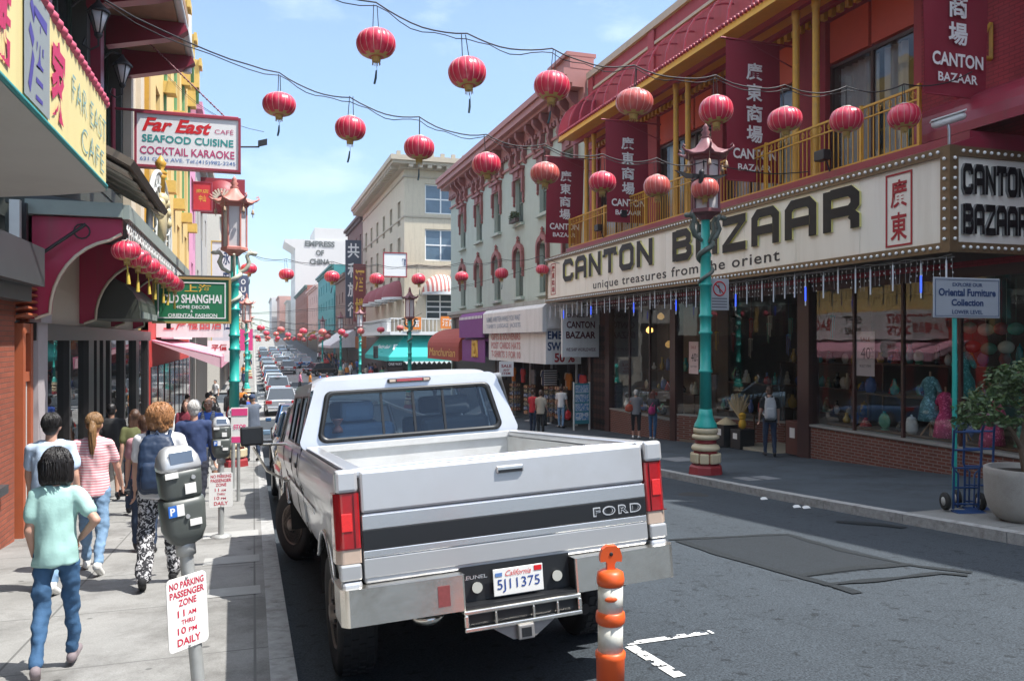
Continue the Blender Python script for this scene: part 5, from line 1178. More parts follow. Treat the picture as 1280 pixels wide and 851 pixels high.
mb = MB()
for k in range(8): LF.box(mb, 26.2+k*1.9, 27.6+k*1.9, -1.7, .9, -.04, -.003)
mb.build('shop_pane', WINDARK, yb)
# red signboard with imports lettering, striped awning
t = thing('imports_sign', 'white DISCOUNT IMPORTS fascia board with red lettering above the pink awning', 'sign', (FL, 31.5, 2))
mb = MB(); LF.box(mb, 27.6, 36.0, 1.75, 3.1, -.5, -.16); mb.build('board', WHITEC, t)
mb = MB(); mb.text('DISCOUNT', (FL+.51, 28.0, 2.5), LT, UP, .42, 2.6, 0, .03); mb.text('IMPORTS', (FL+.51, 28.0, 1.95), LT, UP, .42, 2.6, 0, .03); mb.text('BAG', (FL+.51, 34.4, 2.2), LT, UP, .6, 1.3, 0, .03); mb.build('lettering', REDINK, t)
mb = MB(); mb.text('GIFT', (FL+.51, 32.3, 2.55), LT, UP, .35, 1.2, 0, .03); mb.text('STORE', (FL+.51, 32.3, 2.0), LT, UP, .35, 1.2, 0, .03); mb.build('black_lettering', BLACKINK, t)
mb = MB()
for k in range(5): mb.text('上海禮品店'[k], (-2.72 + .42*k, 27.58, 2.05), (1,0,0), UP, .36, .34, 0, .02)
mb.box(FL+.01, -.95, 27.585, 27.66, 1.8, 2.75); 
t2 = thing('shop_board', 'white board with red Chinese characters above the pink awning', 'sign', (FL, 27.6, 2)); bd = MB(); bd.box(FL+.01, -.95, 27.585, 27.66, 1.8, 2.75); bd.build('board', WHITEC, t2)
mb = MB()
for k in range(5): mb.text('上海禮品店'[k], (-2.72 + .36*k, 27.57, 2.05), (1,0,0), UP, .42, .3, 0, .02)
mb.build('lettering', M('rose_ink', (.6,.10,.10), .6), t2)
PINKSTR = stripes('pink_striped_canvas', (.72,.42,.50), (.58,.20,.30), .16, 'Y')
t = thing('pink_awning', 'pale pink striped awning over the shop under the yellow building', 'awning', (FL, 31, 1.6))
mb = MB(); mb.prism([(FL, 26.5, 1.72), (-.95, 26.5, 1.2), (-.95, 26.5, .85), (-.98, 26.5, .85), (-.98, 26.5, 1.17), (FL, 26.5, 1.68)], (0, 9.5, 0)); mb.build('canvas', PINKSTR, t)
mb = MB(); mb.prism([(FL+.01, 26.49, 1.66), (-1.0, 26.49, 1.16), (-1.0, 26.49, .86)], (0,.008,0)); mb.build('cheek', M('pale_pink_canvas', (.72,.46,.52), .8), t)
# small white notice board
p = onY(276, 439, 29); t = thing('notice_board', 'small white board with red Chinese print beside the left lamp post', 'sign', p)
mb = MB(); mb.box(p.x-.42, p.x+.42, 29, 29.04, p.z-.36, p.z+.36); mb.build('board', WHITEC, t); mb = MB(); mb.text('平價', (p.x-.3, 28.99, p.z+.02), (1,0,0), UP, .22, .5, 0, .02); mb.text('SALE', (p.x-.3, 28.99, p.z-.22), (1,0,0), UP, .12, .4, 0, .02); mb.build('lettering', REDINK, t)

# farther left buildings
def lblock(name, label, y0, y1, top, m, m2=None, x=FL):
    return block(name, label, y0, y1, x, top, m, max(2, int(top/3.6)-1), max(1, int((y1-y0)/3.5)), wm=WINDARK)
lblock('pink_building', 'narrow pink building just beyond the yellow one', 41.3, 45.6, 13.2, M('pink_stucco', (.66,.30,.45), .7, var=.05))
lblock('grey_building', 'grey concrete building beyond the pink one on the left', 45.8, 57, 12.2, M('grey_stucco', (.42,.40,.37), .8, var=.1))
lblock('cream_building', 'cream building with flags across the side street on the left', 69.5, 92, 12.5, M('cream_stucco', (.62,.56,.47), .8), x=FL+.3)
lblock('red_front_building', 'magenta fronted building far down the left side', 93, 120, 12, M('magenta_stucco', (.5,.08,.18), .8), x=FL+.3)
lblock('white_left_building', 'white building far down the left side', 121, 170, 14, M('offwhite_stucco', (.6,.6,.58), .8), x=FL+.3)
lblock('tan_left_building', 'tan building near the far end of the left side', 171, 250, 15, M('tan_stucco', (.5,.42,.34), .8), x=FL+.3)
lblock('last_left_building', 'pale grey building at the very end of the left side', 251, 380, 17, M('pale_stucco', (.56,.55,.54), .8), x=FL+.3)
def psign(name, label, Y, px0, px1, py0, py1, m, lines, im, char=False, frame=None, th=.12, shape='box'):
    a, b = onY(px0, py0, Y), onY(px1, py1, Y); t = thing(name, label, 'sign', ((a.x+b.x)/2, Y, (a.z+b.z)/2)); W, H = b.x - a.x, a.z - b.z
    mb = MB(); mb.box(a.x, b.x, Y, Y+th, b.z, a.z); mb.build('board', m, t)
    if frame:
        mb = MB(); w = .05
        for q in ((a.x-w, a.x, b.z-w, a.z+w), (b.x, b.x+w, b.z-w, a.z+w), (a.x, b.x, a.z, a.z+w), (a.x, b.x, b.z-w, b.z)): mb.box(q[0], q[1], Y-.03, Y+th+.03, q[2], q[3])
        mb.build('frame', frame, t)
    for (txt, fx, fz, fw, fh, im2, bold, sh_) in lines:
        mb = MB(); mb.text(txt, (a.x + fx*W, Y-.006, b.z + fz*H), (1,0,0), UP, fh*H, fw*W, 0, bold, sh_); mb.build('lettering', im2, t)
    return t, a, b
REDB = M('red_sign_board', (.55,.03,.035), .5); GREENB = M('green_sign_board', (.015,.17,.07), .45, var=.06); GREENINK = M('teal_ink', (.02,.28,.26), .5); BLUEINK = M('blue_ink', (.10,.20,.45), .5); SCARLET = M('scarlet_ink', (.62,.015,.02), .4)
# hanging cafe sign
t, a, b = psign('cafe_sign', 'white hanging Far East Cafe sign with red border, seafood cuisine and cocktail karaoke lettering', 19.0, 171, 298, 141, 213, M('white_sign_face', (.80,.80,.79), .4, var=.03), [
    ('Far East', .05, .66, .68, .27, SCARLET, .035, .35), ('CAFÉ', .76, .70, .19, .11, M('magenta_ink', (.50,.05,.16), .5), .0, 0),
    ('SEAFOOD CUISINE', .05, .45, .90, .145, GREENINK, .02, 0), ('COCKTAIL KARAOKE', .03, .21, .93, .155, MATS['magenta_ink'], .015, 0), ('631 Grant AVE. Tel.(415)982-3245', .03, .06, .94, .095, BLUEINK, .005, 0)], None, frame=MAROONTRIM, th=.2)
mb = MB(); mb.tube([(FL, 19.1, a.z+.08), (b.x, 19.1, a.z+.08)], .03, 6); mb.tube([(FL+.06, 19.1, b.z-.2), (FL+.06, 19.1, a.z+.5)], .05, 6); mb.build('hanging_bar', MAROONTRIM, t)
mb = MB(); p0, p1 = Vector((b.x-.3, 19.1, a.z+.1)), Vector((FL, 19.1, a.z+2.3)); n = 60
for k in range(n):
    q = p0.lerp(p1, k/n); q2 = p0.lerp(p1, (k+.8)/n); mb.tube([q, q2], .022 if k % 2 else .014, 4)
mb.build('chain', M('dark_red_chain', (.2,.05,.06), .5), t)
mb = MB(); mb.tube([(b.x+.05, 19.1, b.z+.55), (b.x+.45, 19.1, b.z+.58)], .02, 5); mb.obox((b.x+.52, 19.1, b.z+.68), (.1,0,.03), (0,.06,0), (0,0,.06)); mb.build('spot_lamp', BLACKM, t)
# green home decor sign
t, a, b = psign('green_sign', 'green OLD SHANGHAI home decor and oriental fashion sign with a gold edge', 20.4, 193, 286, 348, 402, GREENB, [
    ('上海', .40, .70, .36, .18, GOLDINK, .015, 0), ('OLD SHANGHAI', .10, .43, .80, .21, WHITEINK, .03, 0), ('HOME DECOR', .27, .30, .47, .08, WHITEINK, .02, 0), ('&', .48, .215, .03, .06, WHITEINK, .02, 0), ('ORIENTAL FASHION', .18, .10, .66, .085, WHITEINK, .02, 0)], None, frame=M('gold_edge', (.42,.28,.10), .5))
mb = MB(); w = .025
for q in ((a.x+.07, a.x+.07+w, b.z+.07, a.z-.07), (b.x-.07-w, b.x-.07, b.z+.07, a.z-.07), (a.x+.07+w, b.x-.07-w, a.z-.07-w, a.z-.07), (a.x+.07+w, b.x-.07-w, b.z+.07, b.z+.07+w)): mb.box(q[0], q[1], 20.388, 20.397, q[2], q[3])
mb.build('border_line', WHITEINK, t)
mb = MB(); mb.tube([(FL, 20.46, a.z+.07), (b.x+.02, 20.46, a.z+.07)], .03, 6); mb.tube([(a.x+.3, 20.46, b.z-.05), (a.x+.3, 20.46, b.z-.18)], .05, 6); mb.build('hanging_bar', BLACKM, t)
# red signs and the fan sign farther on
psign('red_sign', 'square red sign with gold writing on the pink building', 44, 242, 264, 228, 263, REDB, [('中山', .3, .3, .4, .25, GOLDINK, .02, 0), ('商店', .15, .62, .7, .14, GOLDINK, .01, 0)], None, frame=MAROONTRIM, th=.3)
p = onY(277, 246, 50); t = thing('fan_sign', 'round dark red sign with a cream fan emblem behind the left lamp head', 'sign', p)
mb = MB(); mb.lathe([(.01,-.1),(.95,-.1),(.95,.1),(.01,.1)], p, 24, 0, 'y'); mb.box(p.x-1.2, p.x+1.3, p.y+.12, p.y+.3, p.z-1.0, p.z+1.1); mb.build('disc', M('deep_red_board', (.26,.02,.03), .5), t)
mb = MB()
for k in range(11): a_ = math.pi*(k)/10; mb.obox(p + Vector((.42*math.cos(a_), -.115, -.15 + .42*math.sin(a_))), (.2*math.cos(a_), 0, .2*math.sin(a_)), (0,.01,0), (-.05*math.sin(a_), 0, .05*math.cos(a_)))
mb.build('fan_emblem', M('cream_emblem', (.6,.5,.38), .6), t)
psign('vertical_sign', 'white and blue vertical Chinese signboard beside the left lamp post', 42, 265, 290, 302, 445, M('pale_blue_board', (.62,.66,.74), .6), [(c, .55, .80-.19*k, .34, .14, NAVYINK, .02, 0) for k, c in enumerate('永安旅社')], None, frame=OCH, th=.4)
psign('vertical_sign', 'dark blue vertical sign reading OUR in white behind the left lamp post', 58, 297, 311, 344, 396, M('slate_blue_board', (.08,.10,.17), .6), [(c, .3, .78-.19*k, .42, .13, WHITEINK, .03, 0) for k, c in enumerate('OUR B')], None, th=.4)
psign('awning_sign', 'bright pink shop banner far down the left pavement', 62, 300, 316, 411, 438, M('bright_pink_cloth', (.75,.06,.25), .7), [], None)
psign('yellow_sign', 'small yellow hanging sign far down the left pavement', 60, 289, 300, 398, 412, M('orange_yellow_board', (.75,.32,.03), .6), [], None)
# ------------------------------------------------------------------ paper lanterns on wires
def lantern_mats(tagname, red, top=(.62,.30,.30)):
    return M('lantern_red_'+tagname, red, .36, var=.10, scale=7, coat=.35), M('lantern_rib', (.78,.46,.42), .45), M('lantern_gold', (.50,.34,.10), .4, var=.25, scale=40), M('lantern_cap', (.55,.50,.44), .5)
def make_lantern(name, label, tagname, red, D=.55, tail=True, drop=.34, fine=True):
    """local origin = middle of the body"""
    t = thing(name, label, 'lantern'); rm, rib, gold, capm = lantern_mats(tagname, red)
    r, h = D/2, D*.365; N = 16; sub = 4 if fine else 2; n = N*sub; K = 12 if fine else 8
    prof = [(max(.07*D/.55, r*math.sin(math.pi*(.10+.80*k/K))**.80), -h*math.cos(math.pi*(.06+.88*k/K))) for k in range(K+1)]
    def rf(j): return 1 - .045*abs(math.cos(math.pi*j/sub))**3
    mb = MB(); mb.lathe(prof, (0,0,0), n, 0, rfun=rf, mfun=lambda i, j: 1 if i < (2 if fine else 1) + (1 if fine and (j % (2*sub)) < sub else 0) - (1 if fine else 0) else 0); mb.build('paper_body', [rm, gold], t, world=False)
    mb = MB()
    for q in range(N):
        a = 2*math.pi*q/N; mb.tube([((pr*.975+.003)*math.cos(a), (pr*.975+.003)*math.sin(a), z) for pr, z in prof[2:]], .0036*D/.55, 3, 0, False)
    mb.build('rib_wires', rib, t, world=False)
    mb = MB(); mb.lathe([(.075*D/.55, h*.93), (.085*D/.55, h*1.0), (.08*D/.55, h*1.10), (.02, h*1.14)], (0,0,0), 12); mb.build('top_cap', capm, t, world=False)
    mb = MB(); mb.lathe([(.055*D/.55, -h*1.32), (.06*D/.55, -h*1.3), (.062*D/.55, -h*1.05), (.085*D/.55, -h*.96)], (0,0,0), 12)
    for q in range(10): a = 2*math.pi*q/10; mb.tube([(.05*D/.55*math.cos(a), .05*D/.55*math.sin(a), -h*1.3), (.055*D/.55*math.cos(a), .055*D/.55*math.sin(a), -h*1.55)], .006, 3, 0, False)
    mb.build('bottom_collar', gold, t, world=False)
    if tail:
        mb = MB(); mb.tube([(0,0,-h*1.3), (.01,0,-h*1.9), (.0,0,-h*2.0)], .004, 4, 0, False); mb.tube([(0,0,-h*1.95), (-.012,.0,-h*2.5), (-.03,.01,-h*2.95)], [.012,.018,.016], 5); mb.build('tassel', M('dark_tassel', (.03,.06,.07), .7), t, world=False)
    mb = MB()
    for s in (-1, 1): mb.tube([(s*.05*D/.55, 0, h*1.1), (s*.03*D/.55, 0, h*1.1+drop)], .007, 4, 0, False)
    mb.build('hanger', BLACKM, t, world=False)
    return t
CABLE = M('black_cable', (.02,.02,.022), .6)
RED1, RED2 = (.62,.028,.072), (.50,.06,.055)
protoA = make_lantern('paper_lantern', 'x', 'bright', RED1, tail=True); protoB = make_lantern('paper_lantern', 'x', 'bright', RED1, tail=False); protoC = make_lantern('paper_lantern', 'x', 'faded', (.55,.10,.085), tail=False)
used = {id(protoA): False, id(protoB): False, id(protoC): False}
def hang(proto, loc, label, group, s=1, rz=0):
    if not used[id(proto)]: used[id(proto)] = True; o = proto; o.location = loc; o.rotation_euler = (0,0,rz); o['label'] = label
    else: o = dup(proto, loc, rz, label)
    o.scale = (s*random.uniform(.95,1.05), s*random.uniform(.95,1.05), s*random.uniform(.92,1.06)); o.rotation_euler = (random.uniform(-.09,.09), random.uniform(-.09,.09), o.rotation_euler[2]); o['group'] = group; return o
def cable(name, label, pts, r=.011, sag=.12, wob=.02):
    mb = MB(); P = []
    for a, b in zip(pts, pts[1:]):
        n = 8
        for k in range(n): q = k/n; p = a.lerp(b, q); p = p - Vector((0,0,sag*4*q*(1-q))); P.append(p + Vector((0,0,wob*noise.noise(p*2))))
    P.append(pts[-1]); mb.tube(P, r, 4, 0, False)
    P2 = [p + Vector((0, .03*math.sin(i*1.3), -.03 - .04*abs(math.sin(i*.7)))) for i, p in enumerate(P)]
    mb.tube(P2[:len(P2)*4//5], r*.7, 4, 0, False)
    return tag(mb.build(name, CABLE), label, 'cable')
GRPN = 'red paper lanterns strung across the street'
def string(nm, Y, spots, rough_label, protos, lpost, rpost, end_l=True):
    pts = [lpost]
    n = len(spots)
    for i, (px, py, lab) in enumerate(spots):
        p = onY(px, py, Y + .0*i); h = .55*.365
        hang(protos[i % len(protos)], p, lab, GRPN, 1, random.uniform(0,1.5))
        pts.append(p + Vector((0,0,h*1.1+.34)))
    pts.append(rpost); cable('lantern_cable', rough_label, pts)
Y1, Y2 = 11.0, 14.4
string('a', Y1, [(470,55,'large red lantern highest in the picture, on the nearest wire over the street'),
    (584,91,'red lantern second from the left on the nearest wire, dark tassel below'),
    (690,108,'red lantern over the terracotta cornice, third on the nearest wire'),
    (793,128,'pinkish faded lantern in front of the maroon awning edge, fourth on the nearest wire'),
    (895,138,'red lantern right above the pagoda roof of the near lamp post'),
    (981,150,'red lantern just right of the banner beside the lamp post'),
    (1058,150,'red lantern before the balcony railing, second from the right end of the nearest wire'),
    (1130,146,'red lantern at the right end of the nearest wire, beside the corner banner')], 'nearest black lantern wire crossing high over the street', [protoA, protoA, protoA, protoC, protoB, protoB, protoB, protoB], onY(300, -60, Y1), onY(1215, 90, Y1))
string('b', Y2, [(349,131,'leftmost red lantern of the second wire, pale sunlit top'),
    (438,161,'red lantern second from the left on the second wire, with a dangling streamer'),
    (524,185,'red lantern in front of the beige building cornice, on the second wire'),
    (608,206,'red lantern in front of the terracotta cornice brackets, on the second wire'),
    (681,217,'orange faded lantern left of the farthest maroon banner, on the second wire'),
    (753,228,'red lantern at the left edge of the second maroon banner, on the second wire'),
    (821,233,'faded lantern between the second banner and the near lamp post'),
    (881,236,'faded lantern hanging right in front of the near lamp post head')], 'second black lantern wire from the cafe eave across to the bazaar', [protoA, protoA, protoA, protoB, protoC, protoB, protoC, protoC], onX(130, 0, -1.6), onY(1010, 215, Y2))
string('c', 30.0, [(311,336,'red lantern half hidden behind the left lamp post head'), (358,343,'small red lantern alone against the sky above the distant street'), (415,346,'red lantern in front of the peach and teal buildings'),
    (471,349,'red lantern left of the far lamp head, before the dusky domed awnings'), (523,349,'red lantern beside the striped dome awning'), (577,346,'red lantern by the first arched lower window of the green building'),
    (627,342,'red lantern by the third arched lower window of the green building'), (678,337,'red lantern touching the left end of the marquee sign')], 'third lantern wire, in front of the green building', [protoA, protoB], onY(290, 300, 30), onX(715, 330, 11.4))
cnt = 0
for Y, spots, w in ((57, [(326,410),(351,412),(379,414),(403,415),(427,415),(451,414),(476,412),(500,410)], 'fourth wire'), (76, [(333,416.5),(345,417.5),(360,418.5),(375,419.5),(391,420.5),(410,420.5),(432,419)], 'fifth wire'), (98, [(322,421),(334,422),(347,422.5),(361,423),(374,423.5),(388,423.5),(402,423)], 'sixth wire')):
    pts = []
    for i, (px, py) in enumerate(spots):
        p = onY(px, py, Y); hang((protoB, protoC)[i % 2], p, 'tiny red lantern, %s from the left on the %s down the street' % (ORD[i], w), GRPN, 1.0); pts.append(p + Vector((0,0,.58)))
    cable('lantern_cable', '%s of lanterns far down the street' % w, [pts[0] + Vector((-1.5,0,.5))] + pts + [pts[-1] + Vector((1.6,0,.5))], .016, .1)
# lanterns under the crimson marquee
protoD = make_lantern('paper_lantern', 'x', 'bright', RED1, D=.40, tail=False, drop=.16)
protoD2 = [c for c in protoD.children]
mb = MB(); mb.tube([(0,0,-.2),(0,0,-.34)], .012, 5); mb.tube([(0,0,-.34),(0,0,-.52)], [.02,.03], 6); mb.build('tassel', M('gold_tassel', (.55,.40,.06), .6), protoD, world=False)
used[id(protoD)] = False
for i in range(9):
    Y = 11.75 + .05 + i*1.32; hang(protoD, Vector((MX+.02, M0 + .15 + i*1.24, 2.98)), 'small red lantern under the crimson marquee edge, %s from the viewer' % ORD[i], 'small lanterns under the crimson marquee')
for k, (a, b, lab) in enumerate(((onY(300, 392, 30), onX(682, 330, 11.3), 'thin utility wire crossing past the green building'), (onX(205, 90, FL), onY(330, 165, 25), 'thin wire from the yellow building'))):
    cable('utility_wire', lab, [a, b], .008, .4)

# ------------------------------------------------------------------ dragon lamp posts
TURQP = M('turquoise_paint', (.025,.40,.34), .38, var=.08, scale=5, dirt=.18, dirtcol=(.02,.12,.11))
LCREAM = M('lamp_cream', (.62,.52,.34), .5, var=.06); LRED = M('lamp_maroon', (.28,.025,.03), .5, var=.1)
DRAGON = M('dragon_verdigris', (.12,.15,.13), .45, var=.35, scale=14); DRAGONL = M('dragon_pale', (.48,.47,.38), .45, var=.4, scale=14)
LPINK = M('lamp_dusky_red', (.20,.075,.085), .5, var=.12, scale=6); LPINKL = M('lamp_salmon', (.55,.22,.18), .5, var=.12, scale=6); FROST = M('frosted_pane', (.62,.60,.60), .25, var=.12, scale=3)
def make_lamp(name, label, roofm, dragm):
    t = thing(name, label, 'street lamp'); B = lambda mb, n, m, **k: mb.build(n, m, t, world=False, **k)
    mb = MB(); mb.lathe([(.36,-.3),(.36,.02),(.34,.16),(.30,.2)], n=8, phase=math.pi/8, smooth=False); mb.lathe([(.25,.2),(.25,.56)], n=8, phase=math.pi/8, smooth=False); mb.lathe([(.22,.64),(.22,.72)], n=12); B(mb, 'plinth', LRED)
    for k in range(8):
        a = 2*math.pi*k/8; d = Vector((math.cos(a), math.sin(a), 0)); w = Vector((-d.y, d.x, 0)); mb = MB(); mb.obox(d*.265 + Vector((0,0,.34)), d*.045, w*.095, (0,0,.105)); B(mb, 'panel', LCREAM, bevel=.03)
    mb = MB(); mb.lathe([(.28,.50),(.30,.54),(.27,.60),(.23,.62),(.22,.64)], n=16); mb.lathe([(.22,.72),(.28,.75),(.28,.80),(.22,.84)], n=16); mb.lathe([(.2,.84),(.25,.86),(.25,.95),(.22,.97)], n=16); B(mb, 'collar_ring', LCREAM)
    mb = MB(); mb.lathe([(.235,.97),(.22,1.0),(.215,1.04),(.17,1.12),(.14,1.22),(.125,1.35)], n=24, rfun=lambda j: 1 + .06*(j % 2))
    pr = [(.125,1.35)]
    for z in (2.1, 2.9, 3.25, 3.9): pr += [(.115,z),(.14,z+.015),(.14,z+.055),(.115,z+.07)]
    pr += [(.105,4.5),(.12,4.52),(.12,4.58),(.10,4.6),(.09,5.3)]; mb.lathe(pr, n=16); B(mb, 'pole', TURQP)
    mb = MB(); P = []; rs = []
    for k in range(60):
        q = k/59; a = q*4.6*math.pi; r = .13 + .02*q; P.append((r*math.cos(a), r*math.sin(a), 3.75 + q*1.25)); rs.append(.018 + .04*math.sin(math.pi*min(1, q*1.3)*.5))
    mb.tube(P, rs, 7)
    for s in range(2):   # two dragon heads curling out below the lantern
        a0 = math.pi*s; d = Vector((math.cos(a0), math.sin(a0), 0)); Q = [Vector((0,0,4.85)) + d*.1, Vector((0,0,4.95)) + d*.28, Vector((0,0,5.12)) + d*.36, Vector((0,0,5.28)) + d*.30, Vector((0,0,5.36)) + d*.36, Vector((0,0,5.34)) + d*.47]
        mb.tube(Q, [.04,.055,.06,.05,.06,.045], 7); mb.ell(Q[-1] + Vector((0,0,.01)), (.09,.07,.055), 8); mb.tube([Q[-1] + Vector((0,0,.03)) - d*.04, Q[-1] + Vector((0,0,.13)) - d*.12], [.02,.006], 5)
        for k in range(5): mb.tube([Q[1].lerp(Q[3], k/4), Q[1].lerp(Q[3], k/4) + d*.08 + Vector((0,0,.05))], [.022,.004], 4)
        w = Vector((-d.y, d.x, 0)); Q2 = [Vector((0,0,4.8)) + w*.1, Vector((0,0,5.0)) + w*.25, Vector((0,0,5.2)) + w*.22, Vector((0,0,5.3)) + w*.3]; mb.tube(Q2, [.03,.045,.04,.03], 6)
    B(mb, 'dragon', dragm)
    mb = MB(); mb.lathe([(.12,5.28),(.2,5.36),(.33,5.42),(.33,5.48),(.30,5.5)], n=6, smooth=False); mb.lathe([(.30,6.5),(.34,6.52),(.34,6.6),(.30,6.62)], n=6, smooth=False)
    for k in range(6): a = 2*math.pi*k/6; c, s = math.cos(a), math.sin(a); mb.tube([(.29*c,.29*s,5.48),(.29*c,.29*s,6.52)], .025, 5)
    B(mb, 'lantern_frame', roofm)
    mb = MB(); mb.lathe([(.265,5.5),(.265,6.5)], n=6, smooth=False); B(mb, 'lantern_glass', FROST)
    mb = MB(); n = 48; pro = [(.40,6.58,.0),(.44,6.60,.10),(.36,6.64,.06),(.25,6.74,.02),(.15,6.88,0),(.09,6.98,0)]
    vs = []
    for r, z, lift in pro:
        for j in range(n):
            a = 2*math.pi*j/n; c = abs(math.cos(3*a))**10 if True else 0; rr = r*(1 + (.22 if lift else .0)*c*(lift*10 if lift else 0)); vs.append((rr*math.cos(a), rr*math.sin(a), z + lift*c))
    mb.add(vs, [(i*n+j, i*n+(j+1) % n, (i+1)*n+(j+1) % n, (i+1)*n+j) for i in range(len(pro)-1) for j in range(n)], 0, True); mb.add(vs[:n], [list(range(n-1,-1,-1))])
    for k in range(6):
        a = 2*math.pi*k/6; d = Vector((math.cos(a), math.sin(a), 0)); mb.tube([d*.40 + Vector((0,0,6.64)), d*.53 + Vector((0,0,6.68)), d*.60 + Vector((0,0,6.74)), d*.57 + Vector((0,0,6.80)), d*.53 + Vector((0,0,6.76))], [.03,.028,.024,.02,.015], 5)
    B(mb, 'pagoda_roof', roofm)
    mb = MB(); mb.lathe([(.09,6.97),(.11,7.0),(.06,7.05),(.10,7.10),(.05,7.16),(.07,7.2),(.02,7.27),(.005,7.3)], n=10); B(mb, 'finial', roofm)
    for k in range(6):
        a = 2*math.pi*k/6; d = Vector((math.cos(a), math.sin(a), 0)); mb = MB(); mb.lathe([(.045,6.34),(.035,6.38),(.025,6.44),(.005,6.47)], d*.44, 8); mb.tube([d*.44 + Vector((0,0,6.46)), d*.45 + Vector((0,0,6.64))], .006, 4); mb.tube([d*.44 + Vector((0,0,6.26)), d*.44 + Vector((0,0,6.35))], .01, 4); B(mb, 'bell', M('bell_brass', (.42,.30,.20), .4))
    return t
GL = 'pagoda lamp posts along both kerbs'
LS = 1.0
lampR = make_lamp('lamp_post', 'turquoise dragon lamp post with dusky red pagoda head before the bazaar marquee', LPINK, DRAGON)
p = onG(882, 592); lampR.location = (p.x, p.y, g(p.y)); lampR.scale = (LS,)*3; lampR.rotation_euler = (0,0,.15); lampR['group'] = GL
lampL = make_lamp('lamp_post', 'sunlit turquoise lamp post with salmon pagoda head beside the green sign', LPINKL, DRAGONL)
LX, LY = -.46, 21.3; lampL.location = (LX, LY, g(LY)); lampL['group'] = GL
RX = p.x
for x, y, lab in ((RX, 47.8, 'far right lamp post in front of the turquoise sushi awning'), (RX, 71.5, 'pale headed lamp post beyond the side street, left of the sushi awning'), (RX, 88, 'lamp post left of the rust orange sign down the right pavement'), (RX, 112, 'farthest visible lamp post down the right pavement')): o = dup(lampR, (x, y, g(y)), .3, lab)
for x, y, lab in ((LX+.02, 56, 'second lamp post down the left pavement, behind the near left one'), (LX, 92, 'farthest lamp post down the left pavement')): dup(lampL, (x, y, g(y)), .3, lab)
# bird or crow-like ornament and the grey no parking plate on the near right lamp
lx, ly, lz = lampR.location
t = thing('metal_bird', 'dark metal bird with spread wings fixed to the near lamp post head', 'ornament', (lx, ly-.35, lz+5.6)); q = onY(876, 222, ly-.36)
mb = MB(); mb.cap(q + Vector((0,.0,-.12)), q + Vector((0,-.03,.1)), .05, .06, 8); mb.tube([q + Vector((0,.1,0)), q + Vector((0,.36,0))], .02, 5); mb.build('body', BLACKM, t)
for s in (-1, 1):
    mb = MB(); mb.prism([q + Vector((s*.04,0,-.02)), q + Vector((s*.04,0,.07)), q + Vector((s*.3,-.03,.06)), q + Vector((s*.62,-.05,.10)), q + Vector((s*.34,-.03,-.04))], (0,.03,0)); mb.build('wing', BLACKM, t)
c = onY(899, 368, ly-.02); t = thing('parking_sign', 'small grey no loading plate with a red ring fixed to the near right lamp post', 'sign', c)
mb = MB(); mb.box(c.x-.23, c.x+.23, ly-.03, ly-.01, c.z-.33, c.z+.33); mb.build('plate', M('grey_plate', (.40,.41,.43), .45, var=.05), t, .008)
mb = MB(); mb.tube([(lx+.1, ly, c.z+.2), (c.x-.05, ly-.005, c.z+.2)], .015, 4); mb.tube([(lx+.1, ly, c.z-.2), (c.x-.05, ly-.005, c.z-.2)], .015, 4); mb.build('bracket', STEEL, t)
mb = MB(); rc = Vector((c.x, ly-.036, c.z+.12)); mb.tube([rc + Vector((.145*math.cos(a), 0, .145*math.sin(a))) for a in [2*math.pi*k/24 for k in range(25)]], .014, 4, 0, False); mb.tube([rc + Vector((-.1,0,.1)), rc + Vector((.1,0,-.1))], .013, 4); mb.build('red_ring', SCARLET, t)
mb = MB(); mb.tube([rc + Vector((.02,.004,-.09)), rc + Vector((-.02,.004,.08))], .016, 4)
for k in range(4): mb.box(c.x-.18, c.x+.18, ly-.034, ly-.031, c.z-.10-k*.06, c.z-.075-k*.06)
mb.build('print', M('dim_ink', (.12,.12,.14), .6), t)

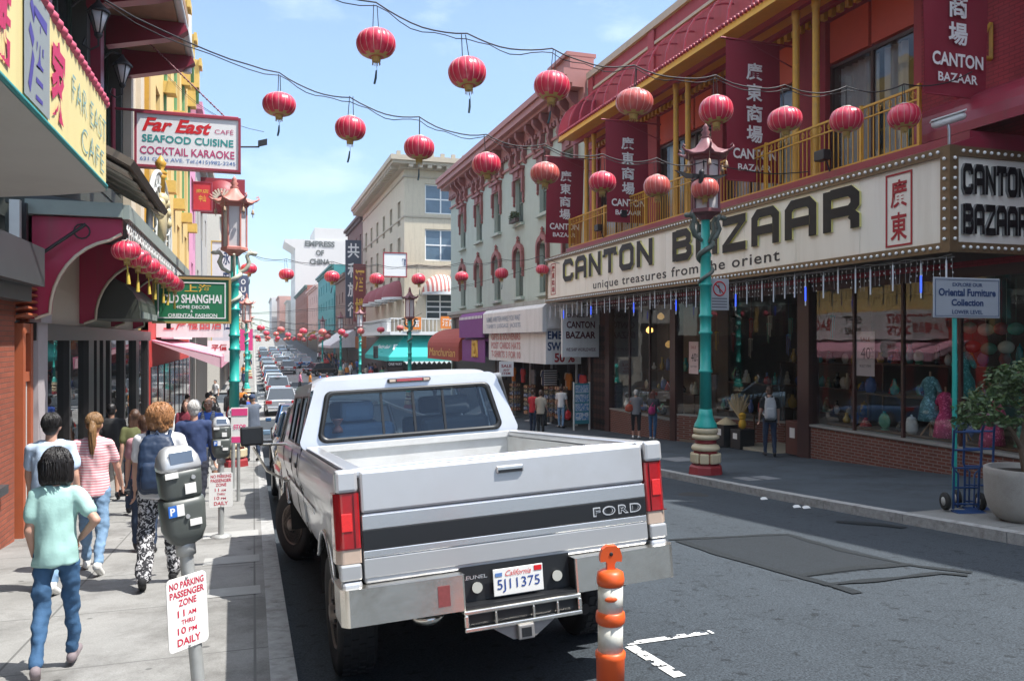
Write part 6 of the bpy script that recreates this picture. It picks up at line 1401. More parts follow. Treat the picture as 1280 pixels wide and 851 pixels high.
# ------------------------------------------------------------------ parking meters and plates
METERG = M('meter_dark_grey', (.085,.095,.088), .42, var=.08, scale=10); METERS = M('meter_silver', (.50,.51,.52), .32, metal=.4, var=.06); POLEG = M('galvanised_pole', (.42,.43,.42), .5, metal=.35, var=.12, scale=14, dirt=.2)
LCD = M('meter_screen', (.10,.13,.18), .1); PLATEW = M('sign_plate_white', (.80,.79,.76), .4, var=.05, scale=4, dirt=.15, dirtcol=(.5,.45,.4)); PLATER = M('sign_red_print', (.52,.015,.05), .5)
def make_meter(name, label, loc, rz):
    t = thing(name, label, 'parking meter', loc, rz); B = lambda mb, n, m, **k: mb.build(n, m, t, world=False, **k)
    mb = MB(); mb.tube([(0,0,-.25),(0,0,1.02)], .038, 14); mb.lathe([(.055,.96),(.055,1.03),(.04,1.05)], n=12); B(mb, 'pole', POLEG)
    def hull(zs, n=20):   # rounded-box rings (z, half width, half depth, y shift)
        vs = []; 
        for z, w, d, s in zs:
            for j in range(n):
                a = 2*math.pi*j/n; cx, sx = math.cos(a), math.sin(a); e = .45; vs.append((w*math.copysign(abs(cx)**e, cx), s + d*math.copysign(abs(sx)**e, sx), z))
        k = len(zs); return vs, [(i*n+j, i*n+(j+1) % n, (i+1)*n+(j+1) % n, (i+1)*n+j) for i in range(k-1) for j in range(n)] + [list(range(n-1,-1,-1)), [(k-1)*n+j for j in range(n)]]
    mb = MB(); mb.add(*hull([(1.02,.045,.045,0),(1.04,.085,.07,0),(1.10,.112,.085,0),(1.24,.118,.09,0),(1.275,.112,.085,0)]), 0, True); B(mb, 'coin_vault', METERG)
    mb = MB(); mb.add(*hull([(1.277,.100,.075,0),(1.30,.108,.08,0),(1.40,.112,.085,0),(1.43,.112,.085,0)]), 0, True); B(mb, 'housing', METERG)
    mb = MB(); mb.add(*hull([(1.432,.113,.086,0),(1.455,.115,.088,0),(1.50,.105,.075,.008),(1.54,.080,.05,.018),(1.555,.055,.03,.02)]), 0, True); B(mb, 'dome', METERS)
    mb = MB(); mb.obox((0,-.068,1.50), (.062,0,0), (0,.008,.030), (0,-.006,.002)); B(mb, 'screen', LCD)
    mb = MB(); mb.box(-.10,-.03,-.095,-.088,1.40,1.43); mb.box(.0,.06,-.095,-.088,1.305,1.36); B(mb, 'white_label', PLATEW)
    mb = MB(); mb.box(-.10,-.055,-.095,-.089,1.195,1.255); mb.text('P', (-.078,-.0955,1.205), (1,0,0), UP, .04, None, 1, .03, align='c'); B(mb, 'blue_label', [M('blue_sticker', (.03,.14,.50), .4), PLATEW])
    mb = MB(); mb.box(-.054,-.015,-.095,-.089,1.195,1.255); mb.box(.01,.075,-.095,-.089,1.13,1.165); B(mb, 'price_label', PLATEW)
    mb = MB(); mb.tube([(0,-.09,1.185),(0,-.1,1.185)], .012, 8); mb.tube([(.05,-.085,1.39),(.05,-.095,1.39)], .012, 8); B(mb, 'lock', METERS)
    return t
def make_plate(label, loc, rz, kind=0):
    t = thing('parking_plate', label, 'sign', loc, rz); mb = MB(); W, H = .145, .222; P = []
    for cx, cz, a0 in ((W-.03, H-.03, 0), (-W+.03, H-.03, 1), (-W+.03, -H+.03, 2), (W-.03, -H+.03, 3)):
        for k in range(5): a = math.pi/2*(a0 + k/4); P.append((cx + .03*math.cos(a), -.004, cz + .03*math.sin(a)))
    mb.prism(P, (0,.006,0)); mb.build('plate', PLATEW, t, world=False)
    mb = MB()
    for txt, z, h, w in (('NO PARKING', .155, .042, .25), ('PASSENGER', .10, .042, .25), ('ZONE', .045, .042, .13), ('11', -.02, .042, .05), ('AM', -.02, .028, .06), ('THRU', -.068, .028, .10), ('10', -.125, .042, .06), ('PM', -.125, .028, .06), ('DAILY', -.195, .045, .17)):
        x = -.05 if txt in ('11','10') else (.03 if txt in ('AM','PM') else 0); mb.text(txt, (x, -.0055, z), (1,0,0), UP, h, w, 0, .022 if len(txt) > 2 else .012, align='c')
    for s in (-1, 1): pass
    mb.build('lettering', PLATER, t, world=False)
    mb = MB()
    for z in (-.21, .21): mb.ell((0,-.006,z), (.009,.006,.009), 8)
    mb.build('bolt', STEEL, t, world=False)
    return t
mx_, my_ = -.262, 4.6
p1 = Vector((mx_, my_, g(my_))); m1 = make_meter('parking_meter', 'nearest grey twin stacked parking meter with a silver dome on the left pavement', p1, .42); m1.rotation_euler = (0, -.09, .38); m1.scale = (.93,.93,.97)
pl1 = make_plate('nearest white NO PARKING PASSENGER ZONE plate in red print, on the nearest meter', p1 + Vector((-.068,-.082,.64)), .55); pl1.rotation_euler = (0,-.05,.62); pl1.scale = (.78,1,.86)
y2 = 11.0; p2 = Vector((-.40, y2, g(y2))); m2 = dup(m1, p2, .15, 'second parking meter along the kerb, dark with a silver top, behind the nearest'); m2.rotation_euler = (0,0,.15); m2.scale = (1,1,1)
pl2 = dup(pl1, p2 + Vector((0,-.045,.62)), 0, 'second NO PARKING PASSENGER ZONE plate, lower down on the second meter pole'); pl2.rotation_euler = (0,0,.1); pl2.scale = (1,1,1)
mb = MB(); mb.lathe([(.13,g(y2)+.001),(.13,g(y2)+.02),(.06,g(y2)+.04)], (p2.x, p2.y, 0), 14); mb.build('base_flange', POLEG, m2)
y3 = 16.6; p3 = Vector((-.38, y3, g(y3))); m3 = dup(m1, p3, .1, 'third parking meter, just in front of the left lamp post'); m3.rotation_euler = (0,0,.1); m3.scale = (1,1,1)
t = thing('permit_sign', 'pink and white kerb sign on a thin pole between second meter and lamp post', 'sign', (-.25, 14.6, g(14.6))); z = g(14.6)
mb = MB(); mb.tube([(-.25,14.6,z-.1),(-.25,14.6,z+1.55)], .03, 8); mb.build('pole', POLEG, t)
mb = MB(); mb.box(-.37,-.09,14.555,14.565,z+1.0,z+1.62); mb.build('plate', PLATEW, t, .004)
mb = MB(); mb.box(-.36,-.10,14.548,14.553,z+1.48,z+1.6); mb.box(-.36,-.10,14.548,14.553,z+1.02,z+1.12); mb.text('STOP', (-.23,14.546,z+1.25), (1,0,0), UP, .08, .2, 0, .03, align='c'); mb.build('print', M('pink_print', (.72,.06,.22), .5), t)

# ------------------------------------------------------------------ orange channel post
ORG = M('safety_orange', (.72,.105,.02), .42, var=.08, scale=9, dirt=.22, dirtcol=(.25,.06,.03)); TAPE = M('reflective_tape', (.66,.65,.58), .45, var=.08, scale=20, dirt=.45, dirtcol=(.28,.22,.15))
bx, by = .0, 0; d = ray(763, 700); tt = 3.42; bp = Vector((d.x*tt, d.y*tt, 0)); bp.z = road(bp.y, bp.x); top = EYE + (425.5-681)/1000*tt - bp.z
t = thing('channel_post', 'orange traffic channelizer post with T top and two scuffed white bands behind the truck', 'bollard', bp); H = top
t.scale = (.92,.92,1)
mb = MB(); r = .058
mb.lathe([(.20,-.02),(.2,.03),(.14,.06),(r+.012,.07),(r+.006,H-.62),(r+.006,H-.62)], n=20); 
mb.lathe([(r+.0055,H-.62),(r+.008,H-.485),(r+.012,H-.475),(r+.012,H-.455),(r-.001,H-.447)], n=24)
mb.lathe([(r,H-.335),(r+.009,H-.325),(r+.011,H-.305),(r+.008,H-.285),(r-.001,H-.278)], n=24); mb.lathe([(r-.004,H-.17),(r+.004,H-.165),(r+.007,H-.145),(r+.002,H-.115),(.04,H-.105),(.022,H-.10)], n=24)
P = [(-.018,H-.105),(-.018,H-.075),(-.026,H-.066),(-.05,H-.068),(-.052,H-.045),(-.042,H-.015),(-.02,H),(.02,H),(.042,H-.015),(.052,H-.045),(.05,H-.068),(.026,H-.066),(.018,H-.075),(.018,H-.105)]
mb.prism([(x,-.016,z) for x, z in P], (0,.032,0)); mb.build('post', ORG, t, world=False)
for z0, z1 in ((H-.45,H-.335),(H-.28,H-.17)): mb = MB(); mb.lathe([(r,z0),(r,z1)], n=28); mb.build('reflective_band', TAPE, t, world=False)
mb = MB(); mb.ell((0,-.0165,H-.035),(.009,.003,.009),10); mb.build('bolt_hole', BLACKM, t, world=False); t.rotation_euler = (0,.0,-.2)
mb = MB(); mb.ell((-.012,-.062,H-.215),(.03,.006,.012),10); mb.build('scuff', ORG, t, world=False)

# ------------------------------------------------------------------ planter with a small tree, hand trucks, explore sign
POTM = M('pale_concrete_pot', (.36,.34,.31), .85, var=.12, scale=7, bump=.4, bscale=60, dirt=.3); SOIL = M('soil', (.03,.022,.015), .95)
BARK = M('bark', (.13,.09,.06), .85, var=.35, scale=14, bump=.6)
pp = Vector((9.42, 7.7, 0)); pp.z = g(pp.y)+.005
t = thing('potted_tree', 'bushy small tree in a pale round concrete planter at the right kerb', 'plant', pp)
mb = MB(); mb.lathe([(.30,0),(.36,.02),(.44,.12),(.49,.3),(.50,.58),(.50,.66),(.485,.67),(.44,.67),(.43,.60)], n=32); mb.build('pot', POTM, t, world=False)
mb = MB(); mb.lathe([(.43,.6),(.2,.62),(.01,.63)], n=20); mb.build('soil', SOIL, t, world=False)
rnd = random.Random(11); mb = MB()
limbs = [[(-.05,0,.6),(-.10,.02,.95),(-.02,.03,1.2),(.0,.05,1.5)], [(-.08,.02,.9),(-.28,.0,1.15),(-.5,-.02,1.3),(-.8,.02,1.36)], [(-.02,.03,1.2),(.25,.1,1.4),(.5,.1,1.6)], [(-.3,.0,1.17),(-.42,.2,1.4),(-.5,.3,1.6)], [(0,.05,1.5),(-.2,-.1,1.75),(-.3,-.1,1.9)], [(0,.05,1.5),(.2,.1,1.8)], [(.05,0,.62),(.10,.0,1.0),(.3,-.05,1.3)]]
for i, L in enumerate(limbs): mb.tube([Vector(q) for q in L], [.045 - .01*(i > 0) - .008*k for k in range(len(L))], 7)
mb.build('trunk', BARK, t, world=False)
mb = MB()
for c, r, n in (((-.72,0,1.40),(.28,.28,.16),420), ((-.45,.05,1.55),(.32,.32,.18),520), ((-.12,.05,1.72),(.36,.36,.2),620), ((.2,.08,1.62),(.36,.32,.22),560), ((.5,.1,1.55),(.3,.3,.2),380), ((-.3,-.05,1.86),(.28,.28,.13),330), ((.15,.05,1.92),(.3,.3,.14),340), ((-.85,.03,1.28),(.18,.2,.10),170), ((-.5,-.15,1.28),(.26,.2,.09),200), ((-.15,-.2,1.45),(.26,.2,.12),220)): leaves(mb, (c[0]*1.12-.03, c[1], c[2]*1.02-.02), (r[0]*1.12, r[1], r[2]*.95), int(n*.68), .044, rnd)
mb.build('foliage', [LEAF, LEAF2], t, world=False)
BLUEP = M('blue_paint', (.016,.06,.19), .45, var=.12, scale=9, dirt=.2); RUB = M('rubber', (.018,.018,.018), .8)
def hand_truck(label, loc, rz, lean):
    t = thing('hand_truck', label, 'hand truck', loc, rz); t.rotation_euler = (lean, 0, rz)
    mb = MB()
    for s in (-1, 1): mb.tube([(s*.17,0,.03),(s*.17,0,.58),(s*.19,.0,.64),(s*.19,-.02,1.12),(s*.16,-.12,1.22),(s*.14,-.2,1.24)], .017, 8); mb.tube([(s*.17,.0,.58),(s*.11,.0,.52),(s*.11,.0,.05)], .013, 6)
    for z in (.10,.33,.60,.85,1.10): mb.tube([(-.18,0,z),(.18,0,z)], .014, 6)
    mb.box(-.2,.2,-.2,.01,.0,.02)
    mb.build('frame', BLUEP, t, world=False)
    for s in (-1, 1):
        mb = MB(); mb.lathe([(.05,-.028),(.11,-.03),(.125,-.015),(.125,.015),(.11,.03),(.05,.028)], (s*.24,.08,.12), 18, 0, 'x'); w = mb.build('wheel', RUB, t, world=False)
        mb = MB(); mb.lathe([(.01,-.034),(.06,-.03),(.06,.03),(.01,.034)], (s*.24,.08,.12), 14, 0, 'x'); mb.build('rim', M('pale_rim', (.4,.4,.38), .5), w, world=False)
    return t
h1 = onG(1211, 640, .0); hand_truck('blue hand truck standing left of the concrete planter', (h1.x, h1.y+.05, g(h1.y)+.004), -.35, .04)
h2 = Vector((9.75, 8.75, 0)); hand_truck('second blue hand truck half hidden behind the planter tree', (h2.x, h2.y, g(h2.y)+.004), -.5, .04)
e = onY(1209, 372, 9.4); t = thing('direction_sign', 'grey EXPLORE OUR Oriental Furniture Collection sign on a turquoise pole by the planter tree', 'sign', (e.x-.18, 9.42, g(9.42)))
mb = MB(); mb.tube([(e.x-.18, 9.46, g(9.4)-.1),(e.x-.18, 9.46, e.z+.3)], .035, 10); mb.build('pole', TURQP, t)
mb = MB(); a, b = onY(1167, 346, 9.4), onY(1250, 398, 9.4); mb.box(a.x, b.x, 9.4, 9.42, b.z, a.z); mb.build('plate', M('grey_sign_plate', (.36,.39,.43), .45, var=.05, scale=3), t, .01)
W, Hh = b.x-a.x, a.z-b.z
mb = MB(); 
for txt, fz, fh, fw, bo in (('EXPLORE OUR', .78, .09, .45, .02), ('Oriental Furniture', .54, .19, .86, .035), ('Collection', .30, .17, .48, .035), ('LOWER LEVEL', .10, .10, .46, .02)): mb.text(txt, (a.x+W/2, 9.395, b.z + fz*Hh), (1,0,0), UP, fh*Hh, fw*W, 0, bo, align='c')
for q in ((a.x+.03, a.x+.035, b.z+.03, a.z-.03), (b.x-.035, b.x-.03, b.z+.03, a.z-.03), (a.x+.035, b.x-.035, a.z-.035, a.z-.03), (a.x+.035, b.x-.035, b.z+.03, b.z+.035)): mb.box(q[0], q[1], 9.393, 9.398, q[2], q[3])
mb.build('lettering', NAVYINK, t)
# one-way plate and traffic signal by the side street
c = onY(492, 455, 56); t = thing('street_name_sign', 'small black and white street sign on the far right lamp post', 'sign', c); mb = MB(); mb.box(c.x-.45,c.x+.7,56,56.04,c.z-.22,c.z+.22); mb.build('plate', BLACKM, t); mb = MB(); mb.text('ONE WAY', (c.x+.12, 55.98, c.z-.1), (1,0,0), UP, .2, .95, 0, .02, align='c'); mb.build('lettering', WHITEINK, t)
c = onY(470, 440, 71); t = thing('traffic_signal', 'dark traffic signal hanging at the side street corner, seen from its edge', 'traffic light', c); mb = MB(); mb.box(c.x-.2,c.x+.2,71,71.4,c.z-.55,c.z+.55); mb.build('housing', BLACKM, t, .05)
for k in range(3): mb = MB(); mb.lathe([(.14,-.12),(.14,0),(.01,.0)], (c.x, 71, c.z+.35-.35*k), 10, 0, 'y'); mb.build('lens_hood', BLACKM, t)
mb = MB(); mb.tube([(c.x+.25,71.3,c.z),(c.x+.6,71.3,c.z)], .05, 6); mb.build('arm', TURQP, t)
# ------------------------------------------------------------------ the white crew-cab pickup
TW = M('truck_white_paint', (.61,.62,.64), .30, metal=.42, var=.05, scale=3, coat=.5, bump=.08, bscale=5, dirt=.3, dirtcol=(.42,.40,.36)); TSIDE = M('truck_silver_band', (.46,.47,.48), .3, metal=.35, var=.05, scale=3, coat=.5)
TCHROME = M('truck_chrome', (.80,.77,.70), .26, metal=.95, var=.12, scale=9, bump=.12, bscale=18, dirt=.4, dirtcol=(.30,.24,.18)); TBRIGHT = M('truck_bright_trim', (.72,.73,.74), .25, metal=.8, var=.05)
TBLACK = M('truck_black_trim', (.014,.015,.017), .4, var=.1); TRUB = M('tyre_rubber', (.016,.016,.017), .75, var=.2, scale=30, bump=.3, bscale=90); TRED = M('tail_red_lens', (.36,.008,.012), .10, var=.35, scale=14, coat=1, spec=.8); TAMB = M('reverse_lens', (.52,.40,.32), .15, coat=1)
TINT = glass('truck_glass', (.50,.58,.62), 1.5); TINTERIOR = M('truck_interior', (.07,.08,.095), .7, var=.15); TSEAT = M('truck_seat_blue', (.20,.32,.50), .8, var=.15); TUNDER = M('underbody', (.02,.018,.016), .8, var=.4, scale=8); RUSTRIM = M('steel_rim', (.26,.22,.19), .45, metal=.6, var=.2, scale=20, dirt=.5, dirtcol=(.12,.06,.03)); BEDM = M('bed_paint', (.56,.57,.57), .45, var=.08, scale=4, dirt=.3, dirtcol=(.3,.27,.24))
tk_y = 4.40
tk = thing('pickup_truck', 'white crew cab pickup truck with chrome bumper parked at the left kerb', 'truck', (1.51, tk_y, road(tk_y, 1.51)))
tk.rotation_euler = (math.atan((road(tk_y+5.35)-road(tk_y+1.1))/4.25), R(-2.4), R(1.55))
TB = lambda mb, n, m, parent=None, **k: mb.build(n, m, parent or tk, world=False, **k)
WB0, WB1, WR = 1.10, 5.35, .40
def side_x(z):  # outer skin
    if z > 1.36: return 1.015 - .05*((z-1.36)/.08)**2
    if z > 1.12: return 1.015 + .015*math.sin((1.36-z)/.24*math.pi)
    if z > 1.06: return 1.015 - .03*(1.12-z)/.06
    return .985 - .05*((1.06-z)/.4)**2
def arch_bottom(y, zb, r):
    for c in (WB0, WB1):
        if abs(y-c) < r: return max(zb, .42 + math.sqrt(max(0, r*r - (y-c)**2)))
    return zb
def skin(s, y0, y1, ztop, zb, m, name, parent=None, ny=None, zf=None, thick=.0, wl=.52):
    ys = sorted({y0, y1, *[y0 + (y1-y0)*k/40 for k in range(41)], *[c + wl*math.cos(math.pi*k/24) for c in (WB0, WB1) for k in range(25) if y0 < c + wl*math.cos(math.pi*k/24) < y1]}); fr = [0,.08,.2,.35,.5,.6,.66,.72,.8,.9,.97,1]; mb = MB(); vs = []
    for y in ys:
        b = arch_bottom(y, zb, wl); top = ztop(y) if callable(ztop) else ztop
        for q in fr: z = b + (top-b)*q; vs.append((s*(side_x(z) - (.035 if y > 5.9 else 0)*(y-5.9)**2), y, z))
    n = len(fr); mb.add(vs, [((i*n+j, (i+1)*n+j, (i+1)*n+j+1, i*n+j+1) if s > 0 else (i*n+j, i*n+j+1, (i+1)*n+j+1, (i+1)*n+j)) for i in range(len(ys)-1) for j in range(n-1)], 0, True)
    o = TB(mb, name, m, parent); return o
for s in (-1, 1):
    skin(s, .06, 2.60, 1.425, .74, TW, 'bed_side')
    skin(s, 2.63, 6.15, lambda y: 1.40 if y < 4.7 else 1.40 - .05*(y-4.7), .70, TW, 'cab_side')
    # bed wall: top rail and inner face
    mb = MB(); xo = s*.965; xi = s*.855
    mb.box(min(xo,xi), max(xo,xi), .05, 2.58, 1.385, 1.44); TB(mb, 'bed_rail', TW, bevel=.018)
    mb = MB(); mb.box(s*.855, s*.85, .12, 2.56, .86, 1.385); TB(mb, 'bed_inner_wall', BEDM)
    mb = MB(); 
    for k in range(3): mb.box(min(s*.845,s*.849), max(s*.845,s*.849), .25+k*.02, 2.5, .95+.13*k, .98+.13*k)
    mb.box(min(s*.60,s*.846), max(s*.60,s*.846), .62, 1.58, .86, 1.08); TB(mb, 'wheel_box', BEDM)
    # lower dark band, bright moulding
    mb = MB(); 
    for y0, y1 in ((.1,.52),(1.68,2.58),(2.66,4.75)): mb.box(min(s*.992,s*1.0), max(s*.992,s*1.0), y0, y1, .99, 1.03)
    TB(mb, 'side_moulding', TBRIGHT)
    # wheel arch lip
    for c in (WB0, WB1):
        mb = MB(); mb.tube([(s*.985, c + .525*math.cos(math.pi*(k/24)), max(.72, .42 + .525*math.sin(math.pi*k/24))) for k in range(3, 22)], .018, 6); TB(mb, 'wheel_arch_trim', TBRIGHT)
    # taillight: wraps the corner
    P = [(s*.895,-.012),(s*1.0,-.012),(s*1.035,.02),(s*1.04,.12),(s*.895,.12)]
    mb = MB(); mb.prism([(x, y+.045, 1.005) for x, y in P], (0,0,.305)); tl = TB(mb, 'taillight', TRED, bevel=.012)
    mb = MB(); mb.box(min(s*.94,s*1.0), max(s*.94,s*1.0), .0275, .034, 1.10, 1.20); TB(mb, 'reflector', M('bright_red_reflector', (.75,.03,.03), .2, var=.3, scale=90, coat=1), tl, bevel=.004)
    mb = MB(); mb.box(min(s*.897,s*1.03), max(s*.897,s*1.03), .028, .04, 1.003, 1.008); mb.box(min(s*.925,s*.929), max(s*.925,s*.929), .0272, .034, 1.01, 1.30); TB(mb, 'lens_seam', M('lens_seam_dark', (.12,.005,.008), .4), tl)
    mb = MB(); mb.prism([(x, y+.045, .925) for x, y in P], (0,0,.078)); TB(mb, 'reverse_lens', TAMB, tl, bevel=.01)
    mb = MB(); mb.box(min(s*.90,s*1.025), max(s*.90,s*1.025), .02, .1, 1.312, 1.44); mb.box(min(s*.90,s*1.015), max(s*.90,s*1.015), .02, .1, .66, .83); TB(mb, 'corner_panel', TW, bevel=.02)
    mb = MB(); mb.box(min(s*.90,s*1.02), max(s*.90,s*1.02), .018, .1, .832, .922); TB(mb, 'corner_band', TSIDE, bevel=.012)
# tailgate
mb = MB(); mb.box(-.888,.888,.035,.11,1.19,1.425); mb.box(-.888,.888,.042,.11,.80,1.188)
tg = TB(mb, 'tailgate', TW, bevel=.016)
mb = MB(); mb.box(-.886,.886,.030,.0415,1.098,1.180); mb.box(-.886,.886,.030,.0415,.945,.985); TB(mb, 'bright_band', TBRIGHT, tg, bevel=.004)
mb = MB(); mb.box(-.886,.886,.030,.0415,.986,1.097); TB(mb, 'black_stripe', TBLACK, tg, bevel=.003)
mb = MB(); mb.box(-.886,.886,.030,.0415,.835,.94); TB(mb, 'silver_panel', TSIDE, tg, bevel=.004)
mb = MB(); mb.text('FORD', (.52,.0275,1.012), (1,0,0), UP, .058, .33, 0, .045, depth=.0, space=1.3); TB(mb, 'badge_lettering', M('badge_silver', (.75,.76,.78), .25, metal=.5), tg)
mb = MB(); mb.text('FORD', (.528,.0265,1.02), (1,0,0), UP, .042, .315, 0, .0, depth=.0, space=1.42); TB(mb, 'badge_core', TBLACK, tg)
mb = MB(); mb.box(-.085,.085,.02,.034,1.335,1.378); h = TB(mb, 'handle', TBRIGHT, tg, bevel=.008); mb = MB(); mb.box(-.075,.075,.016,.0195,1.34,1.357); TB(mb, 'handle_recess', TBLACK, h)
mb = MB(); mb.tube([(-.89,.10,1.428),(-.4,.098,1.436),(.4,.098,1.436),(.89,.10,1.428)], .014, 6); TB(mb, 'top_cap', TBRIGHT, tg)
# bed
mb = MB(); mb.box(-.85,.85,.11,2.58,.84,.862)
for k in range(14): mb.box(-.80+k*.115,-.745+k*.115,.14,2.55,.863,.874)
TB(mb, 'bed_floor', BEDM)
mb = MB(); mb.box(-.85,.85,2.56,2.60,.84,1.40); mb.box(-.95,.95,2.53,2.62,1.385,1.437); mb.box(-.6,-.3,2.555,2.559,1.2,1.22); TB(mb, 'bed_front_wall', BEDM, bevel=.008)
# rear bumper: two chrome ends, recessed centre with plate
for s in (-1, 1):
    P = [(s*.34,-.06),(s*1.0,-.045),(s*1.03,.0),(s*1.03,.28),(s*.96,.28),(s*.96,.06),(s*.34,.06)]
    mb = MB(); mb.prism([(x,y,.60) for x,y in P], (0,0,.20)); TB(mb, 'bumper_end', TCHROME, bevel=.014)
mb = MB(); mb.box(-.34,.34,.035,.06,.62,.82); mb.box(-.34,.34,-.05,.06,.60,.618); mb.box(-.343,-.338,-.05,.04,.6,.8); mb.box(.338,.343,-.05,.04,.6,.8); TB(mb, 'bumper_centre', TBLACK)
mb = MB(); mb.box(-.36,.36,-.075,.04,.575,.599); mb.box(-.36,.36,-.08,-.06,.48,.505); mb.box(-.36,-.335,-.08,-.06,.505,.575); mb.box(.335,.36,-.08,-.06,.505,.575)
for x in (-.18,.05,.2): mb.box(x,x+.015,-.078,-.062,.505,.575)
TB(mb, 'step_frame', TCHROME, bevel=.006)
mb = MB(); mb.box(-.34,.34,-.04,.0,.50,.575); TB(mb, 'step_shadow_plate', TBLACK)
mb = MB(); mb.prism([(-.20,-.05,.48),(.20,-.05,.48),(.07,-.05,.395),(-.07,-.05,.395)], (0,.03,0)); mb.box(-.05,.05,-.09,-.052,.395,.48); TB(mb, 'hitch_receiver', M('worn_hitch_steel', (.30,.29,.28), .5, metal=.5, var=.2, scale=20), bevel=.008)
mb = MB(); mb.box(-.03,.03,-.092,-.0905,.41,.462); TB(mb, 'hitch_hole', TBLACK)
mb = MB(); mb.box(-.155,.155,-.0,.006,.635,.790); np_ = TB(mb, 'number_plate', M('plate_white', (.78,.78,.75), .4, var=.03), bevel=.003)
mb = MB(); mb.text('5J11375', (0,-.0025,.655), (1,0,0), UP, .075, .265, 0, .0, align='c'); TB(mb, 'plate_number', M('plate_blue', (.02,.06,.26), .5), np_)
mb = MB(); mb.text('California', (0,-.0025,.745), (1,0,0), UP, .032, .16, 0, .0, .45, align='c'); mb.box(.10,.148,-.003,-.001,.755,.783); TB(mb, 'plate_state', SCARLET, np_)
mb = MB(); mb.box(-.142,-.10,-.003,-.001,.748,.768); TB(mb, 'plate_sticker', BLUEINK, np_)
mb = MB(); mb.text('REUNEL', (-.335,.0335,.745), (1,0,0), UP, .022, .155, 0, .02); TB(mb, 'bumper_lettering', TBRIGHT)
for s in (-1, 1): mb = MB(); mb.lathe([(.032,-.02),(.028,.0),(.01,.0)], (s*.25,.03,.70), 14, 0, 'y'); TB(mb, 'plate_lamp', M('lamp_lens', (.5,.5,.45), .15, coat=1))
mb = MB(); mb.box(-.50,-.43,-.0605,-.058,.64,.755); TB(mb, 'bumper_sticker', M('old_red_sticker', (.22,.05,.05), .6, var=.3, scale=60))
# running gear
def wheel(c, s, name='wheel', steer=0):
    e = bpy.data.objects.new(name, None); COL.objects.link(e); e.parent = tk; e.location = c; e.rotation_euler = (0,0,steer)
    mb = MB(); w = .125; n = 48
    prof = [(.235,-w*.8),(.30,-w*.98),(.365,-w),(.393,-w*.86),(.40,-w*.6),(.40,w*.6),(.393,w*.86),(.365,w),(.30,w*.98),(.235,w*.8)]
    mb.lathe(prof, (0,0,0), n, 0, 'x'); 
    for k in range(36):
        a = 2*math.pi*k/36
        for q, sh in ((-.075,0),(-.025,.5),(.025,0),(.075,.5)):
            aa = a + sh*2*math.pi/36; mb.obox((q, .402*math.cos(aa), .402*math.sin(aa)), (.021,0,0), (0,-.022*math.sin(aa),.022*math.cos(aa)), (0,.006*math.cos(aa),.006*math.sin(aa)))
    mb.build('tyre', TRUB, e, world=False)
    mb = MB(); mb.lathe([(.235,s*.10),(.225,s*.115),(.215,s*.09),(.19,s*.05),(.13,s*.055),(.10,s*.085),(.075,s*.10),(.06,s*.135),(.02,s*.14)], (0,0,0), 32, 0, 'x'); mb.build('rim', RUSTRIM, e, world=False)
    mb = MB()
    for k in range(8): a = 2*math.pi*(k+.5)/8; mb.lathe([(.028,s*.066),(.02,s*.0665),(.001,s*.067)], (0, .162*math.cos(a), .162*math.sin(a)), 10, 0, 'x'); mb.lathe([(.012,s*.10),(.012,s*.115),(.002,s*.117)], (0, .082*math.cos(a), .082*math.sin(a)), 6, 0, 'x')
    mb.build('rim_hole', BLACKM, e, world=False)
    return e
for s in (-1, 1): wheel((s*.845, WB0, .40), s); wheel((s*.845, WB1, .40), s, steer=R(24))
mb = MB(); mb.tube([(-.75,WB0,.40),(.75,WB0,.40)], .05, 8); mb.ell((0,WB0,.40),(.17,.2,.18),12); mb.tube([(-.75,WB1,.42),(.75,WB1,.42)], .05, 8)
for s in (-1, 1): mb.box(s*.48-.04, s*.48+.04, .15, 6.0, .60, .74)
mb.box(-.9,.9,.15,6.0,.74,.80); mb.tube([(.45,.1,.45),(.45,1.8,.45)], .035, 8); mb.box(-.55,.3,1.6,2.4,.4,.6); TB(mb, 'chassis', TUNDER)
mb = MB(); mb.ell((-.50,.25,.52),(.10,.12,.05),10); TB(mb, 'trailer_bracket', TCHROME)
for s in (-1, 1):
    for c in (WB0, WB1):
        mb = MB(); mb.add([(s*x, c + .53*math.cos(a), .42 + .53*math.sin(a)) for x in (.70,.975) for a in [math.pi*k/16 for k in range(17)]], [(k, k+1, 18+k, 17+k) for k in range(16)], 0, True); mb.prism([(s*.7, c + .53*math.cos(math.pi*k/16), .42 + .53*math.sin(math.pi*k/16)) for k in range(17)], (s*.01,0,0)); TB(mb, 'wheel_housing', TUNDER)
# cab rear panel with the window opening
def ring(pts_out, pts_in, y_of, mb, m=0):
    n = len(pts_out); P = [Vector((x, y_of(z), z)) for x, z in pts_out] + [Vector((x, y_of(z), z)) for x, z in pts_in]
    mb.add(P, [(i, (i+1) % n, n+(i+1) % n, n+i) for i in range(n)], m, True)
yr = lambda z: 2.655 + .12*max(0, (z-1.40))/.65
def rrect(x0, x1, xt0, xt1, z0, z1, r, k=7):
    P = []
    for (cx, cz, a0) in ((xt1-r, z1-r, 0), (xt0+r, z1-r, 1), (x0+r, z0+r, 2), (x1-r, z0+r, 3)):
        for i in range(k): a = math.pi/2*(a0 + i/(k-1)); P.append((cx + r*math.cos(a), cz + r*math.sin(a)))
    return P
OUT = rrect(-1.0,1.0,-.86,.86,1.38,2.0,.10); W0 = rrect(-.84,.84,-.77,.77,1.455,1.905,.07); W1 = rrect(-.80,.80,-.73,.73,1.492,1.868,.05)
mb = MB(); ring(OUT, W0, yr, mb); mb.box(-.99,.99,2.64,2.66,.80,1.38); TB(mb, 'cab_rear_panel', TW)
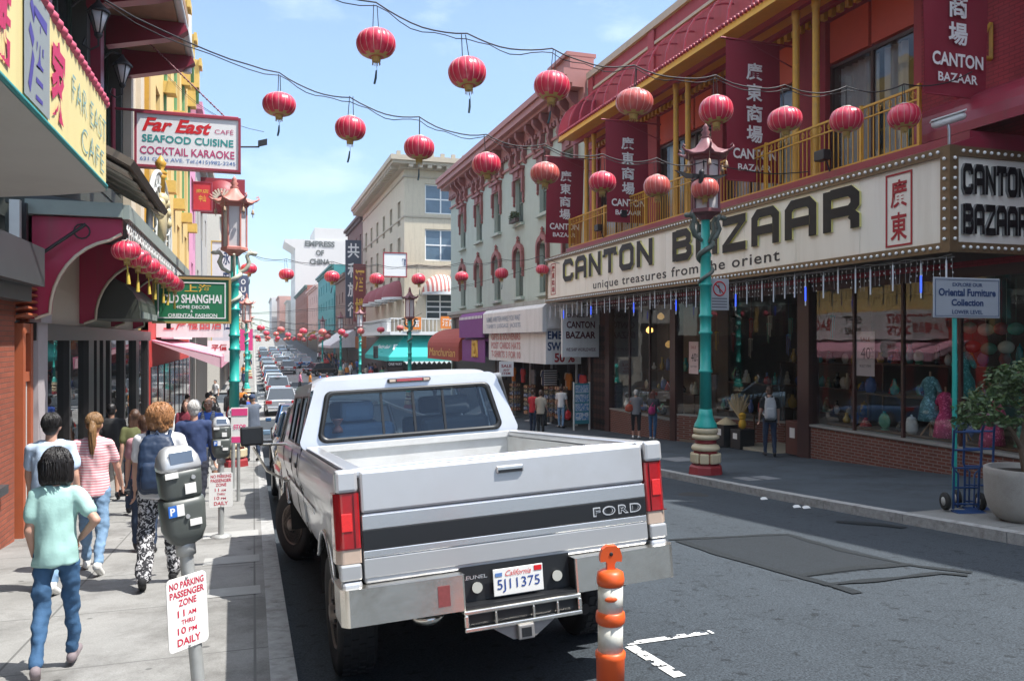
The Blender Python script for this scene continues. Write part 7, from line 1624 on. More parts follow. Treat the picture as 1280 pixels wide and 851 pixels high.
mb = MB(); n = len(W0); P = [Vector((x, yr(z)-.022, z)) for x, z in W0] + [Vector((x, yr(z)-.022, z)) for x, z in W1] + [Vector((x*1.01, yr(z)+.01, z)) for x, z in W0] + [Vector((x, yr(z)+.01, z)) for x, z in W1]
mb.add(P, [f for i in range(n) for f in ((i,(i+1)%n,n+(i+1)%n,n+i), (2*n+i,2*n+(i+1)%n,(i+1)%n,i), (n+i,n+(i+1)%n,3*n+(i+1)%n,3*n+i))], 0, True); TB(mb, 'rear_window_seal', TBLACK)
mb = MB(); mb.face([Vector((x, yr(z), z)) for x, z in W1]); rw = TB(mb, 'rear_window', TINT)
mb = MB()
for x in (-.27,.02,.30): mb.obox((x, yr(1.68)-.006, 1.68), (.011,0,0), (0,.006,0), (0,.034,.185))
TB(mb, 'slider_bar', TBLACK, rw)
# roof with crowned section and rounded rear edge
mb = MB(); st = [(2.762,1.998,.855),(2.79,2.022,.845),(2.85,2.04,.83),(3.0,2.055,.82),(3.6,2.065,.82),(4.15,2.055,.82),(4.42,2.03,.82),(4.52,2.0,.84)]; N = 16; vs = []
for y, z, hw in st:
    for j in range(N+1):
        q = -1 + 2*j/N; e = abs(q); vs.append((hw*q + (.055*q if e > .9 else 0), y + .03*q*q, z - .02*q*q - (.08*((e-.85)/.15)**2 if e > .85 else 0)))
mb.add(vs, [(i*(N+1)+j, i*(N+1)+j+1, (i+1)*(N+1)+j+1, (i+1)*(N+1)+j) for i in range(len(st)-1) for j in range(N)], 0, True); TB(mb, 'roof', TW)
mb = MB(); mb.box(-.20,.20,2.722,2.79,1.948,1.984); bl = TB(mb, 'brake_light_housing', TBLACK, bevel=.012); mb = MB(); mb.box(-.12,.12,2.715,2.721,1.954,1.977); TB(mb, 'brake_lens', TRED, bl, bevel=.002)
mb = MB(); mb.box(-.185,-.13,2.715,2.721,1.954,1.977); mb.box(.13,.185,2.715,2.721,1.954,1.977); TB(mb, 'cargo_lens', TAMB, bl)
# sides of the greenhouse, doors, windows
for s in (-1, 1):
    def sp(a, z, d=0, s=s): q = (z-1.39)/.595; return Vector((s*(1.005 - .135*q - d), a, z))
    F = Facade('x', 0, 1); F.pos = sp
    mb = MB(); F.wall(mb, 2.70, 4.42, 1.385, 1.985, [(2.86,3.42,1.44,1.87),(3.56,4.36,1.44,1.87)], .035); mb.add([sp(4.42,1.385), sp(4.95,1.385), sp(4.48,1.985), sp(4.42,1.985)], [(0,1,2,3)]); mb.add([sp(2.655,1.385), sp(2.70,1.385), sp(2.70,1.985), sp(2.765,1.985)], [(0,1,2,3)]); TB(mb, 'cab_pillar', TW)
    for a, b in ((2.86,3.42),(3.56,4.36)):
        mb = MB(); mb.face([sp(a,1.44,.03), sp(b,1.44,.03), sp(b,1.87,.03), sp(a,1.87,.03)]); w = TB(mb, 'side_window', TINT)
        mb = MB()
        for c in ((a,1.44,b,1.44),(a,1.87,b,1.87),(a,1.44,a,1.87),(b,1.44,b,1.87)): mb.tube([sp(c[0],c[1],.008), sp(c[2],c[3],.008)], .012, 5)
        TB(mb, 'window_seal', TBLACK, w)
    mb = MB()
    for y in (2.80,3.50,4.72): mb.tube([(s*(side_x(z)+.001), y, z) for z in (.72,.85,1.0,1.1,1.2,1.3,1.38)], .005, 4)
    TB(mb, 'door_seam', TBLACK)
    for y in (2.92,3.62): mb = MB(); mb.obox((s*1.03,y,1.27), (s*.012,0,0), (0,.075,0), (0,0,.02)); TB(mb, 'door_handle', TBLACK, bevel=.006)
    # towing mirror on chrome loops
    mb = MB(); mb.obox((s*1.36,4.42,1.50), (.115,0,0), (0,.03,0), (0,0,.10)); mi = TB(mb, 'side_mirror', TBLACK, bevel=.02)
    mb = MB(); mb.tube([(s*1.0,4.55,1.38),(s*1.28,4.48,1.40),(s*1.34,4.45,1.46)], .014, 6); mb.tube([(s*1.0,4.5,.98),(s*1.22,4.47,1.12),(s*1.35,4.45,1.38)], .014, 6); TB(mb, 'mirror_arm', TCHROME, mi)
mb = MB(); mb.face([(-.97,4.95,1.39),(.97,4.95,1.39),(.85,4.50,1.985),(-.85,4.50,1.985)]); TB(mb, 'windscreen', TINT)
mb = MB(); mb.add([(x, y, z - .03*abs(x)) for y, z in ((4.93,1.39),(5.4,1.37),(5.9,1.33),(6.15,1.28)) for x in (-.97,-.5,0,.5,.97)], [(i*5+j, i*5+j+1, (i+1)*5+j+1, (i+1)*5+j) for i in range(3) for j in range(4)], 0, True); mb.box(-.95,.95,6.05,6.16,.75,1.27); TB(mb, 'bonnet', TW)
mb = MB(); mb.box(-1.0,1.0,6.17,6.35,.55,.75); TB(mb, 'front_bumper', TCHROME, bevel=.03)
# cabin
mb = MB(); mb.box(-.93,.93,2.70,4.9,.85,.95); mb.box(-.93,-.88,2.7,4.9,.95,1.36); mb.box(.88,.93,2.7,4.9,.95,1.36); mb.box(-.9,.9,4.55,4.9,1.1,1.38); TB(mb, 'cabin_trim', TINTERIOR)
for y in (2.86, 3.75):
    for s in (-1, 1): mb = MB(); mb.box(s*.46-.33, s*.46+.33, y, y+.14, 1.0, 1.60); mb.box(s*.46-.33, s*.46+.33, y+.14, y+.6, 1.0, 1.14); se = TB(mb, 'seat', TSEAT if s < 0 else TINTERIOR, bevel=.05, seg=3); mb = MB(); mb.box(s*.46-.15, s*.46+.15, y+.02, y+.12, 1.62, 1.80); TB(mb, 'headrest', TSEAT if s < 0 else TINTERIOR, se, bevel=.04)
mb = MB(); mb.tube([(-.4 + .19*math.cos(a), 4.42 + .03*math.sin(a), 1.42 + .17*math.sin(a)) for a in [2*math.pi*k/20 for k in range(21)]], .016, 6, 0, False); TB(mb, 'steering_wheel', TBLACK)
mb = MB(); mb.lathe([(.05,1.53),(.045,1.56),(.02,1.60),(.05,1.64),(.055,1.655)], (-.66, 2.80, 0), 10); TB(mb, 'dash_cup', M('brown_cup', (.16,.06,.05), .4))

# ------------------------------------------------------------------ other cars
def make_car(name, label, body, loc, yaw=0, L=4.5, W=1.78, H=1.45, suv=False, rear=True, grp=None, cat='car'):
    t = thing(name, label, cat, loc, yaw, grp); t.rotation_euler = (math.atan((road(loc[1]+2.5)-road(loc[1]))/2.5), 0, yaw); CB = lambda mb, n, m, p=None, **k: mb.build(n, m, p or t, world=False, **k)
    zb = .88 if not suv else .98; hw = W/2
    st = [(0,.42,zb*.92,.86),(.06,.34,zb*.98,.93),(.35,.26,zb*1.0,1.0),(1.2,.24,zb*1.02,1.0),(2.6,.24,zb*1.0,1.0),(3.5,.26,zb*.93,.99),(4.2,.28,zb*.82,.94),(4.45,.36,zb*.70,.84),(4.5,.42,zb*.62,.78)]
    mb = MB(); N = 13; vs = []
    for y, z0, z1, ww in st:
        for j in range(N):
            q = j/(N-1); a = math.pi*q - math.pi/2 if False else 0
            # half-round section from left sill over to right sill
            u = -1 + 2*q; e = abs(u)
            if e > .72: zz = z0 + (z1 - .05 - z0)*(1-(e-.72)/.28); xx = hw*ww*(1 - .06*(((zz-z0)/(z1-z0))-.45)**2*4)*math.copysign(1, u)
            else: zz = z1 - .05*(e/.72)**4; xx = hw*ww*.93*u/.72
            vs.append((xx, y*L/4.5, zz))
    mb.add(vs, [(i*N+j, i*N+j+1, (i+1)*N+j+1, (i+1)*N+j) for i in range(len(st)-1) for j in range(N-1)], 0, True); mb.add(vs[:N], [list(range(N))]); mb.add(vs[-N:], [list(range(N-1,-1,-1))]); CB(mb, 'body', body)
    r0, r1 = (.12, .35) if suv else (.35, .95); f1, f0 = (2.75, 3.45)
    G = [(r0, zb*1.0, .86), (r1, H*.98, .70), ((r1+f1)/2, H, .72), (f1, H*.97, .70), (f0, zb*.99, .84)]
    mb = MB(); vs = []
    for y, z, ww in G: vs += [(-hw*ww, y*L/4.5, z), (hw*ww, y*L/4.5, z)]
    mb.add(vs, [(2,4,5,3),(4,6,7,5)], 0); mb.add([(-hw*.70, r1*L/4.5, H*.98), (hw*.70, r1*L/4.5, H*.98)], [], 0)
    k = .012; mb.prism([vs[2]+k*0 if False else Vector(vs[2]), Vector(vs[3]), Vector(vs[5]), Vector(vs[4])], (0,0,.035)); mb.prism([Vector(vs[4]), Vector(vs[5]), Vector(vs[7]), Vector(vs[6])], (0,0,.035))
    for s in (0, 1):
        for a, b in ((0,2),(6,8)): mb.tube([vs[a+s] , vs[b+s]], .035, 5)
        mid = (Vector(vs[4+s])); low = Vector((math.copysign(hw*.88, mid.x), mid.y, zb)); mb.tube([mid, low], .03, 5)
        if suv: p = (1.0*L/4.5); mb.tube([Vector((math.copysign(hw*.71, mid.x), p, H*.985)), Vector((math.copysign(hw*.87, mid.x), p, zb))], .03, 5)
    CB(mb, 'roof', body)
    mb = MB(); low = [Vector((math.copysign(hw*.87, vs[i][0]), vs[i][1], zb*.99)) for i in range(10)]
    mb.add(vs, [(0,2,3,1),(6,8,9,7)]); 
    for s in (0, 1): P = [Vector(vs[0+s]), Vector(vs[2+s]), Vector(vs[4+s]), Vector(vs[6+s]), Vector(vs[8+s])]; mb.add(P, [(0,1,2,3,4) if s else (4,3,2,1,0)])
    CB(mb, 'glass', M('car_glass_dark', (.03,.04,.05), .04, var=.1, spec=.9))
    for s in (-1, 1):
        for y in (.85, 3.55):
            mb = MB(); mb.lathe([(.20,-.09),(.30,-.1),(.325,-.07),(.325,.07),(.30,.1),(.20,.09)], (s*(hw-.1), y*L/4.5, .325), 20, 0, 'x'); w = CB(mb, 'wheel', TRUB)
            mb = MB(); mb.lathe([(.21,s*.08),(.19,s*.1),(.05,s*.085),(.01,s*.1)], (s*(hw-.1), y*L/4.5, .325), 14, 0, 'x'); CB(mb, 'rim', STEEL, w)
        mb = MB(); mb.obox((s*hw*.76,.03,zb*.84), (.17,0,0), (0,.05,0), (0,0,.10 if not suv else .16)); CB(mb, 'taillight', TRED, bevel=.02)
        mb = MB(); mb.obox((s*hw*.66,L-.06,zb*.62), (.18,0,0), (0,.06,0), (0,0,.07)); CB(mb, 'headlight', TAMB, bevel=.02)
        mb = MB(); mb.obox((s*(hw+.1),2.9*L/4.5,zb+.06), (.09,0,0), (0,.04,0), (0,0,.06)); CB(mb, 'mirror', body, bevel=.02)
    mb = MB(); mb.box(-hw*.85,hw*.85,-.05,.12,.34,.52); CB(mb, 'bumper', TBLACK if suv else body, bevel=.04)
    mb = MB(); mb.box(-.16,.16,-.015 if False else -.06,-.052,.58,.70); CB(mb, 'number_plate', PLATEW)
    return t
CARM = {k: M('car_paint_'+k, c, .25, metal=mt, var=.04, coat=1) for k, c, mt in (('silver',(.50,.52,.54),.6),('dark_grey',(.06,.065,.07),.4),('blue',(.05,.14,.30),.4),('white',(.75,.75,.74),0),('black',(.015,.016,.018),.2),('light_blue',(.22,.34,.46),.4),('beige',(.42,.38,.32),.4))}
make_car('parked_car', 'dark grey suv parked straight ahead of the white pickup', CARM['dark_grey'], (1.35, 12.0, road(12.0, 1.35)), .02, 4.7, 1.9, 1.72, True)
make_car('parked_car', 'light blue saloon parked ahead of the dark suv at the left kerb', CARM['light_blue'], (1.35, 17.6, road(17.6, 1.35)), .02)
GC = 'cars parked along the left kerb'
for i, (y, m, suv, lab) in enumerate(((24.5,'blue',False,'blue saloon in the middle of the left kerb row'), (45,'silver',False,'silver saloon just above the pickup roof line at the left kerb'), (60.5,'silver',True,'silver hatchback stopped on the pale crossing lane'), (71,'white',False,'white saloon with dark windows behind the silver hatchback'), (78,'blue',False,'dark blue saloon far down the left kerb'), (84.5,'silver',True,'silver suv far down the left kerb behind the blue saloon'), (91,'white',False,'small white car near the far end of the left row'), (97.5,'dark_grey',True,'small dark suv at the far end of the left row'), (106,'beige',False,'tiny beige car far down the left row'), (113,'silver',True,'tiny silver car behind the beige one'), (121,'blue',False,'tiny blue car at the last of the left row'))):
    make_car('parked_car', lab, CARM[m], (1.45 if y < 50 else 1.7, y, road(y, 1.5)), 0, 4.5, 1.78, 1.6 if suv else 1.45, suv, grp=GC)
make_car('moving_car', 'silver estate car driving away in the middle of the distant street', CARM['silver'], (4.0, 100, road(100, 4.0)), 0, 4.6, 1.85, 1.65, True)
make_car('moving_car', 'black saloon turning beside the crossing people on the distant street', CARM['black'], (5.9, 96, road(96, 5.9)), -1.0)
make_car('moving_car', 'white saloon ahead of the silver estate on the distant street', CARM['white'], (4.4, 122, road(122, 4.4)), 0)

srcs = [o for o in COL.objects if o.name.startswith('parked_car') and o.get('category') == 'car']
rnd = random.Random(9)
for i in range(20):
    lane = (1.7, 3.6, 5.4, 7.2)[i % 4]; y = 116 + (i//4)*13.5 + rnd.uniform(-2,2)
    if lane < 2 and y < 128: continue
    o = dup(srcs[2 + (i*5) % (len(srcs)-2)], (lane, y, road(y, lane)), 0, 'tiny distant car in the packed lanes near the far end of the street'); o['group'] = 'distant cars packing the far end of the street'
    o.rotation_euler = (math.atan((road(y+2.5)-road(y))/2.5), 0, 0)
# ------------------------------------------------------------------ people
def hairmat(name, c):
    if name in MATS: return MATS[name]
    m, n, l, p = _nodes(name); p.inputs['Roughness'].default_value = .42
    t = n.new('ShaderNodeTexCoord'); mp_ = n.new('ShaderNodeMapping'); mp_.inputs['Scale'].default_value = (60,60,7); l.new(t.outputs['Object'], mp_.inputs[0])
    x = n.new('ShaderNodeTexNoise'); x.inputs['Scale'].default_value = 1.5; x.inputs['Detail'].default_value = 3; l.new(mp_.outputs[0], x.inputs['Vector'])
    mx = n.new('ShaderNodeMixRGB'); mx.inputs[1].default_value = (*[q*.45 for q in c],1); mx.inputs[2].default_value = (*[q*1.6 for q in c],1); l.new(x.outputs['Fac'], mx.inputs[0]); l.new(mx.outputs[0], p.inputs['Base Color'])
    b = n.new('ShaderNodeBump'); b.inputs['Strength'].default_value = .7; b.inputs['Distance'].default_value = .01; l.new(x.outputs['Fac'], b.inputs['Height']); l.new(b.outputs[0], p.inputs['Normal'])
    MATS[name] = m; return m
HBLACK, HBROWN, HRED, HWHITE, HBLOND = hairmat('hair_black', (.012,.010,.010)), hairmat('hair_brown', (.07,.035,.02)), hairmat('hair_strawberry', (.36,.17,.07)), hairmat('hair_white', (.55,.53,.50)), hairmat('hair_dark_blond', (.22,.12,.05))
SKIN, SKIND = M('skin_fair', (.52,.30,.22), .5, var=.08, scale=9), M('skin_tan', (.34,.19,.13), .5, var=.08, scale=9)
def denim(name, c): return M(name, c, .85, var=.38, scale=7, bump=.25, bscale=45)
JEAN, JEANL, JEAND = denim('denim_blue', (.04,.105,.21)), denim('denim_light', (.17,.28,.42)), denim('denim_dark', (.02,.035,.07))
def cloth(name, c): return M(name, c, .85, var=.07, scale=8, bump=.15, bscale=60)
def blob(name, mb, mat, parent, voxel=.012, smooth=6, wr=0, wf=9, seed=0, wz=1.0):
    me0 = mb.mesh('tmp', mat); ob = bpy.data.objects.new('tmp', me0); COL.objects.link(ob)
    m = ob.modifiers.new('r', 'REMESH'); m.mode = 'VOXEL'; m.voxel_size = voxel; m.use_smooth_shade = True
    if smooth: s = ob.modifiers.new('s', 'SMOOTH'); s.iterations = smooth; s.factor = .5
    dg = bpy.context.evaluated_depsgraph_get(); me = bpy.data.meshes.new_from_object(ob.evaluated_get(dg)); bpy.data.objects.remove(ob); bpy.data.meshes.remove(me0)
    me.name = name
    if wr:
        nn = [v.normal.copy() for v in me.vertices]; off = Vector((seed*3.1, seed*1.7, seed))
        for v, q in zip(me.vertices, nn):
            p = Vector((v.co.x*wf, v.co.y*wf, v.co.z*wf*wz)) + off; v.co += q*(wr*(noise.noise(p) + .5*noise.noise(p*2.3)))
    for p in me.polygons: p.use_smooth = True
    me.materials.clear(); me.materials.append(mat)
    o = bpy.data.objects.new(name, me); COL.objects.link(o); o.parent = parent
    return o
def person(label, loc, h=1.72, face=0, legs=((18,8),(-16,18)), arms=((-12,8,12),(14,8,18)), top=None, tm='tee', bottom=None, bm='long', shoe=None, hair='short', hm=None, skin=None, vox=.009, fem=False, child=False, head=(0,0), wide=1.0, group=None, seed=0, lean=2, sleeve=None, loose=0, armx=None, face_detail=False, cat='person'):
    t = thing('person', label, cat, (0,0,0), face, group); s = h/1.75; V = Vector; skin = skin or SKIN; hm = hm or HBLACK; shoe = shoe or cloth('shoe_dark', (.03,.03,.035))
    def ET(mb, pr, L):
        n = 20; rows = [[P(up(z) + V(((w*wide + L*.7)*math.cos(2*math.pi*j/n), (d + L*.7)*math.sin(2*math.pi*j/n) , 0))) for j in range(n)] for z, w, d in pr]; k = len(rows)
        mb.add([v for r_ in rows for v in r_], [(i*n+j, i*n+(j+1) % n, (i+1)*n+(j+1) % n, (i+1)*n+j) for i in range(k-1) for j in range(n)] + [list(range(n)), [(k-1)*n+j for j in range(n-1,-1,-1)]], 0, True)
    hs = 1.12 if child else 1.0; LL = .96 if child else 1.0; sw = (.158 if fem else .178)*wide*(.92 if child else 1)
    hipw = .088*wide; hz = .90
    ln = R(lean); up = lambda z: V((0, (z-hz)*math.sin(ln), hz + (z-hz)*math.cos(ln)))
    J = {}
    for i, sd in enumerate((-1, 1)):
        a, b = R(legs[i][0]), R(legs[i][1]); hip = V((sd*hipw, 0, hz)); d1 = V((sd*.03, math.sin(a), -math.cos(a))).normalized(); d2 = V((0, math.sin(a-b), -math.cos(a-b))).normalized()
        kn = hip + d1*.42; an = kn + d2*.41; fp = (a-b)*.9; fp = max(-1.0, min(.35, fp)); fw = V((sd*.12, math.cos(fp), math.sin(fp))).normalized(); dn = V((0, math.sin(fp), -math.cos(fp)))
        J[i] = (hip, kn, an, an + dn*.045 - fw*.045, an + dn*.055 + fw*.15)
    zmin = min(min(J[i][3].z, J[i][4].z) for i in (0,1)) - .032
    A = {}
    for i, sd in enumerate((-1, 1)):
        a, o, b = [R(q) for q in arms[i][:3]]; inn = R(arms[i][3]) if len(arms[i]) > 3 else 0
        sh = up(1.40) + V((sd*sw, 0, 0)); d1 = V((sd*math.sin(o), math.sin(a)*math.cos(o), -math.cos(a)*math.cos(o))); el = sh + d1*.275
        d2 = V((sd*math.sin(o*.5 - inn), math.sin(a+b)*math.cos(inn), -math.cos(a+b)*math.cos(inn))).normalized(); wr = el + d2*.245; A[i] = (sh, el, wr, d2)
    P = lambda q: (V(q) - V((0,0,zmin)))*s
    C = lambda mb, a, b, ra, rb: mb.cap(P(a), P(b), ra*s, rb*s, 12)
    E = lambda mb, c, r, rot=None: mb.ell(P(c), [q*s for q in r], 16, 0, rot)
    hy, hp = R(head[0]), R(head[1]); hr = Matrix.Rotation(-hy, 3, 'Z') @ Matrix.Rotation(hp, 3, 'X')
    hc = up(1.62) + V((0, .02, 0)); HQ = lambda q: hc + hr @ V(q)*hs
    # body
    mb = MB(); E(mb, up(.94), (.145*wide,.10,.12)); E(mb, up(1.15), (.125*wide,.088,.20)); E(mb, up(1.33), (.150*wide,.09,.13)); C(mb, up(1.44), up(1.55), .055, .05)
    E(mb, HQ((0,0,.01)), (.075*hs,.095*hs,.112*hs), hr); E(mb, HQ((0,.035,-.065)), (.05*hs,.05*hs,.05*hs)); E(mb, HQ((0,.098,-.02)), (.014*hs,.02*hs,.026*hs))
    for sd in (-1, 1): E(mb, HQ((sd*.076,-.005,-.01)), (.012*hs,.022*hs,.032*hs))
    for i, sd in enumerate((-1, 1)):
        hip, kn, an, he, to = J[i]; lt = .62 if bm in ('long','loose') else 1; C(mb, hip, kn, .078*wide*lt, .052*lt); C(mb, kn, kn.lerp(an,.35), .05*lt, .052*lt); C(mb, kn.lerp(an,.35), an, .052*lt, .034); C(mb, an, he, .034, .03); C(mb, he, to, .032, .026)
        sh, el, wr, d2 = A[i]; C(mb, up(1.39) + V((sd*sw*.5,0,0)), sh, .06, .052); C(mb, sh, el, .046, .036); C(mb, el, wr, .038, .025)
        fwd = V((0,1,0)) - d2*d2.y; fwd = fwd.normalized() if fwd.length > .2 else V((0,0,1)); sdv = d2.cross(fwd).normalized(); palm = wr + d2*.055
        for k in range(5): q = (k/4-.5); C(mb, wr + d2*.015 + fwd*q*.03, wr + d2*.085 + fwd*q*.062, .014, .0125)
        for k in range(4):
            q = (k/3-.5); b0 = wr + d2*.085 + fwd*q*.066; Lf = (.062,.075,.07,.055)[k]; cur = sdv*(-sd)*(-1); m1 = b0 + d2*Lf*.55 + cur*.012; C(mb, b0, m1, .0095, .009); C(mb, m1, m1 + d2*Lf*.42 + cur*.026, .009, .0075)
        b0 = wr + d2*.03 + fwd*.028; C(mb, b0, b0 + d2*.035 + fwd*.026, .012, .011); C(mb, b0 + d2*.035 + fwd*.026, b0 + d2*.07 + fwd*.032, .0105, .008)
    blob('body', mb, skin, t, vox, 2)
    # top
    if top:
        mb = MB(); L = loose; ET(mb, [(1.475,.07,.06),(1.44,.135,.085),(1.38,.166,.102),(1.3,.166,.112),(1.2,.156,.114),(1.1,.150+L*.6,.114),(1.0,.156+L,.118),(.92,.164+L,.124),(.845,.168+L*1.3,.128)], L); C(mb, up(1.43)+V((-sw*.45,0,0)), up(1.43)+V((sw*.45,0,0)), .062, .062)
        for i, sd in enumerate((-1,1)):
            sh, el, wr, d2 = A[i]; C(mb, up(1.395)+V((sd*sw*.45,0,0)), sh, .074, .066)
            if tm == 'long': C(mb, sh, el, .066, .052); C(mb, el, wr, .052, .038)
            elif tm == 'tee': C(mb, sh, sh.lerp(el,.62), .066, .060+L*.5)
            else: C(mb, sh, sh.lerp(el,.2), .06, .055)
        blob('shirt' if tm != 'long' else 'jumper', mb, top, t, max(vox*1.2,.011), 4, .009 + .009*(vox < .011), 7, seed, .6)
    mb = MB(); E(mb, up(.93), (.152*wide,.113,.12))
    for i in (0,1):
        hip, kn, an, he, to = J[i]; fl = .012 if bm == 'loose' else 0
        C(mb, hip, kn, .088*wide+fl, .064+fl)
        if bm in ('long','loose'): C(mb, kn, an + (kn-an)*.05, .063+fl*1.6, .048+fl*1.8)
        elif bm == 'capri': C(mb, kn, kn.lerp(an,.45), .062, .058)
        else: C(mb, kn, kn.lerp(an,.08), .072, .074)
    blob('trousers' if bm in ('long','loose') else 'shorts', mb, bottom or JEAN, t, max(vox*1.2,.011), 3, .011 + .006*(vox < .011), 10, seed+5, 1.1)
    for i in (0,1):
        hip, kn, an, he, to = J[i]; mb = MB(); fw = (to-he).normalized(); C(mb, he, to, .040, .036); C(mb, he + V((0,0,.012)), he.lerp(to,.45) + V((0,0,.012)), .04, .034); C(mb, an, he.lerp(to,.2), .040, .036); blob('shoe', mb, shoe, t, max(vox,.009), 2)
    if hair:
        mb = MB()
        if hair in ('short','bob','pony','fluffy','long'): E(mb, HQ((0,-.014,.035)), (.084*hs,.100*hs,.102*hs), hr)
        if hair == 'short': E(mb, HQ((0,-.04,-.01)), (.074*hs,.07*hs,.085*hs), hr)
        if hair == 'bob':
            E(mb, HQ((0,-.022,.02)), (.094*hs,.106*hs,.112*hs), hr)
            for x in (-.068,-.035,0,.035,.068): C(mb, HQ((x,-.04,.02)), HQ((x*1.1,-.045,-.105)), .048*hs, .034*hs)
            for sd in (-1,1): C(mb, HQ((sd*.078,.02,.02)), HQ((sd*.085,.025,-.085)), .03*hs, .022*hs)
        if hair == 'pony': E(mb, HQ((0,-.10,.035)), (.03,.03,.03)); C(mb, HQ((0,-.10,.03)), HQ((0,-.125,-.06)), .035, .045); C(mb, HQ((0,-.125,-.06)), HQ((.005,-.12,-.22)), .045, .038); C(mb, HQ((.005,-.12,-.22)), HQ((-.005,-.115,-.34)), .038, .012); E(mb, HQ((0,-.04,-.0)), (.078,.07,.08), hr)
        if hair == 'fluffy':
            rr = random.Random(4)
            E(mb, HQ((0,-.03,.02)), (.115,.115,.115))
            for k in range(60): a = rr.uniform(0,2*math.pi); z = rr.uniform(-.12,.10); rad = .105*math.sqrt(max(.1,1-(z/.17)**2)); y = rad*math.sin(a); x = rad*math.cos(a); E(mb, HQ((x, min(y,.03)-.025, z)), (.027,.027,.032))
        if hair == 'long':
            for x in (-.06,-.03,0,.03,.06): C(mb, HQ((x,-.05,.02)), HQ((x*1.2,-.07,-.24)), .045, .025)
        if hair == 'fringe':
            for k in range(9): a = math.pi*(k/8) + math.pi; E(mb, HQ((.078*math.cos(a), .085*math.sin(a) - .0, -.015)), (.018,.018,.035))
        if vox < .0105 and hair in ('bob','short','pony','fluffy'):
            rs_ = random.Random(seed); ms = MB(); N_ = {'bob': 240, 'short': 200, 'pony': 220, 'fluffy': 330}[hair]
            for k in range(N_):
                a = rs_.uniform(0, 2*math.pi); fr_ = max(0, math.sin(a)); back = max(0, -math.sin(a))
                if hair == 'fluffy': R0 = (.122,.118,.122); e1 = 1.5 + .75*(1-fr_); c0 = (0,-.028,.02); dr = .04
                elif hair == 'bob': R0 = (.096,.109,.115); e1 = 1.25 + .35*(1-fr_); c0 = (0,-.022,.02); dr = .115*(1-fr_)
                elif hair == 'pony': R0 = (.087,.103,.104); e1 = 1.2 + .5*(1-fr_); c0 = (0,-.016,.034); dr = .0
                else: R0 = (.087,.104,.106); e1 = 1.1 + .85*(1-fr_); c0 = (0,-.016,.032); dr = .0
                pa = []; jj = rs_.uniform(.985,1.05); ph = rs_.uniform(0,6); e0 = rs_.uniform(.05,.9)
                for q in range(7):
                    e = e0 + (e1-e0)*q/6; aa = a + .12*math.sin(q*.9+ph)*(2.2 if hair == 'fluffy' else 1); w_ = .006*math.sin(q*2.1+ph)*(1.6 if hair == 'fluffy' else .3)
                    pa.append(Vector((c0[0] + (R0[0]*jj+w_)*math.sin(e)*math.cos(aa), c0[1] + (R0[1]*jj+w_)*math.sin(e)*math.sin(aa), c0[2] + (R0[2]*jj+w_)*math.cos(e))))
                if dr: pa += [pa[-1] + Vector((rs_.uniform(-.006,.006), -.004, -dr*.55)), pa[-1] + Vector((rs_.uniform(-.012,.012)*1.0 - pa[-1].x*.10, .004, -dr*rs_.uniform(.85,1.1)))]
                ms.tube([P(HQ(q)) for q in pa], [.0042*s*hs]*(len(pa)-1) + [.0012*s], 4, 0, False)
            if hair == 'pony':
                for k in range(110):
                    a = rs_.uniform(0,6.28); r_ = rs_.uniform(.3,1)*.042; ms.tube([P(HQ(q)) for q in ((.02*math.cos(a),-.10+.02*math.sin(a),.03),(r_*math.cos(a),-.128+r_*math.sin(a),-.06),(r_*.9*math.cos(a+.3),-.122+r_*math.sin(a+.3),-.2),(r_*.5*math.cos(a+.6),-.117+r_*.5*math.sin(a+.6),-.34-rs_.uniform(0,.05)))], [.004*s,.004*s,.0035*s,.001], 4, 0, False)
            ms.build('hair_strands', hm, t, world=False)
        blob('hair', mb, hm, t, max(vox,.010), 3, .006 if hair != 'fluffy' else .012, 22 if hair != 'fluffy' else 34, seed, .4)
    if face_detail:
        for sd in (-1,1): mb = MB(); E(mb, HQ((sd*.03,.088,.012)), (.012,.007,.006)); mb.build('eye', M('eye_dark', (.03,.02,.02), .3), t, world=False); mb = MB(); E(mb, HQ((sd*.03,.09,.032)), (.02,.006,.004)); mb.build('eyebrow', hm, t, world=False)
        mb = MB(); E(mb, HQ((0,.092,-.062)), (.022,.008,.006)); mb.build('mouth', M('lips', (.35,.12,.10), .5), t, world=False)
    t.location = (loc[0], loc[1], loc[2] if len(loc) > 2 else g(loc[1])+.002)
    rot = Matrix.Rotation(face, 3, 'Z'); W = lambda q: t.location + rot @ P(q)
    return t, dict(W=W, A=A, J=J, up=up, HQ=HQ, s=s)
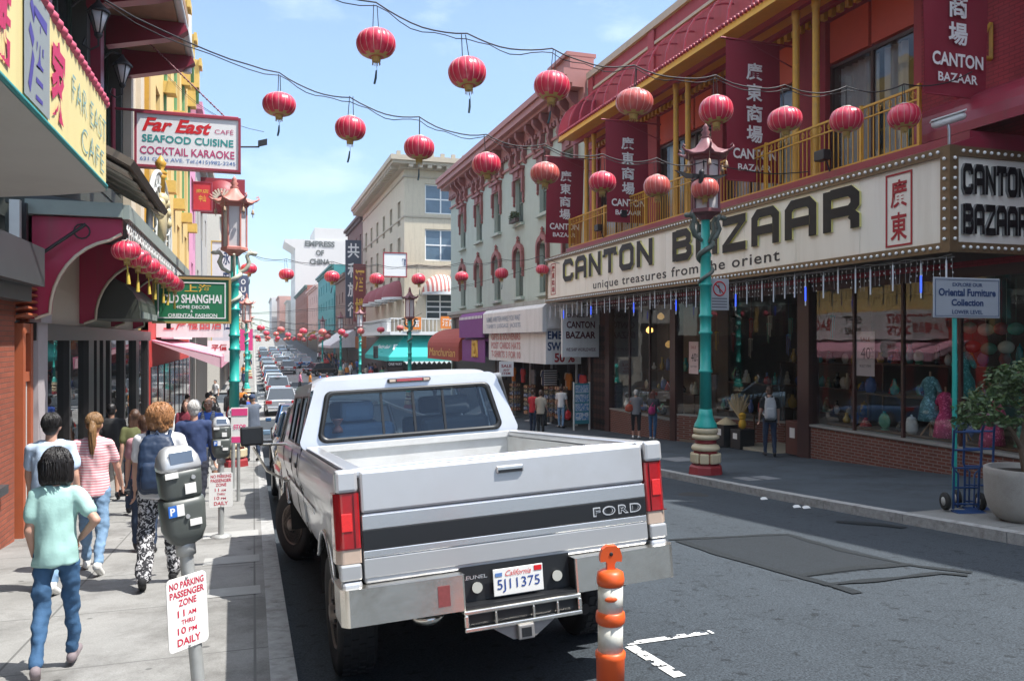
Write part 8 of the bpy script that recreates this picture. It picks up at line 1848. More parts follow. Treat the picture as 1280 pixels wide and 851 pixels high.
def rucksack(label, info, mat, name='rucksack', scale=1.0, vox=.011):
    up, W, s = info['up'], info['W'], info['s']; t = thing(name, label, 'bag', W(up(1.22) + Vector((0,-.2,0)))); rotm = None
    mb = MB(); sc = scale
    def loft(mb, rows, n=24):
        R_ = [[W(up(z) + Vector((w*sc*math.copysign(abs(math.cos(2*math.pi*j/n))**.55, math.cos(2*math.pi*j/n)), y + d*math.copysign(abs(math.sin(2*math.pi*j/n))**.6, math.sin(2*math.pi*j/n)), 0))) for j in range(n)] for z, w, d, y in rows]; k = len(R_)
        mb.add([v for r_ in R_ for v in r_], [(i*n+j, i*n+(j+1) % n, (i+1)*n+(j+1) % n, (i+1)*n+j) for i in range(k-1) for j in range(n)] + [list(range(n)), [(k-1)*n+j for j in range(n-1,-1,-1)]], 0, True)
    loft(mb, [(1.47,.06,.03,-.14),(1.45,.105,.05,-.15),(1.38,.135,.065,-.165),(1.25,.15,.08,-.18),(1.08,.155,.095,-.19),(.96,.15,.09,-.185),(.91,.12,.06,-.17)])
    o = blob('pack', mb, mat, None, vox, 4, .007, 14, 3)
    mb = MB()
    loft(mb, [(1.22,.09,.02,-.265),(1.19,.105,.035,-.275),(1.05,.115,.045,-.285),(.97,.11,.04,-.28),(.95,.09,.02,-.27)])
    o2 = blob('front_pocket', mb, mat, None, vox, 3, .004, 14, 4)
    mb = MB()
    for sd in (-1,1): mb.tube([W(up(1.38) + Vector((sd*.09,-.13,.02))), W(up(1.485) + Vector((sd*.10,-.03,0))), W(up(1.44) + Vector((sd*.10,.09,0))), W(up(1.2) + Vector((sd*.115,.135,0))), W(up(1.05) + Vector((sd*.16,.02,0))), W(up(1.02) + Vector((sd*.13,-.12,0)))], .019*s, 6)
    mb.tube([W(up(1.45)+Vector((-.03,-.17,0))), W(up(1.49)+Vector((0,-.17,.01))), W(up(1.45)+Vector((.03,-.17,0)))], .010, 5)
    o3 = mb.build('strap', mat, None)
    for q in (o, o2, o3):
        for v in q.data.vertices: v.co -= t.location
        q.parent = t
    return t
def handbag(label, pos, mat, size=(.13,.07,.12), strap_to=None, name='bag'):
    t = thing(name, label, 'bag', pos); mb = MB(); mb.ell((0,0,0), size, 12); mb.ell((0,0,-size[2]*.35), (size[0]*1.05,size[1]*1.05,size[2]*.7), 12); o = blob('bag_body', mb, mat, t, .012, 2, .012, 12, 2)
    if strap_to is not None: mb = MB(); q = Vector(strap_to) - Vector(pos); mb.tube([(-size[0]*.8,0,size[2]*.6), q*.7 + Vector((-.03,0,0)), q, q*.7 + Vector((.03,0,0)), (size[0]*.8,0,size[2]*.6)], .011, 5); mb.build('strap', mat, t, world=False)
    return t
WHITESHOE = cloth('shoe_white', (.70,.69,.66)); GREYSHOE = cloth('shoe_grey_pink', (.22,.18,.19))
# the near group on the left pavement
person('girl in pale teal t-shirt and blue jeans with a black bob, hand on her hip', (-1.22, 5.85), 1.43, .05, ((-6,26),(15,6)), ((-8,10,30,10),(-20,34,62,42)), cloth('teal_tee', (.36,.58,.54)), 'tee', JEAN, 'long', GREYSHOE, 'bob', HBLACK, vox=.008, fem=True, child=True, seed=1, loose=.006, wide=.93, head=(0,-4))
person('boy in light blue t-shirt and jeans walking just beyond the girl in teal', (-1.83, 8.55), 1.66, -.05, ((14,6),(-14,16)), ((12,8,20),(-6,10,16)), cloth('light_blue_tee', (.50,.62,.78)), 'tee', JEANL, 'long', WHITESHOE, 'short', HBLACK, vox=.009, seed=2, loose=.01)
t, inf = person('girl in pink and white striped top with a blond ponytail and light jeans', (-1.60, 9.35), 1.66, 0, ((16,8),(-14,22)), ((-10,8,10),(12,14,14)), stripes('pink_white_stripe', (.72,.26,.30), (.78,.62,.62), .028, 'Z'), 'tee', JEANL, 'long', WHITESHOE, 'pony', HBLOND, vox=.009, fem=True, seed=3)
w = inf['W'](inf['A'][1][2] + inf['A'][1][3]*.10); t = thing('camera', 'black compact camera held in the right hand of the girl in pink stripes', 'camera', w)
mb = MB(); mb.obox(w + Vector((.01,.02,-.02)), (.05,.02,0), (-.012,.03,0), (0,0,.035)); mb.build('case', BLACKM, t, .01); mb = MB(); mb.lathe([(.025,0),(.022,.03),(.005,.03)], w + Vector((.02,-.03,-.02)), 12, 0, 'y'); mb.build('lens', BLACKG, t)
t, inf = person('woman with fluffy strawberry hair, white t-shirt and black and white patterned trousers', (-.86, 8.35), 1.72, -.04, ((-10,20),(12,4)), ((8,10,12),(14,12,24)), cloth('white_tee', (.74,.73,.74)), 'tee', blotch('black_white_print', (.02,.02,.025), (.62,.61,.62), 26, .54), 'loose', cloth('shoe_black', (.015,.015,.017)), 'fluffy', HRED, vox=.009, fem=True, wide=1.08, seed=4, loose=.01)
rucksack('navy blue rucksack worn by the woman with fluffy strawberry hair', inf, M('navy_nylon', (.018,.035,.075), .5, var=.25, scale=12), scale=1.12)
person('woman with brown hair half hidden behind the woman with the navy rucksack', (-1.22, 10.3), 1.58, .1, ((10,6),(-8,10)), ((10,8,10),(-10,8,12)), cloth('dusky_pink_top', (.42,.22,.24)), 'tee', JEAND, 'long', None, 'short', HBROWN, vox=.012, fem=True, seed=5)
person('white haired man in a navy jumper and dark trousers with his back turned', (-.80, 12.1), 1.75, -.05, ((12,6),(-12,14)), ((-8,8,14),(10,8,10)), cloth('navy_jumper', (.025,.045,.12)), 'long', cloth('navy_trousers', (.02,.022,.035)), 'long', None, 'short', HWHITE, vox=.010, wide=1.1, seed=6)
t, inf = person('bald man in bright blue shirt and white shorts facing the camera', (-.80, 16.0), 1.76, math.pi*.97, ((6,4),(-8,8)), ((20,10,95,35),(-4,10,14)), cloth('bright_blue_shirt', (.05,.13,.50)), 'tee', cloth('white_shorts', (.66,.65,.62)), 'short', WHITESHOE, 'fringe', HWHITE, skin=SKIND, vox=.010, wide=1.12, seed=7, loose=.02, face_detail=True)
up, W = inf['up'], inf['W']; t = thing('scarf', 'grey checked scarf hanging round the neck of the bald man in blue', 'scarf', W(up(1.4)))
mb = MB()
for sd in (-1,1): mb.tube([W(up(1.47)+Vector((sd*.03,-.09,0))), W(up(1.47)+Vector((sd*.09,.02,0))), W(up(1.38)+Vector((sd*.085,.13,0))), W(up(1.15)+Vector((sd*.075,.155,0))), W(up(1.0)+Vector((sd*.08,.15,0)))], [.03,.035,.04,.04,.045], 8)
mb.build('scarf_cloth', stripes('grey_check', (.30,.31,.34), (.10,.11,.14), .03, 'Z'), t)
person('man in black t-shirt, pale shorts and black socks walking close to the shopfront', (-2.45, 16.0), 1.70, .15, ((14,8),(-12,14)), ((-10,8,12),(12,10,30)), cloth('black_tee', (.016,.016,.018)), 'tee', cloth('pale_shorts', (.52,.50,.44)), 'short', None, 'short', HBLACK, skin=SKIND, vox=.011, seed=8, loose=.015)
person('person with long black hair and black top in front of the left lamp post', (-.90, 19.3), 1.66, .2, ((8,6),(-8,8)), ((6,8,20),(-4,8,12)), MATS['black_tee'], 'tee', JEAND, 'long', None, 'long', HBLACK, skin=SKIND, vox=.013, fem=True, seed=9)
t, inf = person('man in grey t-shirt and cap raising both arms to take a picture', (-.02, 22.4), 1.76, .5, ((6,2),(-6,4)), ((95,14,40,20),(92,14,42,20)), cloth('slate_tee', (.10,.12,.16)), 'tee', JEAND, 'long', None, None, HBLACK, skin=SKIND, vox=.012, seed=10, wide=1.1, loose=.015)
HQ, W = inf['HQ'], inf['W']; t = thing('cap', 'dark blue baseball cap worn by the man raising his arms', 'cap', W(HQ((0,0,.08)))); mb = MB(); mb.ell(W(HQ((0,-.005,.045))), (.088,.104,.085), 14); mb.obox(W(HQ((0,.13,.05))), (.06,.03,0), (-.025,.055,0), (0,0,.006)); mb.build('cap_cloth', cloth('navy_cap', (.04,.06,.12)), t)
person('dark haired woman in black holding up a phone beside the grey shirted man', (-.28, 22.9), 1.66, .2, ((4,2),(-4,4)), ((70,12,70,10),(-6,8,14)), MATS['black_tee'], 'tee', JEAND, 'long', None, 'long', HBLACK, skin=SKIND, vox=.013, fem=True, seed=11)
# right pavement
q = onG(795, 549); t, inf = person('grey haired woman in grey top and black cropped trousers by the bazaar window', (12.3, q.y*12.3/q.x), 1.64, -.55, ((4,2),(-4,4)), ((10,8,60,20),(20,8,70,20)), cloth('grey_top', (.20,.20,.21)), 'tee', MATS['black_tee'], 'capri', WHITESHOE, 'short', HWHITE, vox=.013, fem=True, seed=12, wide=1.12)
W, up = inf['W'], inf['up']; handbag('red and tan shoulder bag on the grey haired woman', W(up(1.08)+Vector((-.22,-.06,0))), M('red_tan_leather', (.42,.07,.03), .5, var=.4, scale=10), (.17,.09,.13), W(up(1.46)+Vector((-.10,0,0))))
t, inf = person('red haired woman in dark top and blue jeans looking into the bazaar window', (12.55, 23.72), 1.60, -.9, ((4,2),(-4,4)), ((20,8,80,20),(10,8,70,20)), cloth('charcoal_top', (.05,.05,.06)), 'tee', JEAN, 'long', WHITESHOE, 'long', hairmat('hair_auburn', (.10,.03,.02)), vox=.013, fem=True, seed=13)
W, up = inf['W'], inf['up']; handbag('magenta shoulder bag on the red haired woman', W(up(1.05)+Vector((.05,-.2,0))), M('magenta_cloth', (.45,.03,.16), .7), (.12,.07,.13), W(up(1.46)+Vector((.08,0,0))))
q = onG(962, 569); t, inf = person('man in black t-shirt and dark jeans standing in the bazaar entrance', (q.x*.985, q.y*.985), 1.74, -.5, ((4,2),(-6,6)), ((6,8,14),(4,8,12)), MATS['black_tee'], 'tee', JEAND, 'long', None, 'short', HBROWN, vox=.012, seed=14)
rucksack('pale grey rucksack worn by the man in the bazaar entrance', inf, cloth('pale_grey_nylon', (.42,.43,.44)), scale=.95, vox=.014)
for (px, py, lab, tp, bt, hm_, fm, fc) in ((666, 543, 'shopper in red top at the souvenir shop front', (.45,.02,.03), JEAND, HBROWN, True, -.9), (676, 546, 'shopper in beige top and black trousers at the souvenir shop', (.42,.36,.28), MATS['black_tee'], HBROWN, True, -.6)):
    q = onG(px, py); person(lab, (min(q.x,12.8), q.y), 1.64, fc, ((4,2),(-4,4)), ((6,8,30),(4,8,40)), cloth('shirt_'+lab.split()[2], tp), 'tee', bt, 'long', None, 'short', hm_, vox=.016, fem=fm, seed=int(px))
q = Vector((12.0, 30.6, 0)); t, inf = person('man in white shirt and light jeans at the souvenir shop postcard racks', (q.x, q.y), 1.70, -.7, ((4,2),(-4,4)), ((4,8,12),(4,10,10)), cloth('white_shirt', (.68,.68,.68)), 'tee', JEANL, 'long', None, 'short', HBROWN, vox=.015, seed=16)
W, A = inf['W'], inf['A']; hw_ = W(A[1][2] + A[1][3]*.12); handbag('red plastic carrier bag held by the man in white shirt', hw_ + Vector((0,0,-.25)), M('red_plastic', (.62,.03,.04), .35, var=.1), (.15,.08,.2), hw_, name='carrier_bag')
for i, (x, y, lab, tp, bt, hr_, fc) in enumerate(((-1.75,13.6,'woman in olive top and dark jeans beside the black shopfront',(.12,.13,.05),JEAND,'long',.1),(-1.55,15.2,'man in white polo shirt and blue jeans behind the navy jumper man',(.70,.70,.68),JEAN,'short',-.1),(-1.35,18.3,'woman in burgundy top left of the man in bright blue',(.22,.03,.05),JEAND,'long',3.0),(-1.9,20.4,'man in pale grey shirt under the green sign',(.40,.41,.42),JEAN,'short',.2),(-1.1,24.4,'woman in black jacket just past the left lamp post',(.02,.02,.025),JEANL,'short',2.9),(-.25,26.5,'man in royal blue shirt right behind the left lamp post',(.04,.10,.42),JEAND,'short',.0))):
    person(lab, (x,y), 1.62 + .05*(i % 3), fc, ((12,6),(-10,12)), ((-8,8,14),(10,8,16)), cloth('shirt_mid_%d' % i, tp), ('tee','tee','long','tee','long','tee')[i], bt, 'long', None, hr_, (HBROWN,HBLACK)[i % 2], skin=(SKIN,SKIND)[i % 2], vox=.014, fem=i % 2 == 0, seed=60+i)
# small figures down the street
rnd = random.Random(21); TOPS = [('red',(.5,.04,.04)),('white',(.70,.70,.69)),('black',(.02,.02,.022)),('blue',(.06,.14,.45)),('grey',(.25,.26,.28)),('pink',(.62,.20,.30)),('orange',(.65,.22,.03)),('green',(.08,.25,.12)),('navy',(.03,.05,.13)),('beige',(.5,.43,.33))]
BOT = [('dark jeans', JEAND),('blue jeans', JEAN),('black trousers', MATS['black_tee']),('pale shorts', MATS['pale_shorts'])]
spots = [(-.6,27,'l'),(-1.5,29,'l'),(-2.3,31,'l'),(-.9,34,'l'),(-1.8,38,'l'),(-.5,42,'l'),(-1.2,47,'l'),(-2.2,52,'l'),(-.8,71,'l'),
         (4.3,66,'c'),(5.0,65.2,'c'),(5.7,66.5,'c'),(6.5,64.8,'c'),(3.6,67.5,'c'),
         (9.4,73,'r'),(10.4,75,'r'),(11.3,74,'r'),(12.1,77,'r'),(9.8,79,'r'),(10.9,82,'r'),(9.3,85,'r'),(11.7,86,'r'),(10.2,90,'r'),(9.5,95,'r'),(11.1,97,'r'),(10.4,103,'r'),(9.4,109,'r'),(11.5,112,'r'),(12.0,48,'g'),(11.2,51,'g')]
WHERE = {'l': 'far down left pavement', 'c': 'crossing distant road', 'r': 'on far right pavement', 'g': 'under orange red awning'}
seen = {}
for i, (x, y, zone) in enumerate(spots):
    tn, tc_ = TOPS[(i*7 + i//3) % 10]; bn, bmx = BOT[(i*3 + i//4) % 4]; lab = 'small figure in %s top and %s %s' % (tn, bn, WHERE[zone]); k = seen.get(lab, 0); seen[lab] = k+1
    if k: lab += ', farther one'
    if k > 1: lab = lab.replace('farther one', 'farthest one')
    zz = (road(y, x) if zone == 'c' else g(y)) + .002
    person(lab, (x, y, zz), rnd.uniform(1.58,1.8), rnd.choice((0,math.pi,.6,2.4,-.8)) if zone != 'c' else rnd.choice((1.57,-1.57)), ((14,6),(-14,14)), ((-10,8,14),(12,8,16)), cloth('top_'+tn, tc_), rnd.choice(('tee','long')), bmx, 'short' if 'shorts' in bn else 'long', None, rnd.choice(('short','long')), rnd.choice((HBLACK,HBROWN,HBLACK)), skin=rnd.choice((SKIN,SKIND)), vox=.024, fem=bool(i % 2), seed=30+i, group='pedestrians far down the street')

srcp = [o for o in COL.objects if o.get('group') == 'pedestrians far down the street'][5:]
for i in range(46):
    x = rnd.choice((rnd.uniform(-2.4,-.3), rnd.uniform(9,12.5), rnd.uniform(9,12.5))); y = rnd.uniform(72, 150)
    o = dup(srcp[i % len(srcp)], (x, y, g(y)+.002), rnd.choice((0,math.pi,1.2,-1.5)), 'tiny distant pedestrian in the crowd near the far end of the street'); o['group'] = 'crowd of distant pedestrians'
# ------------------------------------------------------------------ goods in the shop windows and on the pavement
rnd = random.Random(77)
def vase(mb, c, r, h, m=0):
    a = [rnd.uniform(.45,1) for _ in range(4)]; mb.lathe([(r*.55,0),(r*a[0],h*.1),(r,h*.38),(r*a[1],h*.6),(r*.42,h*.8),(r*.5*a[2]+.01,h*.95),(r*.5,h),(r*.3,h*.99)], c, 14, m)
GC_ = [('blue and white', (.10,.16,.40)), ('jade green', (.10,.30,.20)), ('cream', (.60,.54,.42)), ('deep red', (.40,.03,.03)), ('black lacquer', (.02,.02,.02)), ('gilt', (.55,.36,.08)), ('turquoise', (.04,.32,.32)), ('white', (.68,.68,.66))]
gm = {n: M('glaze_'+n.replace(' ','_'), c, .2, var=.25, scale=22, coat=.5) for n, c in GC_}
def goods(nm, cat, label, c, mat, build):
    t = thing(nm, label, cat, c); mb = MB(); build(mb, Vector(c)); mb.build(nm + '_body' if False else 'body', mat, t); return t
def shelf(label, a0, a1, x0, x1, z, legs):
    t = thing('display_shelf', label, 'shelf', ((x0+x1)/2, (a0+a1)/2, z)); mb = MB(); mb.box(x0, x1, a0, a1, z-.04, z); mb.build('board', SHELF, t)
    for a in (a0+.05, a1-.05):
        for x in (x0+.05, x1-.05): mb = MB(); mb.box(x-.02, x+.02, a-.02, a+.02, legs, z-.04); mb.build('leg', SHELF, t)
    return t
def fill(bay, a0, a1, x0, x1, z, n, smax=.14, hmax=.42):
    for i in range(n):
        a = a1 - (a1-a0)*(i+.5)/n; x = rnd.uniform(x0+.1, x1-.1); cn, _ = GC_[(i*3 + int(a0*2)) % 8]; c = Vector((x, a, z)); k = (i + int(a0)) % 5; where = '%s from the left %s' % (ORD[i], bay)
        r = rnd.uniform(.07, smax); h = rnd.uniform(.2, hmax)
        if k in (0, 3): goods('vase', 'vase', '%s vase, %s' % (cn, where), c, gm[cn], lambda mb, c, r=r, h=h: vase(mb, c, r, h))
        elif k == 1: goods('lidded_jar', 'jar', '%s lidded jar, %s' % (cn, where), c, gm[cn], lambda mb, c, r=r, h=h: mb.lathe([(r*.7,0),(r,h*.2),(r*1.05,h*.5),(r*.8,h*.72),(r*.85,h*.74),(r*.6,h*.86),(r*.15,h*.9),(r*.18,h*.97),(.005,h)], c, 14))
        elif k == 2: goods('figurine', 'figurine', '%s seated figurine, %s' % (cn, where), c, gm[cn], lambda mb, c, r=r, h=h: (mb.ell(c+Vector((0,0,h*.25)),(r,r*.9,h*.27),12), mb.ell(c+Vector((0,0,h*.55)),(r*.7,r*.6,h*.25),12), mb.ell(c+Vector((0,0,h*.85)),(r*.42,r*.42,h*.16),12), mb.lathe([(r*1.1,0),(r*1.1,.03),(r*.9,.04)], c, 14)))
        else: goods('plate_on_stand', 'plate', '%s standing plate, %s' % (cn, where), c, gm[cn], lambda mb, c, r=r, h=h: (mb.lathe([(.005,.0),(r*1.1,.01),(r*1.5,.035),(r*1.45,.04),(r*1.0,.02),(.005,.012)], c+Vector((-.05,0,r*1.6)), 20, 0, 'x'), mb.box(c.x-.04, c.x+.06, c.y-r*.6, c.y+r*.6, c.z, c.z+.03)))
for i, (bay, a0, a1, z, leg) in enumerate((('on low shelf, corner window', 10.8, 16.2, -.30, -.95), ('on middle shelf, corner window', 10.8, 16.2, .45, -.95), ('on low shelf, left window', 23.5, 27.8, -.85, -1.45), ('on middle shelf, left window', 23.5, 27.8, -.1, -1.45))):
    x0 = 13.3 if i % 2 == 0 else 13.95
    shelf('dark wood display shelf: ' + bay.replace('on ', ''), a0, a1, x0, x0+.6, z, leg); fill(bay, a0, a1, x0, x0+.6, z, 14 if i < 2 else 10)
shelf('dark wood display shelf behind the angled glass of the bazaar entrance', 20.5, 22.6, 14.2, 14.8, -.5, -1.5); fill('on lower shelf, angled entrance glass', 20.5, 22.6, 14.2, 14.8, -.5, 7, .12, .6)
shelf('dark wood display shelf high behind the angled glass of the bazaar entrance', 20.6, 23.0, 14.9, 15.4, .35, -1.5); fill('on upper shelf, angled entrance glass', 20.6, 23.0, 14.9, 15.4, .35, 8, .14, .5)
shelf('dark wood display shelf: top shelf, corner window', 10.8, 16.2, 14.5, 15.0, 1.15, -.95); fill('on top shelf, corner window', 10.8, 16.2, 14.5, 15.0, 1.15, 16, .13, .5)
shelf('dark wood display shelf: top shelf, left window', 23.5, 27.8, 14.4, 14.9, .6, -1.45); fill('on top shelf, left window', 23.5, 27.8, 14.4, 14.9, .6, 10, .13, .5)
for z, nm in ((-.5,'lowest'),(.25,'middle'),(1.0,'highest')): shelf('dark wood %s back wall shelf of the bazaar entrance' % nm, 17.2, 22.6, 16.6, 17.2, z, -1.45); fill('on %s back shelf, bazaar entrance' % nm, 17.2, 22.6, 16.6, 17.2, z, 15, .15, .5)
# posters in the window
for px, py, z0, lab in ((1083, 442, 0, 'pale pink 40 percent off poster in the corner bazaar window'), (868, 447, 1, 'pale pink 40 percent off poster behind the lamp post')):
    c = onX(px, py, 13.10); t = thing('sale_poster', lab, 'poster', c); mb = MB(); mb.box(13.07, 13.075, c.y-.28, c.y+.28, c.z-.5, c.z+.5); mb.build('sheet', M('pink_poster', (.70,.56,.56), .7), t)
    mb = MB(); mb.text('40', (13.068, c.y+.14, c.z-.12), RT, UP, .26, .3, 0, .0); mb.text('%', (13.068, c.y-.17, c.z+.02), RT, UP, .10, .09); mb.text('OFF', (13.068, c.y-.17, c.z-.11), RT, UP, .07, .09); mb.text('SELECT ITEMS', (13.068, c.y, c.z-.3), RT, UP, .05, .36, align='c'); mb.build('print', BLACKINK, t)
    mb = MB(); mb.text('SALE', (13.068, c.y, c.z+.28), RT, UP, .09, .3, align='c'); mb.build('red_print', REDINK, t)
# paper umbrellas and round lantern balls at the right edge
for i, (px, py, col) in enumerate(((1212,410,'jade green'),(1232,412,'cream'),(1252,411,'deep red'),(1216,433,'deep red'),(1236,436,'jade green'),(1258,434,'cream'),(1270,411,'jade green'),(1205,384,'cream'))):
    c = onX(px, py, 13.9); goods('paper_globe', 'paper globe', '%s paper globe hanging in the corner bazaar window, %s of the cluster' % (col, ORD[i]), c, gm[col], lambda mb, c: (mb.ell(c, (.15,.15,.13), 16), mb.tube([c+Vector((0,0,.12)), (c.x, c.y, 2.9)], .004, 4)))
# dresses on stands
for i, (px, py, col) in enumerate(((1163,490,(.10,.26,.28)),(1205,460,(.02,.22,.20)),(1182,510,(.55,.04,.16)),(1240,520,(.5,.05,.14)))):
    c = onX(px, py, 13.5); base = -.32; n = ['patterned blue green','plain teal','crimson','pink floral'][i]; t = thing('dress_form', '%s dress on a wooden stand in the corner bazaar window' % n, 'mannequin', (c.x, c.y, base))
    mb = MB(); H0 = c.z + .35; mb.lathe([(.24,H0-.95),(.19,H0-.6),(.11,H0-.42),(.14,H0-.22),(.15,H0-.1),(.06,H0-.02)], (c.x,c.y,0), 14); mb.cap((c.x,c.y-.15,H0-.14),(c.x,c.y-.24,H0-.3),.05,.05,8); mb.cap((c.x,c.y+.15,H0-.14),(c.x,c.y+.24,H0-.3),.05,.05,8); mb.build('dress', blotch('dress_'+n.replace(' ','_'), col, tuple(min(1,q*2+.1) for q in col), 18, .58), t)
    mb = MB(); mb.tube([(c.x,c.y,base),(c.x,c.y,H0+.08)], .02, 6)
    for k in range(3): a = 2*math.pi*k/3; mb.tube([(c.x,c.y,base+.3),(c.x+.2*math.cos(a),c.y+.2*math.sin(a),base)], .02, 5)
    mb.build('stand', TANWOOD, t)
# lamps, chimes and goods hanging over the entrance
for i, (px, py) in enumerate(((812,412),(836,430),(826,395))):
    c = onX(px, py, 14.0); t = thing('hanging_lamp', 'warm glowing glass lamp in the bazaar window by the two women, %s' % ('the brightest','lower right','the highest')[i], 'lamp', c); mb = MB(); mb.lathe([(.03,.12),(.12,.03),(.13,-.06),(.05,-.13)], c, 12); mb.build('shade', M('glowing_amber', (.95,.50,.12), .4, emis=2.2 if i == 0 else .5) if i < 1 else M('dim_amber', (.75,.45,.15), .4, emis=.25), t); mb = MB(); mb.tube([c+Vector((0,0,.1)),(c.x,c.y,2.95)], .008, 4); mb.build('cord', BLACKM, t)
for i in range(12):
    y = 17.2 + (i % 6)*.9; x = 13.7 + (i//6)*.6; z = 2.4 - rnd.random()*1.0; c = Vector((x, y, z)); n = GC_[i % 8][0]
    goods('wind_chime', 'wind chime', '%s wind chime hanging in the bazaar entrance, %s in %s row' % (n, ORD[i % 6], ('front','back')[i//6]), c, gm[n], lambda mb, c: ([mb.tube([c+Vector((.05*math.cos(k),.05*math.sin(k),0)), c+Vector((.05*math.cos(k),.05*math.sin(k),-.35-.05*k))], .009, 5) for k in range(5)], mb.lathe([(.08,0),(.07,.03),(.01,.06)], c, 10), mb.tube([c, (c.x,c.y,2.94)], .003, 3)))
# straw hat, buckets and boxes beside the door
q = Vector((13.15, 19.9, 0)); q.z = g(q.y)+.03
def bin_(label, c, mat, w, h):
    t = thing('goods_bin', label, 'bin', c); mb = MB(); mb.box(c.x-w,c.x+w,c.y-w,c.y+w,c.z,c.z+h); mb.build('box', mat, t, .015); mb = MB(); mb.box(c.x-w-.006,c.x-w-.002,c.y-.1,c.y+.1,c.z+h*.5,c.z+h*.8); mb.build('price_card', PLATEW, t); return t
bin_('black goods bin with price card left of the bazaar entrance', q + Vector((-.05,.35,0)), BLACKM, .24, .62); bin_('black goods bin with price card right of its twin', q + Vector((.02,-.35,0)), BLACKM, .24, .55); bin_('red brown goods crate on the floor by the man in the entrance', Vector((13.3,17.15,g(17.15)+.03)), M('red_brown_crate', (.10,.03,.02), .6), .28, .85)
goods('straw_hat', 'hat', 'conical straw hat lying on the left goods bin', q + Vector((-.05,.35,.62)), M('straw', (.55,.45,.28), .8, var=.2, scale=30), lambda mb, c: mb.lathe([(.30,.0),(.29,.02),(.15,.12),(.02,.20),(.001,.205)], c, 20))
goods('yellow_doll', 'doll', 'yellow capped doll on the right goods bin', q + Vector((.02,-.35,.55)), M('doll_yellow', (.65,.38,.03), .6, var=.2), lambda mb, c: (mb.ell(c+Vector((0,0,.14)),(.11,.1,.15),12), mb.ell(c+Vector((0,0,.34)),(.1,.1,.1),12), mb.lathe([(.12,.38),(.08,.44),(.01,.47)], c, 12)))
goods('straw_fan_bunch', 'fans', 'bunch of dried straw fans behind the entrance bins', Vector((13.75, 20.6, -.6)), MATS['straw'], lambda mb, c: [mb.tube([c, c + Vector((rnd.uniform(-.1,.1), rnd.uniform(-.45,.45), rnd.uniform(.4,.75)))], [.006,.02], 4) for _ in range(40)])
# souvenir shop: postcard stand, spinning rack, rail of clothes
c = onG(727, 551); c = Vector((12.35, c.y*12.35/c.x, 0)); c.z = g(c.y); t = thing('postcard_stand', 'tall teal postcard stand with four rows of blue pictures on the pavement', 'rack', c)
mb = MB(); mb.box(c.x-.33,c.x+.33,c.y-.03,c.y+.03,c.z+.25,c.z+1.85); mb.build('board', M('teal_board', (.05,.24,.28), .6), t); mb = MB()
for s in (-1,1): mb.box(c.x+s*.33-.02,c.x+s*.33+.02,c.y-.05,c.y+.05,c.z,c.z+1.9)
mb.build('upright', M('pale_upright', (.5,.55,.55), .5), t)
for k in range(4): mb = MB(); mb.box(c.x-.28,c.x+.28,c.y-.045,c.y-.032,c.z+.4+k*.36,c.z+.7+k*.36); mb.build('picture_card', blotch('postcard_%d' % k, (.12,.28,.50), (.55,.62,.68), 9+k, .5), t)
for i, (x, y) in enumerate(((12.4, 31.6), (12.5, 33.2), (12.3, 35.4), (12.5, 38.2))):
    z = g(y); t = thing('spinner_rack', 'wire spinner rack of small souvenirs outside the white awning shop, %s from the bazaar' % ORD[i], 'rack', (x,y,z)); mb = MB(); mb.tube([(x,y,z),(x,y,z+1.8)], .02, 6); mb.lathe([(.28,z+.02),(.05,z+.08)], (x,y,0), 12)
    for k in range(7): mb.tube([(x+.26*math.cos(a),y+.26*math.sin(a),z+.35+k*.2) for a in [2*math.pi*q/12 for q in range(13)]], .006, 4, 0, False)
    mb.build('wire_frame', STEEL, t)
    for k in range(7): 
        mb = MB()
        for q_ in range(10): a = 2*math.pi*q_/10; mb.obox((x+.24*math.cos(a), y+.24*math.sin(a), z+.42+k*.2), (.03*math.cos(a),.03*math.sin(a),0), (-.05*math.sin(a),.05*math.cos(a),0), (0,0,.06))
        mb.build('souvenir_row', blotch('souvenir_%d' % (k % 3), [(.35,.04,.04),(.05,.12,.30),(.5,.42,.25)][k % 3], [(.6,.5,.3),(.5,.5,.5),(.1,.1,.1)][k % 3], 16, .5), t)
for i in range(16):
    y = 30.9 + i*.78; x = 13.1 + (i % 2)*.25; n, cl = TOPS[(i*3) % 10]; c = Vector((x, y, .35)); t = thing('hanging_shirt', '%s shirt hanging inside the souvenir shop, %s along the rail' % (n, ORD[i]), 'shirt', c)
    mb = MB(); mb.box(x-.05,x+.05,y-.22,y+.22,-.45,.25); mb.cap((x,y-.2,.2),(x,y-.32,0),.07,.06,8); mb.cap((x,y+.2,.2),(x,y+.32,0),.07,.06,8); mb.build('cloth', MATS['top_'+n], t, .03); mb = MB(); mb.tube([(x,y,.25),(x,y,.62)], .006, 4); mb.build('hanger', STEEL, t)
t = thing('stripe_shirt', 'black and white striped shirt hung at the front of the souvenir shop', 'shirt', (12.4, 32.9, .4)); mb = MB(); mb.box(12.1,12.7,32.86,32.94,-.3,.45); mb.build('cloth', stripes('black_white_stripe', (.03,.03,.03), (.65,.65,.65), .1, 'Z'), t, .03)
t = thing('pavement_bin', 'grey round pavement post by the souvenir shop shoppers', 'bollard', (11.9, 32.4, g(32.4))); mb = MB(); mb.lathe([(.14,g(32.4)),(.14,g(32.4)+.9),(.1,g(32.4)+.95),(.01,g(32.4)+.97)], (11.9,32.4,0), 14); mb.build('post', M('dark_post', (.06,.065,.07), .5), t)
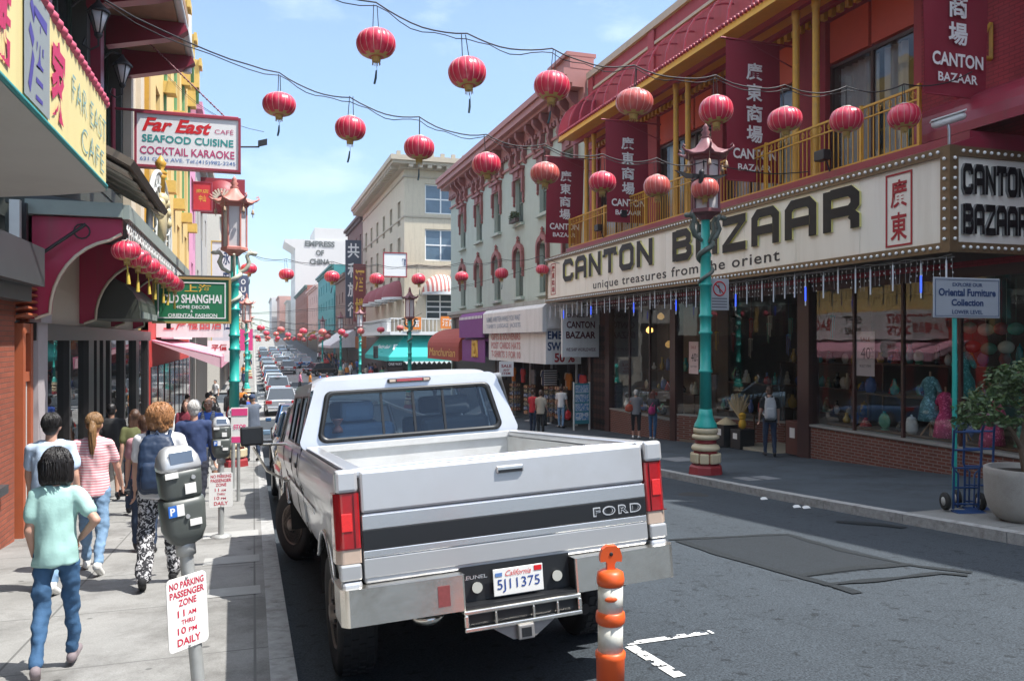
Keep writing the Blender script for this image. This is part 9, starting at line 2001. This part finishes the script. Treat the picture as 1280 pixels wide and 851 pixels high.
# litter by the far kerb
for i, (px, py) in enumerate(((954, 624), (995, 634), (1007, 635))):
    p = onR(px, py); t = thing('litter', 'scrap of white paper in the right gutter, %s from the lamp post' % ORD[i], 'litter', p); mb = MB(); mb.add([(p.x-.07,p.y-.04,p.z+.006),(p.x+.06,p.y-.05,p.z+.01),(p.x+.08,p.y+.04,p.z+.03),(p.x-.02,p.y+.06,p.z+.012),(p.x-.02,p.y,p.z+.045)], [(0,1,4),(1,2,4),(2,3,4),(3,0,4)]); mb.build('paper', WHITEINK, t)

# a few goods behind the left shop glass
for i, (px, py, nm, col, lab) in enumerate(((92, 436, 'deep red', None, 'red paper globe lamp behind the left shop glass'), (104, 428, 'gilt', None, 'orange gilt globe lamp behind the left shop glass'), (78, 418, 'white', None, 'white globe lamp behind the left shop glass'), (100, 470, 'cream', None, 'cream globe lamp low behind the left shop glass'), (150, 430, 'deep red', None, 'red globe lamp in the second left shop window'))):
    c = onX(px, py, FL - .9); goods('globe_lamp', 'lamp', lab, c, gm[nm], lambda mb, c: (mb.ell(c, (.17,.17,.15), 14), mb.tube([c+Vector((0,0,.14)), (c.x, c.y, 1.9)], .006, 4)))
for i, y in enumerate((13.6, 14.4, 15.4, 16.1, 19.5, 20.3, 21.6, 22.4)):
    c = Vector((FL-.5, y, -.72)); r = .13; cn = GC_[(i*3+1) % 8][0]; goods('vase', 'vase', 'tall %s vase in the left shop window, %s from the viewer' % (cn, ORD[i]), c, gm[cn], lambda mb, c: vase(mb, c, .15, .75))

# last strings of lanterns and shop awnings at the far end
for Y, ys in ((116, 424), (136, 424.5), (160, 424.5), (190, 422.5)):
    for k in range(8):
        p = onY(322 + k*11.5 + rnd.uniform(-3,3), ys + rnd.uniform(-1.5,1.5), Y); o = hang((protoB, protoC)[k % 2], p, 'tiny distant red lantern among the many at the far end of the street', 'lanterns at the far end of the street')
for i, (x, s, y, z, cn) in enumerate(((FR-.2,-1,142,2.6,'deep red'),(FR-.2,-1,158,2.6,'cream'),(FR-.2,-1,178,3,'gilt'),(FL+.3,1,72,1.2,'turquoise'),(FL+.3,1,86,1.4,'deep red'),(FL+.3,1,100,1.6,'cream'),(FL+.3,1,128,2,'gilt'))):
    t = thing('awning', '%s shop awning far down the %s side, %s of its side' % (cn, 'right' if s < 0 else 'left', ORD[i if s < 0 else i-3]), 'awning', (x, y, z)); mb = MB(); mb.prism([(x+s*.02,y,z+1.0),(x+s*1.8,y,z),(x+s*1.8,y,z-.4),(x+s*.02,y,z-.2)], (0,8,0)); mb.build('canvas', gm[cn], t)

# ------------------------------------------------------------------ the thin sea haze in the air
mb = MB(); mb.box(-70, 90, -30, 460, -8, 62)
hz = mb.build('haze', None); hz.data.materials.clear()
hm_ = bpy.data.materials.new('haze_air'); hm_.use_nodes = True; hn, hl = hm_.node_tree.nodes, hm_.node_tree.links; hn.clear()
pv = hn.new('ShaderNodeVolumePrincipled'); pv.inputs['Color'].default_value = (.86,.92,1,1); pv.inputs['Density'].default_value = .00038; pv.inputs['Anisotropy'].default_value = .2
ho = hn.new('ShaderNodeOutputMaterial'); hl.new(pv.outputs[0], ho.inputs['Volume']); hz.data.materials.append(hm_); hz['kind'] = 'stuff'
